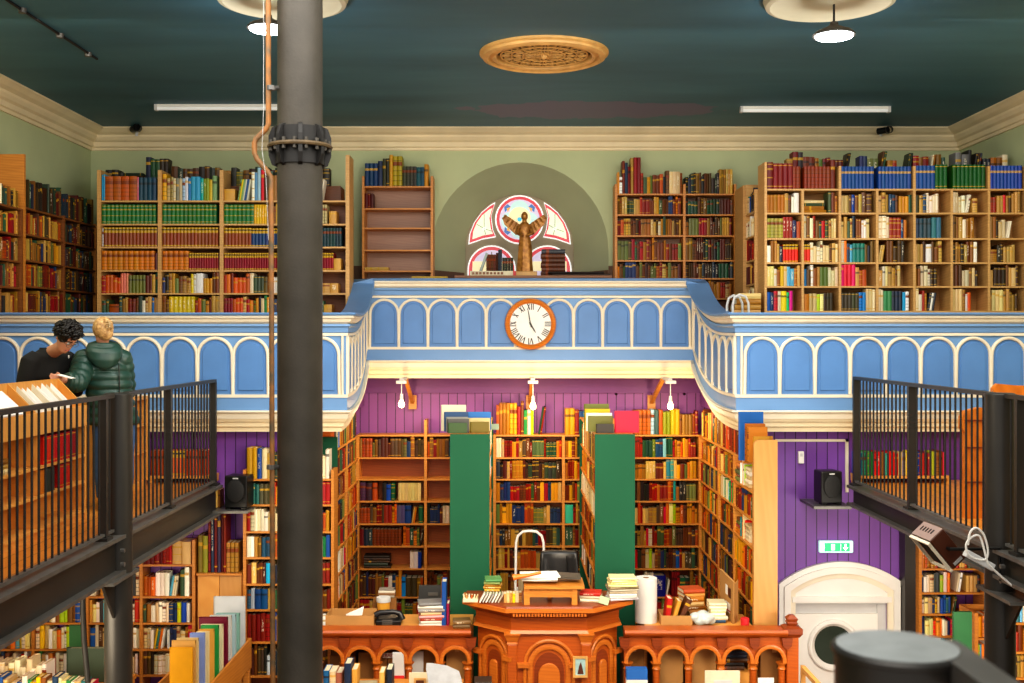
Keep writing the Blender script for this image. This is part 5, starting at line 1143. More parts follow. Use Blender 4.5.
# panels on the three faces
def facet(i):
    a, b = V((*plan[i],0)), V((*plan[i+1],0)); t = (b-a); L = t.length; t /= L; n = V((t.y,-t.x,0)); return lambda s,o,z: a + t*s + n*o + UP*z, L
def ring_arch(P, c, zs, r0, r1, zb_, o0, o1, n=16, pointed=0):
    oa = [(c-r1,zb_)] + [(c-r1*math.cos(PI*k/n), zs+r1*(1+pointed)*math.sin(PI*k/n)) for k in range(n+1)] + [(c+r1,zb_)]
    ia = [(c-r0,zb_)] + [(c-r0*math.cos(PI*k/n), zs+r0*(1+pointed)*math.sin(PI*k/n)) for k in range(n+1)] + [(c+r0,zb_)]
    q = MB(); m = len(oa); rm = [((x0+x1)/2,(z0+z1)/2) for (x0,z0),(x1,z1) in zip(oa,ia)]
    q.rings([[P(s,o0,z) for s,z in oa],[P(s,o1*.8+o0*.2,z) for s,z in oa],[P(s,o1,z) for s,z in rm],[P(s,o1*.8+o0*.2,z) for s,z in ia],[P(s,o0,z) for s,z in ia]], False, False, False)
    return q
def filled(P, c, zs, r, zb_, o0, o1, n=16, pointed=0):
    oa = [(c-r,zb_),] + [(c-r*math.cos(PI*k/n), zs+r*(1+pointed)*math.sin(PI*k/n)) for k in range(n+1)] + [(c+r,zb_)]
    return MB().rings([[P(s,o0,z) for s,z in oa],[P(s,o1,z) for s,z in oa]])
for i in range(3):
    P, L = facet(i); c = L/2; mid = i == 1
    R1 = .235 if mid else .185; zs = PT-.55 if mid else PT-.50
    put('outer_arch', ring_arch(P,c,zs,R1-.03,R1,1.05,0,.03), M['pulpit_light'], pu, smooth=True)
    put('middle_arch', ring_arch(P,c,zs-.01,R1-.085,R1-.04,1.05,0,.022), M['pulpit_light'], pu, smooth=True)
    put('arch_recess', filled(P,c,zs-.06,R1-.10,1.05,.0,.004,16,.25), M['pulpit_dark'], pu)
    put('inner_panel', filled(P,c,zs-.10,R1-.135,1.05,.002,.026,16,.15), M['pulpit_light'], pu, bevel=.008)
    for s in ((c-R1-.0, c+R1) if not mid else (.0+c-R1+.0, c+R1)):
        put('impost', MB().rings([[P(s+dx,o,zs+dz) for dx,dz in ((-.05,-.02),(.05,-.02),(.055,.02),(-.055,.02))] for o in (0,.05)]), M['pulpit_light'], pu)
for (x,y) in plan[1:3]:
    put('corner_column', B(x-.045,x+.045,y-.03,y+.05,.9,PT-.36), M['pulpit'], pu, bevel=.01)
    put('capital', MB().rings([[(x-w,y-w+.02,z),(x+w,y-w+.02,z),(x+w,y+w,z),(x-w,y+w,z)] for w,z in ((.05,PT-.36),(.045,PT-.345),(.06,PT-.30),(.075,PT-.275),(.075,PT-.262))]), M['pulpit_light'], pu)
# dentil beads along the front of the top slab
de = MB()
for k in range(24):
    x = .02 + .67*(k+.5)/24; de.box(x-.009,x+.009,9.87,9.885,PT-.085,PT-.058)
put('dentils', de, M['pulpit_light'], pu)
BY = 10.25; BT = Z(628,BY)
def balustrade(x0, x1, n, lb, endpost):
    t = thing('balustrade', lb, 'balustrade', ((x0+x1)/2,BY,.9)); pit_ = (x1-x0)/n
    put('hand_rail', MB().rings([[(x,y,z) for y,z in ((BY-.10,BT-.04),(BY-.11,BT-.02),(BY-.09,BT),(BY+.09,BT),(BY+.11,BT-.02),(BY+.10,BT-.04),(BY+.05,BT-.075),(BY-.05,BT-.075))] for x in (x0,x1)]), M['pulpit'], t)
    r = pit_*.385; zs = Z(662,BY)+.02
    pl = MB()
    for i in range(n):          # plate with round headed openings
        c = x0+pit_*(i+.5); A_ = [(c-r*math.cos(PI*k/12), zs+r*math.sin(PI*k/12)) for k in range(13)]
        zt_ = BT-.075
        for (xa,za),(xb,zb2) in zip(A_, A_[1:]):
            pl.hexa([(xa,BY-.03,za),(xb,BY-.03,zb2),(xb,BY+.03,zb2),(xa,BY+.03,za),(xa,BY-.03,zt_),(xb,BY-.03,zt_),(xb,BY+.03,zt_),(xa,BY+.03,zt_)])
        pl.box(c-pit_/2,c-r,BY-.03,BY+.03,zs-.02,zt_); pl.box(c+r,c+pit_/2,BY-.03,BY+.03,zs-.02,zt_)
    put('arcade', pl, M['pulpit'], t)
    Pm = lambda s,o,z: V((s,BY-.03-o,z))
    for i in range(n):
        c = x0+pit_*(i+.5)
        put('arch_moulding', ring_arch(Pm,c,zs,r,r*1.3,zs-.02,0,.028,14), M['pulpit_light'], t, smooth=True)
    for i in range(n+1):
        c = x0+pit_*i
        put('corbel', MB().rings([[(c-.05,y,BT-.076),(c+.05,y,BT-.076),(c+.04,y,BT-.15),(c,y,BT-.185),(c-.04,y,BT-.15)] for y in (BY-.031,BY-.075)]), M['pulpit_dark'], t)
    for i in range(n+1):
        c = min(max(x0+pit_*i, x0+.035), x1-.035)
        col_ = put('column', MB().lathe([(.032,.9),(.032,zs-.09)],(c,BY,0),14), M['pulpit'], t, smooth=True)
        put('capital', MB().lathe([(.034,zs-.09),(.042,zs-.08),(.034,zs-.065),(.034,zs-.05),(.05,zs-.03),(.055,zs-.021)],(c,BY,0),14), M['pulpit_light'], col_)
    put('plinth', B(x0,x1,BY-.07,BY+.07,.9,1.0), M['pulpit_dark'], t)
    if endpost:
        px = x1+.055
        p_ = put('end_post', B(px-.055,px+.055,BY-.055,BY+.055,.9,Z(632,BY)), M['pulpit'], t, bevel=.008)
        put('cap', MB().rings([[(px-w,BY-w,z),(px+w,BY-w,z),(px+w,BY+w,z),(px-w,BY+w,z)] for w,z in ((.06,Z(636,BY)),(.085,Z(632,BY)),(.085,Z(627,BY)),(.05,Z(625,BY)))]), M['pulpit_dark'], p_)
        put('finial', MB().rings([[(px-w,BY-w,z),(px+w,BY-w,z),(px+w,BY+w,z),(px-w,BY+w,z)] for w,z in ((.035,Z(625,BY)),(.05,Z(622,BY)),(.04,Z(621,BY)),(.05,Z(618,BY)),(.02,Z(614.5,BY)))]), M['pulpit_dark'], p_)
    return t
balustrade(X(314,BY),-.36,5,'carved orange wood balustrade with round arches, left of the pulpit',False)
balustrade(1.06,X(785.5,BY),5,'carved orange wood balustrade with round arches, right of the pulpit, ending in a finial post',True)
# framed picture hung on the pulpit
fy = 9.945; fx0, fx1, fz0, fz1 = X(573,fy),X(587.5,fy),Z(677,fy),Z(656,fy)
pf = thing('framed_picture', 'small framed blue picture hanging on the pulpit front', 'picture', ((fx0+fx1)/2,fy,fz0))
q = MB()
for a in ((fx0,fx1,fz0,fz0+.02),(fx0,fx1,fz1-.02,fz1),(fx0,fx0+.02,fz0+.02,fz1-.02),(fx1-.02,fx1,fz0+.02,fz1-.02)): q.box(a[0],a[1],fy-.02,fy,a[2],a[3])
put('frame', q, M['vent'], pf); put('picture', B(fx0+.02,fx1-.02,fy-.01,fy,fz0+.02,fz1-.02), paint('pale_blue_picture','#a8ccd0',.4,.1,20), pf)
put('dark_shape', MB().prism([(fx0+.04,fz0+.03),(fx1-.035,fz0+.03),(fx1-.045,fz0+.08),((fx0+fx1)/2+.005,fz1-.05),((fx0+fx1)/2-.012,fz0+.10)],fy-.013,fy-.0101), M['brown_metal'], pf)

# counters behind the balustrade
def counter(x0, x1, lb):
    t = thing('sales_counter', lb, 'counter', ((x0+x1)/2,10.65,1.0))
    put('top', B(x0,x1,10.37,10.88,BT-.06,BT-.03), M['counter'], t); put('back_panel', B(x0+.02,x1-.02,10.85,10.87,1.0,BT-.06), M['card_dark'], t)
    for xx in (x0, x1-.03): put('side_panel', B(xx,xx+.03,10.5,10.85,1.0,BT-.06), M['oak'], t)
counter(-1.74,-.36,'plain counter behind the left balustrade'); counter(1.28,2.3,'plain counter behind the right balustrade')
CT = BT-.03
# cartons behind the arches
def carton(name, x0, x1, y0, y1, z0, z1, lb, m='card', flaps=False, tape=True, grp=None, ang=0):
    t = thing(name, lb, 'box', ((x0+x1)/2,(y0+y1)/2,z0), grp)
    Rm = Matrix.Rotation(ang,4,'Z'); c = V(((x0+x1)/2,(y0+y1)/2,0)); T = lambda p: c + Rm.to_3x3() @ (V(p)-c)
    def bx(*a):
        q = B(*a); q.v = [T(p) for p in q.v]; return q
    if flaps:
        w = .008
        for a in ((x0,x1,y0,y0+w,z0,z1),(x0,x1,y1-w,y1,z0,z1),(x0,x0+w,y0+w,y1-w,z0,z1),(x1-w,x1,y0+w,y1-w,z0,z1)): put('side', bx(*a), M[m], t)
        put('bottom', bx(x0+w,x1-w,y0+w,y1-w,z0,z0+w), M[m], t)
        q = MB().hexa([(x0,y0-.09,z1+.03),(x1,y0-.09,z1+.03),(x1,y0-.002,z1-.004),(x0,y0-.002,z1-.004),(x0,y0-.09,z1+.034),(x1,y0-.09,z1+.034),(x1,y0-.002,z1),(x0,y0-.002,z1)]); q.v = [T(p) for p in q.v]
    else:
        put('body', bx(x0,x1,y0,y1,z0,z1), M[m], t)
        if tape: put('tape', bx((x0+x1)/2-.02,(x0+x1)/2+.02,y0-.002,y1+.002,z1-.05,z1+.002), M['vent'], t)
    return t
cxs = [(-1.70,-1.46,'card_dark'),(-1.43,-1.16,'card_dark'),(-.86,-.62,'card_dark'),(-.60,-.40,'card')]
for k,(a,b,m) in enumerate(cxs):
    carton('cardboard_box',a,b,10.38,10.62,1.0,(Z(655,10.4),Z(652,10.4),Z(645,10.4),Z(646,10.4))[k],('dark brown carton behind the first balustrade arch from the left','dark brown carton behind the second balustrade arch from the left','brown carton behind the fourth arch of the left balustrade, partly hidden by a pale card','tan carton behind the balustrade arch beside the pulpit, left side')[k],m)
lb_ = carton('cardboard_box',-1.15,-.97,10.36,10.5,1.0,Z(652,10.36),'carton with red capital letters on a white strip behind the third left balustrade arch','card_dark',tape=False)
put('white_strip', B(X(382.5,10.34),X(393.5,10.34),10.352,10.358,Z(658,10.35),Z(653.2,10.35)), M['white_paper'], lb_)
def text(name, body, size, loc, mat, parent, rot=(PI/2,0,0)):
    cu = bpy.data.curves.new(name,'FONT'); cu.body = body; cu.size = size; cu.extrude = .001; cu.align_x = 'CENTER'; cu.align_y = 'CENTER'
    o = bpy.data.objects.new(name+'_tmp', cu); COL.objects.link(o)
    me = bpy.data.meshes.new_from_object(o.evaluated_get(bpy.context.evaluated_depsgraph_get())); bpy.data.objects.remove(o)
    Rm = Matrix.Rotation(rot[0],4,'X'); off = V(loc) - ORG[parent.name]; me.transform(Rm); me.transform(Matrix.Translation(off)); me.materials.clear()
    return finish(name, me, parent, mat, False, V(ORG[parent.name]))
text('lettering','TRAIL',.042,(X(387.8,10.34),10.35,Z(655.6,10.35)),M['red'],lb_)
wp = thing('card_tube', 'white upright card with a red base behind the third left arch', 'card', (X(398,10.0),10.02,1.5))
put('panel', MB().prism([(X(392.5,10),1.5),(X(404.5,10),1.5),(X(403.5,10),Z(656,10)),(X(401,10),Z(653,10)),(X(392.5,10),Z(653,10))],10.0,10.03), M['grey_white'], wp)
put('red_band', B(X(393.5,10),X(404.5,10),9.985,9.999,Z(683,10),Z(675.5,10)), M['red'], wp)
tag(put('pale_card', MB().prism([(X(411,10.36),1.0),(X(423.5,10.36),1.0),(X(423.5,10.36),Z(651,10.36)),(X(414,10.36),Z(651,10.36)),(X(411,10.36),Z(656,10.36))],10.345,10.36), M['grey_white']), 'pale grey card standing behind the fourth arch of the left balustrade', 'card')
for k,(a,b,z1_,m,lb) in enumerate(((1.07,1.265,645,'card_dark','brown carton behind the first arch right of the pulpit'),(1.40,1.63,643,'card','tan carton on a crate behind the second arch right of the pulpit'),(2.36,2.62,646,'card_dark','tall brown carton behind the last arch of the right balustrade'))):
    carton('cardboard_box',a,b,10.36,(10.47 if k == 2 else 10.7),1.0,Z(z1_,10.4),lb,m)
carton('cardboard_box',1.70,1.93,10.37,10.6,1.0,Z(645,10.4),'slanted carton behind the third arch right of the pulpit','card',tape=False,ang=.12)
fill(fr_front(1.99,10.42),0,.3,Z(672,10.4),.4,.22,[('f','dark',6,.27)],'flat stack behind the fourth arch right of the pulpit')
tag(put('wooden_block', B(1.985,2.26,10.40,10.68,1.0,Z(672,10.4)-.002), M['counter']), 'wooden block under the flat book stack behind the right balustrade', 'block')
bg = thing('blue_white_bag', 'blue and white packet at the foot of the first arch right of the pulpit', 'packet', (1.18,10.17,1.0))
put('blue_half', B(X(626,10.1),X(647,10.1),10.06,10.15,Z(678.5,10.1),Z(668,10.1)), M['blue_card'], bg); put('white_half', B(X(626,10.1),X(647,10.1),10.06,10.15,1.0,Z(678.5,10.1)-.001), M['white'], bg)
fp = thing('mounted_print', 'cream mounted print leaning on the right balustrade', 'print', (X(722,9.9),9.9,1.2))
put('mount', B(X(705,9.9),X(740,9.9),9.9,9.92,1.2,Z(671,9.9)), M['cream_paper'], fp); put('image', B(X(714,9.9),X(732,9.9),9.893,9.899,1.3,Z(680,9.9)), M['grey_white'], fp)
tag(put('white_card', B(X(758,9.95),X(774,9.95),9.95,9.96,1.2,Z(678,9.95)), M['white_paper']), 'small white card at the foot of the last arch of the right balustrade', 'card')
# easel corner below the door
ez = thing('easel', 'pale wooden easel corner leaning below the round door window', 'frame', (X(812,9.6),9.6,1.2))
a_, b_, c_ = W(803,668,9.6), W(823,690,9.3), W(803,700,9.6)
put('rail', MB().tube([a_,b_],.028,4), M['ply'], ez); put('stile', MB().tube([a_+V((0,0,.02)),c_-UP*.3],.026,4), M['ply'], ez)

# table in front of the left balustrade with books and papers
ft = thing('front_table', 'table of books and papers in front of the left balustrade', 'table', (-1.05,9.5,0))
FT = 1.50
put('table_top', B(-1.75,-.42,9.2,9.98,FT-.04,FT), M['oak'], ft)
for xx in (-1.7,-.49):
    for yy_ in (9.25,9.88): put('leg', B(xx,xx+.06,yy_,yy_+.06,0,FT-.04), M['oak'], ft)
wf = 'on the table in front of the left balustrade'
fz_ = (V((X(323,9.6),9.55,0)),RX,RY)
fill(fz_,.0,.2,FT+.001,.3,.24,[('b',['#3a6a98','#d8c8a8','#a87060'],.05,.19)],wf)
for px0,px1,py0,d,c,th in ((344,351,664,9.5,'#24344e',.05),(351.5,357,670,9.5,'#d8a868',.03),(379,384,673,9.55,'#e0b878',.04),(386,392,670,9.6,'#1c2a3c',.05)):
    x0_,x1_ = X(px0,d),X(px1,d); bk((x0_,d,FT+.001),RX,RY,UP,x1_-x0_,.2,Z(py0,d)-FT,c,wf,0)
flat_stack((X(368,9.5),9.5,FT+.001),.17,.24,['#8a8070','#787468','#a09880'],wf,.1)
gf = thing('gilt_frame', 'small cream and gilt picture frame in front of the left balustrade', 'frame', (X(420,9.7),9.7,FT))
put('frame', B(X(409,9.7),X(430,9.7),9.7,9.72,FT,Z(673,9.7)), M['cream_paper'], gf); put('gilt_slip', B(X(414,9.7),X(426,9.7),9.692,9.699,FT+.01,Z(678,9.7)), M['vent'], gf); put('picture', B(X(416,9.7),X(424,9.7),9.688,9.6915,FT+.01,Z(680,9.7)), M['brown_metal'], gf)
pp_ = [(426.5,663),(432,663),(447,665.5),(459,671),(461,677),(463,686),(429,686),(426,669)]
tag(put('paper_sheets', MB().rings([[W(a,b,9.4+ (683-b)*.006+dy) for a,b in pp_] for dy in (0,.012)]), M['shaded_paper']), 'crumpled white paper sheets in front of the left balustrade', 'paper')
flat_stack((X(483,9.7),9.7,Z(690,9.7)),.16,.2,['#5a3a2c','#4a4038','#3a3028'],'small stack at the lower left corner of the pulpit')
tag(put('stool', MB().lathe([(.13,0),(.13,.04),(.03,.05),(.03,Z(690,9.7)-.05),(.12,Z(690,9.7)-.03),(.12,Z(690,9.7)-.002)],(X(483,9.7),9.7,0),20), M['oak']), 'round wooden stool at the lower left corner of the pulpit', 'stool')

# things on the left counter
bxx = thing('open_carton', 'long open brown carton tray on the left counter', 'box', (-1.5,10.5,CT))
x0,x1,z1 = X(326,10.45),X(374,10.45),Z(615,10.45)
for a in ((x0,x1,10.42,10.43,CT,z1),(x0,x1,10.70,10.71,CT,z1),(x0,x0+.01,10.431,10.699,CT,z1),(x1-.01,x1,10.431,10.699,CT,z1)): put('side', B(*a), M['card'], bxx)
put('bottom', B(x0+.01,x1-.01,10.431,10.699,CT,CT+.01), M['card'], bxx)
tag(put('white_leaflet', MB().rings([[W(346,614,10.55),W(360,608,10.6),W(364,606,10.62),(X(362,10.6),10.6,CT+.06),(X(346,10.55),10.55,CT+.06)],[W(346,614,10.57),W(360,608,10.62),W(364,606,10.64),(X(362,10.6),10.62,CT+.06),(X(346,10.55),10.57,CT+.06)]]), M['white_paper']), 'white leaflet sticking out of the long carton tray', 'leaflet')
tn = thing('yellow_tub', 'yellow tub with a white lid beside the black telephone', 'tub', (X(383.5,10.75),10.75,CT))
tz = Z(599.5,10.75)
put('body', MB().lathe([(.055,CT),(.065,tz-.02)],(X(383.5,10.75),10.75,0),20), M['yellow'], tn, smooth=True); put('lid', MB().lathe([(.07,tz-.02),(.072,tz),(.068,tz+.025),(.02,tz+.03)],(X(383.5,10.75),10.75,0),20), M['grey_white'], tn, smooth=True)
tag(put('carton_riser', B(X(374,10.9),X(397,10.9),10.83,10.91,CT+.0005,Z(597,10.9)), M['card_dark']), 'brown carton under the small book stack on the left counter', 'box')
flat_stack((X(387,10.87),10.87,Z(597,10.87)+.001),.17,.06,['#b0a898','#8a6a50','#c8c0b0','#787068'],'small stack behind the yellow tub',0,(.018,.024))
te = thing('telephone', 'black desk telephone on the left counter', 'telephone', (X(389,10.5),10.5,CT))
tx = X(389,10.5)
put('base', MB().rings([[(tx-.12,10.43,z),(tx+.12,10.43,z),(tx+.12,10.62,z2),(tx-.12,10.62,z2)] for z,z2 in ((CT,CT),(CT+.05,CT+.085))]), M['black'], te, bevel=.01)
put('handset', MB().tube([(tx-.13,10.5,CT+.085),(tx-.09,10.5,CT+.11),(tx+.04,10.52,CT+.115),(tx+.10,10.52,CT+.10),(tx+.125,10.52,CT+.04)],[.03,.026,.024,.028,.034],10), M['leather'], te, smooth=True)
for k in range(3): put('button_row', B(tx-.06,tx+.04,10.425,10.429,CT+.015+.018*k,CT+.025+.018*k), M['steel_edge'], te)
pb = thing('payment_screen', 'black back of a small screen above the paper stack', 'screen', (X(430,10.85),10.85,CT))
px0,px1 = X(418,10.85),X(441,10.85)
put('panel', MB().rings([[(px0,10.84,Z(605,10.85)),(px1,10.84,Z(605,10.85)),(px1-.005,10.88,Z(586,10.85)),(px0+.01,10.88,Z(586,10.85))],[(px0,10.87,Z(605,10.85)),(px1,10.87,Z(605,10.85)),(px1-.005,10.91,Z(586,10.85)),(px0+.01,10.91,Z(586,10.85))]]), M['black'], pb)
put('stand', B(X(426,10.9),X(434,10.9),10.875,10.90,CT,Z(604,10.85)), M['black'], pb); put('slot', B(X(428,10.84),X(438,10.84),10.845,10.862,Z(595.5,10.85),Z(592.5,10.85)), M['steel_edge'], pb)
flat_stack((X(431,10.5),10.5,CT+.001),.25,.22,['#c8c4b8','#d0ccc0','#b0503c','#e0a0a0','#c8b088','#8a8a88','#d8d4c8','#787878'],'paper and book stack under the black screen',.1,(.02,.032))
for px0,px1,py0,c in ((441.5,446,582,'#3a5a98'),(446.5,449,604,'#8a3050')): cover_on(px0,px1,py0,10.42,CT+.001,c,'upright at the right end of the left counter',.2)
flat_stack((X(462,10.32),10.28,BT+.0005),.17,.14,['#6a5438','#7a6040'],'on the rail left of the pulpit',0,(.035,.045))
# things on the right counter and behind
pr = thing('paper_roll', 'big upright white paper roll right of the right green end board', 'paper roll', (X(646,10.6),10.6,CT))
rc = (X(646,10.6),10.6,0); rr = X(657,10.6)-X(646,10.6)
put('roll', MB().lathe([(.03,CT+.001),(rr,CT+.001),(rr,Z(577.5,10.6)),(.03,Z(577.5,10.6))],rc,32,cap=False), M['wrap'], pr, smooth=True); put('core', MB().lathe([(.03,CT+.001),(.03,Z(577.5,10.6)),(.024,Z(577.5,10.6)),(.024,CT+.001)],rc,16,cap=False), M['card_dark'], pr)
oc = carton('open_carton',X(660,10.5),X(691,10.5),10.42,10.68,CT,Z(615,10.45),'open brown carton of loose books right of the paper roll','card',True)
fo = (V((X(661,10.5)+.01,10.46,0)),RX,RY)
lean(fo,.02,CT+.01,.05,.16,.24,'#b02c28','in the open carton beside the paper roll',.12,0); lean(fo,.08,CT+.01,.04,.16,.22,'#c89858','in the open carton beside the paper roll',.3,0); lean(fo,.14,CT+.012,.05,.16,.24,'#5a3420','in the open carton beside the paper roll',.42,0)
flat_stack((X(694,10.62),10.80,CT+.001),.22,.2,['#c8a878','#a87848','#8a5a30','#d0b080','#b87840','#c8905c','#a84828'],'leaning heap behind the open carton',.25,(.035,.045))
flat_stack((X(717,10.6),10.62,CT+.001),.17,.2,['#2a4a68','#c8c4b0','#e0dac0','#d8d0a8','#e4dcc0','#d0c8a8'],'pale paperback stack beside the plastic bag',.05,(.03,.04))
q = MB()
for k in range(9):
    a = 2*PI*k/9; q.sphere((X(704,10.45)+.075*math.cos(a)-.01,10.46+.045*math.sin(a),CT+.045+.02*(k%3)),.05+.01*(k%2),8,(1.1,.9,.8))
q.sphere((X(704,10.45)-.01,10.46,CT+.08),.07,10)
pbg = remeshed('plastic_bag', q, M['plastic_bag'], None, .012, 2); tag(pbg, 'crumpled clear plastic bag on the right counter', 'bag')
bdp = thing('cardboard_sheet', 'tall leaning cardboard sheet with printed labels on the right counter', 'cardboard', (X(730,10.6),10.6,CT))
P0 = [W(720,569,10.9),W(733,582,10.5),V((X(733,10.5),10.5,CT)),V((X(720,10.9),10.9,CT))]
P1 = [p + V((.02,.02,0)) for p in P0]
put('panel', MB().rings([P0,P1]), M['card'], bdp)
put('edge_panel', MB().rings([[P1[1]+V((.004,0,-.02)),P1[1]+V((.055,.1,-.0)),V((P1[1].x+.055,P1[1].y+.1,CT)),V((P1[1].x+.004,P1[1].y,CT))],[P1[1]+V((.004,.01,-.02)),P1[1]+V((.055,.11,0)),V((P1[1].x+.055,P1[1].y+.11,CT)),V((P1[1].x+.004,P1[1].y+.01,CT))]]), M['card'], bdp)
def on_panel(u0,u1,v0,v1,m,nm):
    f = lambda u,v: (P0[3]*(1-u)+P0[2]*u)*(1-v)+(P0[0]*(1-u)+P0[1]*u)*v - V((.004,.004,0))
    q = MB().rings([[f(u0,v0),f(u1,v0),f(u1,v1),f(u0,v1)],[f(u0,v0)+V((.002,.002,0)),f(u1,v0)+V((.002,.002,0)),f(u1,v1)+V((.002,.002,0)),f(u0,v1)+V((.002,.002,0))]]); put(nm, q, M[m], bdp)
on_panel(.45,.62,.58,.80,'white_paper','white_label'); on_panel(.66,.84,.56,.78,'brown_metal','dark_label'); on_panel(.45,.80,.20,.42,'white_paper','white_label'); on_panel(.5,.82,.22,.26,'red','red_label')
rt = tag(put('red_tin', MB().lathe([(.04,CT+.001),(.042,Z(617,10.5)),(.03,Z(616,10.5))],(X(750,10.5)-.06,10.45,0),16), M['red'], smooth=True), 'small red tin at the foot of the plywood end board', 'tin')
# top of the right side case: blue board and brown volumes
ztp = zG[0]+.001
bk((X(739,10.75),10.80,ztp),(0,-1,0),RX,UP,.03,X(764,10.7)-X(739,10.7),Z(412,10.75)-ztp,'#2c5a98','standing above the plywood end board',0)
for k in range(2): bk((X(746+k,10.62),10.70-.055*k,ztp),(0,-1,0),RX,UP,.05,X(768,10.6)-X(747,10.6)-.01,Z(424+k*3,10.62)-ztp,('#9a5a24','#a86a2c')[k],'standing above the plywood end board',4)

# desk on the pulpit, chair, ladder, heaps
dk = thing('writing_desk', 'small wooden writing desk standing on the pulpit top, in front of the black chair', 'desk', (.38,10.2,PT))
dx0,dx1 = X(524,10.0),X(577,10.0); dzt = Z(581,10.0)
put('top', MB().rings([[(dx0+.0,9.93,z-.03),(X(584,10.0),9.93,z-.03),(X(584,10.0),10.28,z-.028),(dx0+.0,10.28,z-.028)] for z in (dzt-.03,dzt)]), M['oak'], dk)
put('apron', B(dx0+.03,dx1-.03,9.96,9.98,Z(597,9.97),dzt-.07), M['oak'], dk)
for xx in (dx0, dx1-.05):
    for y in (9.95,10.20): put('leg', B(xx,xx+.05,y,y+.05,PT+.001,dzt-.062), M['oak'], dk)
put('stretcher', B(dx0+.22,dx0+.255,10.15,10.185,PT+.001,dzt-.065), M['oak'], dk)
flat_stack((X(540,10.0),10.08,dzt+.001),.36,.25,['#dcdcd8','#e8e8e4','#f0efe8'],'papers on the small writing desk',0,(.012,.018),'paper')
tag(put('grey_folder', MB().obox(W(563,577,10.12)+UP*.014,.32,.2,.02,Matrix.Rotation(.05,4,'Y')), M['iron']), 'grey folder on the small writing desk', 'folder')
tag(put('orange_roll', MB().tube([W(513,577.5,9.92),W(530,575,9.92),W(541,572.5,9.93)],[.028,.014,.014],8), M['orange']), 'orange wooden handled tool lying across the desk papers', 'tool')
ch = thing('office_chair', 'black leather office chair behind the small writing desk', 'chair', (X(560,11.1),11.1,1.0))
bcx, bcy = X(559.5,11.0), 11.0
def curved(x0,x1,z0,z1,y,dep,bow=.05,n=8,mz=6):
    rs = []
    for j in range(mz+1):
        v = j/mz; z = z0+(z1-z0)*v; w = 1-.12*abs(v-.5)**2*4*.3
        row = [(bcx+(x0+(x1-x0)*i/n-bcx)*w, y - bow*(1-(2*i/n-1)**2)*-1 + .06*v, z) for i in range(n+1)]
        rs.append(row + [(x,y2+dep,z2) for x,y2,z2 in reversed(row)])
    return MB().rings(rs)
put('backrest', curved(X(540,11),X(579,11),Z(606,11),Z(553,11),11.0,.09), M['leather'], ch, smooth='full', bevel=.03)
put('backrest_seam', MB().tube([(X(567,11),10.995+.04,Z(556,11)),(X(567,11),10.985+.03,Z(600,11))],.006,6), M['black'], ch)
put('seat', B(X(538,11),X(581,11),10.6,11.0,1.60,1.70), M['leather'], ch, bevel=.03)
put('column', MB().lathe([(.03,1.1),(.03,1.6)],(bcx,10.85,0),12), M['black'], ch)
for k in range(5):
    a = 2*PI*k/5; l_ = put('foot', MB().tube([(bcx,10.85,1.12),(bcx+.27*math.cos(a),10.85+.27*math.sin(a),1.07)],[.03,.02],8), M['black'], ch); put('castor', MB().sphere((bcx+.27*math.cos(a),10.85+.27*math.sin(a),1.03),.03,8), M['black'], l_)
for s in (-1,1): put('armrest', MB().tube([(bcx+s*.23,10.95,1.66),(bcx+s*.25,10.95,1.85),(bcx+s*.25,10.7,1.87),(bcx+s*.23,10.68,1.66)],.02,8), M['black'], ch)
la = thing('step_ladder', 'white metal step ladder with a tall hoop handle left of the black chair', 'ladder', (X(530,11.4),11.3,1.0))
lx0, lx1, ly, ltop = X(516,11.4), X(543.5,11.4), 11.4, Z(531,11.4)
put('hoop', MB().tube([(lx0-.02,ly-.15,1.0),(lx0,ly,ltop-.12),(lx0+.02,ly,ltop-.05),(lx0+.07,ly,ltop-.008),(lx0+.12,ly,ltop),(lx1-.12,ly,ltop),(lx1-.07,ly,ltop-.008),(lx1-.02,ly,ltop-.05),(lx1,ly,ltop-.12),(lx1+.02,ly-.15,1.0)],.014,10), M['white'], la, smooth=True)
for k in range(3): put('step', B(lx0+.015,lx1-.015,ly-.16+.03*k,ly+.02,1.25+.28*k,1.28+.28*k), M['grey_white'], la)
for xx in (lx0, lx1-.02): put('rear_leg', MB().tube([(xx+.01,ly+.02,2.0),(xx+.01,ly+.3,1.0)],.013,8), M['white'], la)
wpz = PT+.001
# left heap on the pulpit top
hb = MB()
tag(put('index_card_box', B(X(463,10.15),X(478,10.15),10.1,10.25,wpz,Z(601,10.15)), M['cream_paper']), 'pale open card box at the left end of the pulpit top', 'box')
for k in range(6):
    a = .12*(k-2); bk((X(464+2.2*k,10.17),10.19,Z(601,10.17)+.001),V((math.cos(a),0,-math.sin(a))),RY,V((math.sin(a),0,math.cos(a))),.012,.06,.05,('#e8dcc0','#d0a070','#f0e8d8','#c87850','#e0d0b0','#d8c8a0')[k],'in the pale card box on the pulpit',0,'card')
flat_stack((X(493,10.45),10.45,wpz),.17,.2,['#6a7a4c','#c8a040','#b88a48','#a87c3c','#8a9a60','#5a8a58'],'green and yellow stack on the pulpit top',0,(.02,.026))
fl_ = (V((X(477,10.0),10.02,0)),RX,RY)
for k in range(7):
    lean(fl_,.02+.028*k,wpz+.001,.012,.1,.09,('#f0eee8','#c8c8c4','#e8e4dc','#a8a8a4','#f0f0ec','#d8d4c8','#c0b8a8')[k],'white booklets at the left of the pulpit top',.5,0,0)
fill(fl_,.24,.42,wpz,.11,.15,[('b',['#c8a070','#e0c898','#b89060','#e8d040','#c8b898','#a87c50'],.028,.085)],'small row on the pulpit top beside the desk')
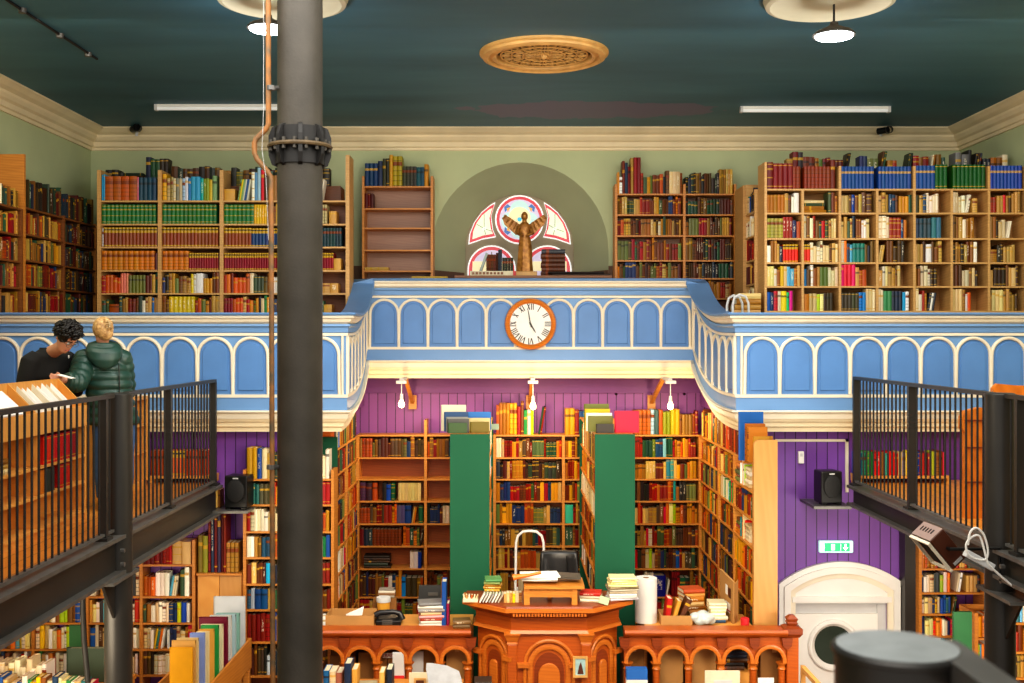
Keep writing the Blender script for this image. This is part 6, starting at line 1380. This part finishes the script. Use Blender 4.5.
flat_stack((X(591,10.1),10.12,wpz),.20,.16,['#d8d0b8','#c8c0a8','#b82c20'],'red topped stack right of the desk',-.1,(.028,.032))
flat_stack((X(622,10.2),10.2,wpz),.29,.2,['#d8d8e0','#c8c4bc','#e8e4dc','#a89c84','#b8b0a0','#8a7c60','#e8dca8','#e0d498','#f0e4b0','#e8dcb0'],'tilting paper pile at the right end of the pulpit',.1,(.018,.026))
tag(put('green_slip', MB().obox(V((X(604,9.98),9.98,wpz+.035)),.09,.012,.066,Matrix.Rotation(.3,4,'Y')), paint('pale_green_paper','#b8d0a8',.8,.05)), 'pale green paper slip standing right of the desk', 'paper')
# ================================================================== PEOPLE
def limb(q, pts, rad, n=14): q.tube(pts, rad, n)
def person(lb, foot, face, h, female, joints):
    pass
def ringset(c, rx, ry, ax, n=24, bump=0):
    """horizontal-ish ring around c with the wide axis along ax"""
    ay = UP.cross(ax).normalized()
    return [c + ax*(rx*math.cos(2*PI*k/n)) + ay*(ry*math.sin(2*PI*k/n)) for k in range(n)]
def torso(q, secs, ax, n=24): q.rings([ringset(V(c), rx, ry, ax, n) for c, rx, ry in secs])
def hand_mb(q, w, d, side, up, sz=1.0, curl=.5):
    """palm with four bent fingers and a thumb: w wrist, d pointing to the knuckles, side towards the thumb, up = back of the hand"""
    d, side = d.normalized(), side.normalized(); up = d.cross(side).normalized() if up is None else up.normalized()
    k = w + d*.085*sz
    q.rings([[w+side*.024*sz*c1+up*.014*sz*c2 for c1,c2 in ((1,.6),(.5,1),(-.5,1),(-1,.6),(-1,-.6),(-.5,-1),(.5,-1),(1,-.6))],[w+d*.045*sz+side*.038*sz*c1+up*.014*sz*c2 for c1,c2 in ((1,.6),(.5,1),(-.5,1),(-1,.6),(-1,-.6),(-.5,-1),(.5,-1),(1,-.6))],[k+side*.040*sz*c1+up*.012*sz*c2 for c1,c2 in ((1,.6),(.5,1),(-.5,1),(-1,.6),(-1,-.6),(-.5,-1),(.5,-1),(1,-.6))]])
    for i,(o,l) in enumerate(((.030,.070),(.010,.080),(-.011,.074),(-.031,.058))):
        a = k - d*.015*sz + side*o*sz; m = k + side*o*1.1*sz + d*l*.5*sz - up*.008*curl*sz; e = m + d*l*.32*sz - up*.03*curl*sz; f = e + d*l*.12*sz - up*.025*curl*sz
        q.tube([a,m,e,f],[.0098*sz,.0092*sz,.0085*sz,.006*sz],8)
    t0 = w + d*.02*sz + side*.024*sz; q.tube([t0, t0+d*.03*sz+side*.028*sz-up*.008*sz, t0+d*.062*sz+side*.034*sz-up*.02*sz],[.014*sz,.0105*sz,.007*sz],8)
def head_mb(q, c, fwd, s=1.0, tilt=0):
    """skull, jaw, nose, ears and neck stub around c; fwd horizontal facing, tilt nods forward. returns a local-to-world function"""
    fwd = V(fwd).normalized(); rt = fwd.cross(UP).normalized(); Rn = Matrix.Rotation(-tilt, 3, rt)
    f2, u2 = Rn @ fwd, Rn @ UP
    L = lambda r,f,u: c + (rt*r + f2*f + u2*u)*s
    secs = [(-.118,.030,.028,.052),(-.105,.045,.045,.040),(-.075,.058,.068,.022),(-.04,.066,.082,.010),(0,.072,.092,.0),(.04,.075,.097,-.004),(.075,.070,.090,-.008),(.10,.052,.066,-.01),(.118,.022,.03,-.012)]
    q.rings([[L(rx*math.cos(2*PI*k/20), fo+ry*math.sin(2*PI*k/20), u) for k in range(20)] for u,rx,ry,fo in secs])
    q.rings([[L(-.006,.085,.012),L(.006,.085,.012),L(.0,.096,.012)],[L(-.010,.086,-.01),L(.010,.086,-.01),L(.0,.108,-.012)],[L(-.017,.082,-.035),L(.017,.082,-.035),L(.0,.118,-.033)],[L(-.012,.082,-.044),L(.012,.082,-.044),L(.0,.10,-.042)]])
    for sd in (-1,1):
        q.rings([[L(sd*(.069+a),-.012+dy*.8,-.005+dz) for dy,dz in ((-.014,.03),(.012,.03),(.016,.005),(.004,-.032),(-.008,-.028),(-.018,.008))] for a in (0,.006,.016)])
    return L, rt, f2, u2
def eyes(L, parent, mouth=True):
    wm, pm, lm = M['white'], M['black'], paint('lip', '#a8584c', .5, .03)
    for sd in (-1,1):
        e = put('eye', MB().sphere(L(sd*.031,.083,.012),.0125,10), wm, parent, smooth=True); put('iris', MB().sphere(L(sd*.031,.092,.009),.006,8), pm, e)
        put('eyebrow', MB().tube([L(sd*.014,.097,.036),L(sd*.034,.096,.041),L(sd*.054,.08,.034)],.0045,6), M['hair_dark'], parent)
    put('mouth', MB().tube([L(-.024,.083,-.066),L(-.01,.094,-.064),L(.01,.094,-.064),L(.024,.083,-.066)],[.003,.0055,.0055,.003],6), lm, parent)

# ---- the man, looking down towards the bins
mx, my = X(47.5,9.34), 9.34
man = thing('person', 'person with dark curly hair in a black sweatshirt and glasses, head bowed over the bins', 'person', (mx,my,MZ))
fwd = V((.80,-.60,0)).normalized(); rt = fwd.cross(UP).normalized()
hipz = MZ+.92; shz = Z(356,9.28); nk = V((X(57,9.2),9.2,Z(349,9.2)))
hc_ = W(66.5,337.5,9.10)
pel = V((mx-.02,my+.05,hipz)); chest = V((mx+.0,my+.03,shz-.10)); shc = V((mx+.02,my+.01,shz))
q = MB()
torso(q,[(pel-UP*.08,.155,.11),(pel+UP*.04,.15,.105),(pel+UP*.18,.14,.10),(chest-UP*.08,.16,.115),(chest+UP*.04,.175,.115),(shc,.15,.095),(shc+UP*.05,.075,.07)],rt)
limb(q,[shc+UP*.02,nk+fwd*.01,hc_-UP*.06+fwd*-.02],[.062,.054,.056])
L,_,f2,u2 = head_mb(q,hc_,(.86,-.50,0),.97,.80)
S = [shc+rt*.18-UP*.03, shc-rt*.19-UP*.035]
E = [S[0]-UP*.27+rt*.05-fwd*.02, S[1]-UP*.27-rt*.05-fwd*.0]
H = [V((X(31,9.06),9.06,Z(392,9.0))), V((X(40,9.08),9.08,Z(392,9.03)))]
for s_,e_,h_ in zip(S,E,H): limb(q,[s_-UP*-.0,(s_+e_)/2,e_,(e_*.45+h_*.55),h_],[.058,.050,.043,.038,.027])
for s_ in (1,-1):
    hp = pel - UP*.06 + rt*.085*s_; kn = V((hp.x+fwd.x*.03,hp.y+fwd.y*.03,MZ+.48)); an = V((hp.x-.0,hp.y,MZ+.09))
    limb(q,[hp+UP*.04,(hp+kn)/2,kn,(kn*.5+an*.5)-fwd*.02,an],[.088,.078,.056,.056,.038]); limb(q,[an-fwd*.04-UP*.035,an+fwd*.08-UP*.05,an+fwd*.16-UP*.06],[.04,.036,.025])
hand_mb(q,H[0],(H[0]-E[0]),fwd.cross(UP)*-1,None); hand_mb(q,H[1],(H[1]-E[1]),fwd.cross(UP),None)
remeshed('body', q, M['skin'], man, .008, 3)
q = MB()
torso(q,[(pel-UP*.06,.175,.13),(pel+UP*.02,.18,.135),(pel+UP*.16,.175,.13),(chest-UP*.08,.19,.14),(chest+UP*.04,.205,.14),(shc,.185,.12),(shc+UP*.035,.125,.10),(shc+UP*.06,.085,.085)],rt)
for s_,e_,h_ in zip(S,E,H): limb(q,[s_-(s_-shc).normalized()*.06,s_-UP*.02,(s_*.5+e_*.5),e_,(e_*.5+h_*.5),e_*.1+h_*.9],[.08,.083,.077,.068,.058,.046])
remeshed('sweatshirt', q, M['sweat'], man, .012, 5)
put('collar', MB().rings([[nk-UP*.035+(ax_*math.cos(2*PI*k/20)+ay_*math.sin(2*PI*k/20))*r_+UP*z_ for k in range(20)] for r_,z_ in ((.083,-.012),(.078,.014),(.07,.014),(.07,-.012))] if False else [[shc+UP*(.058+z_)+(rt*math.cos(2*PI*k/20)*1.05+fwd*math.sin(2*PI*k/20))*r_ for k in range(20)] for r_,z_ in ((.092,-.02),(.082,.012),(.072,.012),(.075,-.015))],False,False), M['sweat'], man, smooth=True)
q = MB()
for s_ in (1,-1):
    hp = pel - UP*.06 + rt*.085*s_; kn = V((hp.x+fwd.x*.03,hp.y+fwd.y*.03,MZ+.48)); an = V((hp.x,hp.y,MZ+.11)); limb(q,[hp+UP*.06,(hp+kn)/2,kn,(kn+an)/2-fwd*.01,an],[.108,.098,.082,.080,.066])
torso(q,[(pel-UP*.10,.165,.12),(pel+UP*.03,.165,.12)],rt)
remeshed('trousers', q, M['iron_dark'], man, .014, 3)
for s_ in (1,-1):
    an = pel-UP*.06+rt*.085*s_; an = V((an.x,an.y,MZ+.0)); put('shoe', MB().rings([[an+fwd*f+rt*w*c1+UP*z for c1,z in ((1,0),(1,.03),(.6,hh),(-.6,hh),(-1,.03),(-1,0))] for f,w,hh in ((-.09,.03,.08),(-.04,.042,.10),(.06,.045,.085),(.14,.042,.055),(.19,.025,.04))]), M['black'], man)
q = MB(); rnd = random.Random(3)
for k in range(330):
    th = rnd.uniform(0,2*PI); ph = math.acos(rnd.uniform(-.15,1)); r,f,u = math.sin(ph)*math.cos(th), math.sin(ph)*math.sin(th), math.cos(ph)
    if f > .35 and u < .45: continue
    if u < .1 and f > -.1: continue
    rad = 1 + rnd.uniform(-.03,.16); c = L(r*.092*rad, -.012+f*.112*rad, .022+u*.112*rad); s_ = rnd.uniform(.013,.021)
    a1 = rnd.uniform(0,2*PI); q.tube([c+V((s_*math.cos(a1+t),s_*math.sin(a1+t),s_*.6*math.sin(t*1.3+a1))) for t in (0,1.2,2.4,3.6,4.8)],.0085,5)
q.sphere(L(0,-.014,.032),.094,16,(.9,1.04,1.0))
put('hair', q, M['hair_dark'], man, smooth='full')
eyes(L, man)
g = MB()
for sd in (-1,1):
    g.tube([L(sd*.034+.026*math.cos(2*PI*k/14),.102,.008+.021*math.sin(2*PI*k/14)) for k in range(15)],.0022,5,False); g.tube([L(sd*.06,.10,.014),L(sd*.076,.06,.012),L(sd*.078,-.01,.012)],.002,5)
g.tube([L(-.009,.106,.012),L(.009,.106,.012)],.002,5)
put('glasses', g, M['steel_edge'], man)

# ---- the woman, seen from behind, reaching into the bin
wx, wy = X(101,9.42), 9.42
wo = thing('person', 'person seen from behind in a dark green quilted jacket, blond hair clipped up', 'person', (wx,wy,MZ))
fwd = V((-.42,.90,0)).normalized(); rt = fwd.cross(UP).normalized()
pel = V((wx+.115,wy,MZ+.86)); shz = Z(357,9.42); shc = V((wx+.02,wy,shz)); chest = shc - UP*.13 
hc_ = W(103,331.5,9.38)
q = MB()
torso(q,[(pel-UP*.10,.165,.12),(pel,.165,.12),(pel+UP*.17,.12,.095),(chest-UP*.08,.14,.105),(chest+UP*.05,.15,.105),(shc,.13,.085),(shc+UP*.05,.06,.06)],rt)
limb(q,[shc+UP*.02,shc*.5+hc_*.5-UP*.0,hc_-UP*.05],[.055,.047,.05])
L,_,f2,u2 = head_mb(q,hc_,(-.62,.72,0),.92,.28)
S = [shc+rt*.150-UP*.03, shc-rt*.155-UP*.03]
H = [shc+rt*.10+fwd*.34-UP*.34, V((X(63,9.0),9.0,Z(380,9.0)))]
E = [S[0]-UP*.27+rt*.04+fwd*.05, V((X(78,9.12),9.12,Z(383,9.12)))]
for s_,e_,h_ in zip(S,E,H): limb(q,[s_,(s_+e_)/2,e_,(e_*.45+h_*.55),h_],[.050,.044,.038,.034,.024])
for s_ in (1,-1):
    hp = pel - UP*.06 + rt*.08*s_; kn = V((hp.x,hp.y,MZ+.46))+fwd*.02; an = V((hp.x,hp.y,MZ+.08))
    limb(q,[hp+UP*.04,(hp+kn)/2,kn,(kn+an)/2-fwd*.02,an],[.09,.078,.054,.052,.034]); limb(q,[an-fwd*.04-UP*.03,an+fwd*.07-UP*.045,an+fwd*.14-UP*.05],[.036,.032,.022])
hand_mb(q,H[1],(H[1]-E[1]),UP,None,.9); hand_mb(q,H[0],(H[0]-E[0]),UP,None,.9)
remeshed('body', q, M['skin'], wo, .008, 3)
q = MB(); secs = []
base = [(-.14,.195,.16),(-.02,.19,.155),(.10,.175,.14),(.20,.168,.135),(.30,.172,.138),(.40,.182,.14),(.47,.178,.13),(.52,.15,.11),(.56,.105,.09)]
zl = pel.z - .14; zt_ = shz + .03; n = 60
for i in range(n+1):
    v = i/n; z = zl + (zt_-zl)*v; j = v*(len(base)-1); a = int(min(j,len(base)-2)); f = j-a
    rx = base[a][1]*(1-f)+base[a+1][1]*f; ry = base[a][2]*(1-f)+base[a+1][2]*f
    puff = .026*(abs(math.sin(PI*v*8))**.5) if v < .93 else .01
    secs.append((V((pel.x*(1-v)+shc.x*v, pel.y*(1-v)+shc.y*v, z)), rx+puff, ry+puff))
torso(q,secs,rt,32)
for s_,e_,h_ in zip(S,E,H):
    P_ = [s_-(s_-shc)*.35, s_, e_, e_*.12+h_*.88]; pts, rad = [], []
    for a,b,r0,r1,m in ((P_[0],P_[1],.075,.08,4),(P_[1],P_[2],.08,.068,22),(P_[2],P_[3],.068,.05,18)):
        for i in range(m): t = i/m; pts.append(a*(1-t)+b*t); rad.append(r0+(r1-r0)*t)
    for i in range(len(rad)): rad[i] += .022*(abs(math.sin(PI*i/6.2))**.5)
    q.tube(pts, rad, 18)
remeshed('jacket', q, M['jacket'], wo, .009, 2)
# hood lying on the back
q = MB(); hcn = shc + UP*.04 - fwd*.06
q.rings([[hcn + rt*(a*math.cos(2*PI*k/24)) - fwd*(b*math.sin(2*PI*k/24)+dy) + UP*(z+.035*math.sin(2*PI*k/24)*-1) for k in range(24)] for a,b,z,dy in ((.085,.08,.075,-.03),(.125,.11,.07,-.01),(.15,.125,.03,.01),(.145,.11,-.03,.035),(.10,.07,-.09,.06),(.04,.03,-.12,.075))])
q.rings([[hcn + fwd*.05 + rt*((.105+.03*math.cos(2*PI*j/10))*math.cos(2*PI*k/24)) + fwd*((.095+.03*math.cos(2*PI*j/10))*math.sin(2*PI*k/24)) + UP*(.055+.03*math.sin(2*PI*j/10)) for k in range(24)] for j in range(11)],False,False)
remeshed('hood', q, M['jacket'], wo, .009, 4)
for k in (.0,): put('drawcord', MB().tube([shc-fwd*.165+rt*.11-UP*.06, shc-fwd*.178+rt*.115-UP*.25, shc-fwd*.172+rt*.115-UP*.42],.005,6), M['black'], wo)
q = MB()
for s_ in (1,-1):
    hp = pel - UP*.06 + rt*.08*s_; kn = V((hp.x,hp.y,MZ+.46))+fwd*.02; an = V((hp.x,hp.y,MZ+.10)); limb(q,[hp+UP*.05,(hp+kn)/2,kn,(kn+an)/2-fwd*.012,an],[.108,.098,.082,.080,.066])
torso(q,[(pel-UP*.12,.18,.135),(pel+UP*.0,.175,.13)],rt)
remeshed('jeans', q, M['denim'], wo, .013, 3)
for s_ in (1,-1):
    an = pel-UP*.06+rt*.08*s_; an = V((an.x,an.y,MZ)); put('shoe', MB().rings([[an+fwd*f+rt*w*c1+UP*z for c1,z in ((1,0),(1,.03),(.6,hh),(-.6,hh),(-1,.03),(-1,0))] for f,w,hh in ((-.085,.03,.08),(-.04,.04,.095),(.05,.042,.08),(.13,.038,.05),(.17,.022,.04))]), M['black'], wo)
q = MB()
q.sphere(L(0,-.010,.030),.099,20,(.86,1.04,1.0)); q.sphere(L(0,-.055,-.03),.066,16,(1,.8,1)); q.sphere(L(.015,-.105,.015),.047,14,(.8,.7,1.25),Matrix.Rotation(.3,4,'Y')); q.sphere(L(.0,-.108,.055),.034,12,(.9,.7,1.1))
for k in range(7):
    a = -.9+.3*k; q.tube([L(.085*math.sin(a),-.01,.085),L(.075*math.sin(a),-.08,.05),L(.02,-.125,.02)],[.012,.012,.006],6)
hr_ = remeshed('hair', q, M['hair_blond'], wo, .006, 2)
c_ = MB().tube([L(.0,-.145,.065),L(.012,-.155,.035),L(.005,-.15,-.005)],[.008,.012,.008],8)
for k in range(4): c_.tube([L(.01,-.15,.05-.018*k),L(.035,-.135,.05-.02*k)],.0045,6); c_.tube([L(.008,-.15,.05-.018*k),L(-.02,-.135,.05-.02*k)],.0045,6)
put('hair_clip', c_, M['clip'], wo)
eyes(L, wo)
bpy.context.view_layer.update()
_d = (W(68.5,357,9)-V((0,0,CZ))).normalized(); _h = bpy.context.scene.ray_cast(bpy.context.evaluated_depsgraph_get(), V((0,0,CZ)), _d)
if _h[0] and _h[4].name.startswith('sweatshirt'): put('chest_mark', MB().sphere(_h[1], .016, 8, (.7,.5,1)), M['white'], man)
tag(put('held_card', MB().obox(W(66,376.5,8.93),.12,.09,.005,Matrix.Rotation(.25,4,'Y')), M['white_paper']), 'pale card between the two browsing people', 'card')

# ================================================================== LIGHT
def area(loc, size, e, col=(1,1,1), rot=(0,0,0), sy=None):  # unseen area lamp added to brighten part of the hall
    l = bpy.data.lights.new('added_fill_light','AREA'); l.energy = e; l.color = col; l.size = size
    if sy: l.shape = 'RECTANGLE'; l.size_y = sy
    o = bpy.data.objects.new('added_fill_light', l); COL.objects.link(o); o.location = loc; o.rotation_euler = rot; return o
R_d = math.radians
area((.3,5.5,7.0),7,300,(1,.96,.90),(R_d(40),0,0),3)                       # added fill over the upper hall
area((.3,9.0,7.1),7,150,(1,.97,.92),(R_d(18),0,0),2)  # second added fill close under the ceiling
area((.3,7.2,4.9),3.2,95,(1,.88,.70),(R_d(52),0,0),2)                     # unseen fill aimed at the alcove
area((.3,12.2,4.25),3.0,36,(1,.78,.50),(R_d(12),0,0),.8)                   # added warm fill helping the bulbs under the raised gallery
area((-4.0,7.4,2.3),1.6,52,(1,.84,.62),(R_d(75),0,0),.7); area((3.6,8.2,2.2),1.4,62,(1,.9,.76),(R_d(62),0,0),.7)  # fills added below both mezzanines for the lower walls
area((-4.2,8.5,7.0),2,50,(1,.9,.75),(R_d(20),0,0),2); area((4.6,8.5,7.0),2,75,(1,.92,.8),(R_d(20),0,0),2)  # added side fills for the two upper galleries
wd_ = bpy.data.worlds.new('World'); bpy.context.scene.world = wd_; wd_.use_nodes = True
wd_.node_tree.nodes['Background'].inputs[0].default_value = (1,.95,.88,1); wd_.node_tree.nodes['Background'].inputs[1].default_value = .75

area((.3,1.6,6.9),1.6,70,(1,.95,.88))  # lamp added above the near balcony to brighten the post top
area((.3,8.0,3.5),2.6,52,(1,.80,.55),(R_d(84),0,0),.8)  # low warm lamp added in mid hall to lift the alcove shelves
# ================================================================== CAMERA
cam = bpy.data.cameras.new('camera'); co_ = bpy.data.objects.new('camera', cam); COL.objects.link(co_)
co_.location = (0,0,CZ); co_.rotation_euler = (PI/2,0,0)
cam.sensor_fit = 'HORIZONTAL'; cam.sensor_width = 36; cam.lens = F/1024*36; cam.shift_x = (512-VX)/1024; cam.shift_y = -(341.5-VY)/1024
cam.dof.use_dof = True; cam.dof.focus_distance = 11; cam.dof.aperture_fstop = 5.6; cam.clip_start = .05
sc = bpy.context.scene; sc.camera = co_
sc.view_settings.view_transform = 'Standard'; sc.view_settings.look = 'None'
try: sc.view_settings.look = 'Medium High Contrast'
except Exception as e: print('LOOK', e)
sc.view_settings.look = sc.view_settings.look; sc.view_settings.exposure = -.1
sc.cycles.max_bounces = 8; sc.cycles.use_denoising = True

# ================================================================== BOOK OBJECTS
bpy.context.view_layer.update(); dg = bpy.context.evaluated_depsgraph_get()
cam_o = V((0,0,CZ))
def project(p): return VX + F*p.x/p.y, VY - F*(p.z-CZ)/p.y
from mathutils.bvhtree import BVHTree
_bv, _bf = [], []
for b in BK:
    r, d, u = b['r'].normalized()*b['w'], b['d'].normalized()*b['dep'], b['u'].normalized()*b['h']; k = len(_bv)
    _bv += [b['p']+r*x+d*y+u*z for z in (0,1) for x,y in ((0,0),(1,0),(1,1),(0,1))]
    _bf += [tuple(k+i for i in q_) for q_ in ((0,3,2,1),(4,5,6,7),(0,1,5,4),(1,2,6,5),(2,3,7,6),(3,0,4,7))]
book_tree = BVHTree.FromPolygons(_bv, _bf)
order = {}
for b in BK:
    order.setdefault(b['where'], []).append(b)
for b in BK:
    r, d, u = b['r'].normalized(), b['d'].normalized(), b['u'].normalized()
    b['c0'] = b['p']; ax = (r*b['w'], d*b['dep'], u*b['h'])
    score = 0
    faces = ((V((0,0,0)),ax[0],ax[2],-d),(ax[0],ax[1],ax[2],r),(V((0,0,0)),ax[1],ax[2],-r),(ax[2],ax[0],ax[1],u),(V((0,0,0)),ax[0],ax[1],-u))
    for o_, e1, e2, n in faces:
        c = b['p']+o_+(e1+e2)/2
        if n.dot(cam_o-c) <= 0 or c.y < .5: continue
        P4 = [project(b['p']+o_+k) for k in (V((0,0,0)),e1,e1+e2,e2)]
        A4 = abs(sum(P4[i][0]*P4[(i+1)%4][1]-P4[(i+1)%4][0]*P4[i][1] for i in range(4)))/2
        vis = 0
        for s_, t_ in ((.5,.5),(.25,.2),(.75,.8),(.2,.85),(.8,.15),(.5,.92)):
            q_ = b['p']+o_+e1*s_+e2*t_; px_, py_ = project(q_)
            if not (0 < px_ < 1024 and 0 < py_ < 683): continue
            dv_ = q_-cam_o; hit = sc.ray_cast(dg, cam_o, dv_.normalized(), distance=dv_.length-.012)
            vis += (not hit[0]) and book_tree.ray_cast(cam_o, dv_.normalized(), dv_.length-.004)[0] is None
        score += A4*vis/6
    b['score'] = score
ranked = sorted(BK, key=lambda b: -b['score'])
solo = [b for b in ranked[:300] if b['score'] > 0]; solo_ids = set(id(b) for b in solo)
# unit book: rounded spine, boards, recessed page block
def unit_book():
    out = [(0,.06),(.12,.025),(.3,.006),(.5,0),(.7,.006),(.88,.025),(1,.06),(1,1),(0,1)]; inn = [(.1,.09),(.2,.08),(.35,.075),(.5,.07),(.65,.075),(.8,.08),(.9,.09),(.9,1),(.1,1)]
    n = len(out); v = [(x,y,0) for x,y in out]+[(x,y,1) for x,y in out]+[(x,y,1) for x,y in inn]+[(x,y,.975) for x,y in inn]; f, m = [], []
    for i in range(n):
        j = (i+1)%n; f.append((i,j,n+j,n+i)); m.append(0); f.append((n+i,n+j,2*n+j,2*n+i)); m.append(0); f.append((2*n+i,2*n+j,3*n+j,3*n+i)); m.append(0)
    f.append(tuple(3*n+i for i in range(n))); m.append(1); f.append(tuple(reversed(range(n)))); m.append(0)
    me = bpy.data.meshes.new('book'); me.from_pydata(v,[],f)
    uv = me.uv_layers.new(name='UV')
    for p, mm in zip(me.polygons, m):
        p.material_index = mm
        sp = p.normal.y < -.25 and abs(p.normal.z) < .3
        for li in p.loop_indices:
            c = me.vertices[me.loops[li].vertex_index].co; uv.data[li].uv = (c.x, c.z) if sp else (.5, -1)
    me.materials.append(M['book']); me.materials.append(M['cream_paper']); return me
ub = unit_book()
def ordn(i):
    w = ['first','second','third','fourth','fifth','sixth','seventh','eighth','ninth','tenth','eleventh','twelfth','thirteenth','fourteenth','fifteenth','sixteenth','seventeenth','eighteenth','nineteenth','twentieth']
    if i < 20: return w[i]
    k = i+1; return f"{k}{'th' if 10 <= k%100 <= 20 else {1:'st',2:'nd',3:'rd'}.get(k%10,'th')}"
used = {}
for wname, lst in order.items():
    flat = sum(1 for b in lst if abs(b['r'].z) > .7)
    lst2 = sorted(lst, key=lambda b: project(b['p']+b['r']*b['w']/2+b['d']*b['dep']*.0+b['u']*b['h']/2)[0])
    stack = flat == len(lst)
    if stack: lst2 = sorted(lst, key=lambda b: -b['p'].z)
    for i, b in enumerate(lst2): b['idx'] = i; b['stack'] = stack; b['n'] = len(lst2)
for b in solo:
    o = bpy.data.objects.new('book', ub); COL.objects.link(o)
    r, d, u = b['r'].normalized(), b['d'].normalized(), b['u'].normalized()
    Mx = Matrix.Identity(4)
    for i, (a, s_) in enumerate(((r,b['w']),(d,b['dep']),(u,b['h']))):
        for j in range(3): Mx[j][i] = a[j]*s_
    for j in range(3): Mx[j][3] = b['p'][j]
    o.matrix_world = Mx; o.color = (*srgb(b['col']), b['al'])
    side = 'from the top' if b['stack'] else 'from left'
    wh = b['where']; cn = cname(b['col'])
    lab = f"{cn} {b['noun']}, {ordn(b['idx'])} {side}, {wh}" if b['n'] > 1 else f"{cn} {b['noun']}, {wh}"
    if len(lab.split()) > 16: lab = lab.replace(' of the alcove',' in alcove').replace(' from left',' along')
    while len(lab.split()) > 16 and ' the ' in lab: lab = lab.replace(' the ', ' ', 1)
    if lab in used: used[lab] += 1
    used.setdefault(lab, 0)
    tag(o, lab, b['noun'] if b['noun'] != 'volume' else 'book', wh)
# all other books: one object
vs, fs, mi, cols, uvs = [], [], [], [], []
for b in BK:
    if id(b) in solo_ids: continue
    r, d, u = b['r'].normalized()*b['w'], b['d'].normalized()*b['dep'], b['u'].normalized()*b['h']; p = b['p']; k = len(vs)
    Q = lambda x,y,z: p + r*x + d*y + u*z
    vs += [Q(0,.04,0),Q(.5,0,0),Q(1,.04,0),Q(1,1,0),Q(0,1,0),Q(0,.04,1),Q(.5,0,1),Q(1,.04,1),Q(1,1,1),Q(0,1,1),Q(.12,.1,1),Q(.5,.08,1),Q(.88,.1,1),Q(.88,1,1),Q(.12,1,1),Q(.12,.1,.97),Q(.5,.08,.97),Q(.88,.1,.97),Q(.88,1,.97),Q(.12,1,.97)]
    ff = [((0,1,6,5),0,[(0,0),(.5,0),(.5,1),(0,1)]),((1,2,7,6),0,[(.5,0),(1,0),(1,1),(.5,1)])] + [(q_,0,None) for q_ in ((2,3,8,7),(3,4,9,8),(4,0,5,9),(4,3,2,1,0))]
    for i in range(5):
        j = (i+1)%5; ff.append(((5+i,5+j,10+j,10+i),0,None)); ff.append(((10+i,10+j,15+j,15+i),0,None))
    ff.append(((15,16,17,18,19),1,None)); cc = (*srgb(b['col']), b['al'])
    for q_, mm, uv_ in ff:
        fs.append(tuple(k+i for i in q_)); mi.append(mm); uvs += uv_ if uv_ else [(.5,-1)]*len(q_); cols += [cc]*len(q_)
me = bpy.data.meshes.new('shelved_books'); me.from_pydata(vs,[],fs)
ca = me.color_attributes.new('Col','FLOAT_COLOR','CORNER'); ca.data.foreach_set('color',[x for c in cols for x in c])
ul = me.uv_layers.new(name='UV'); ul.data.foreach_set('uv',[x for c in uvs for x in c]); me.polygons.foreach_set('material_index',mi)
me.materials.append(M['books']); me.materials.append(M['cream_paper']); me.update()
so = bpy.data.objects.new('shelved_books', me); COL.objects.link(so)
tag(so, 'the many smaller books filling the bookcases on both levels', 'books', None, 'stuff')
print('BOOKS', len(BK), 'solo', len(solo), 'min', solo[-1]['score'], 'visible', sum(b['score']>0 for b in BK), 'dup labels', sum(used.values()))
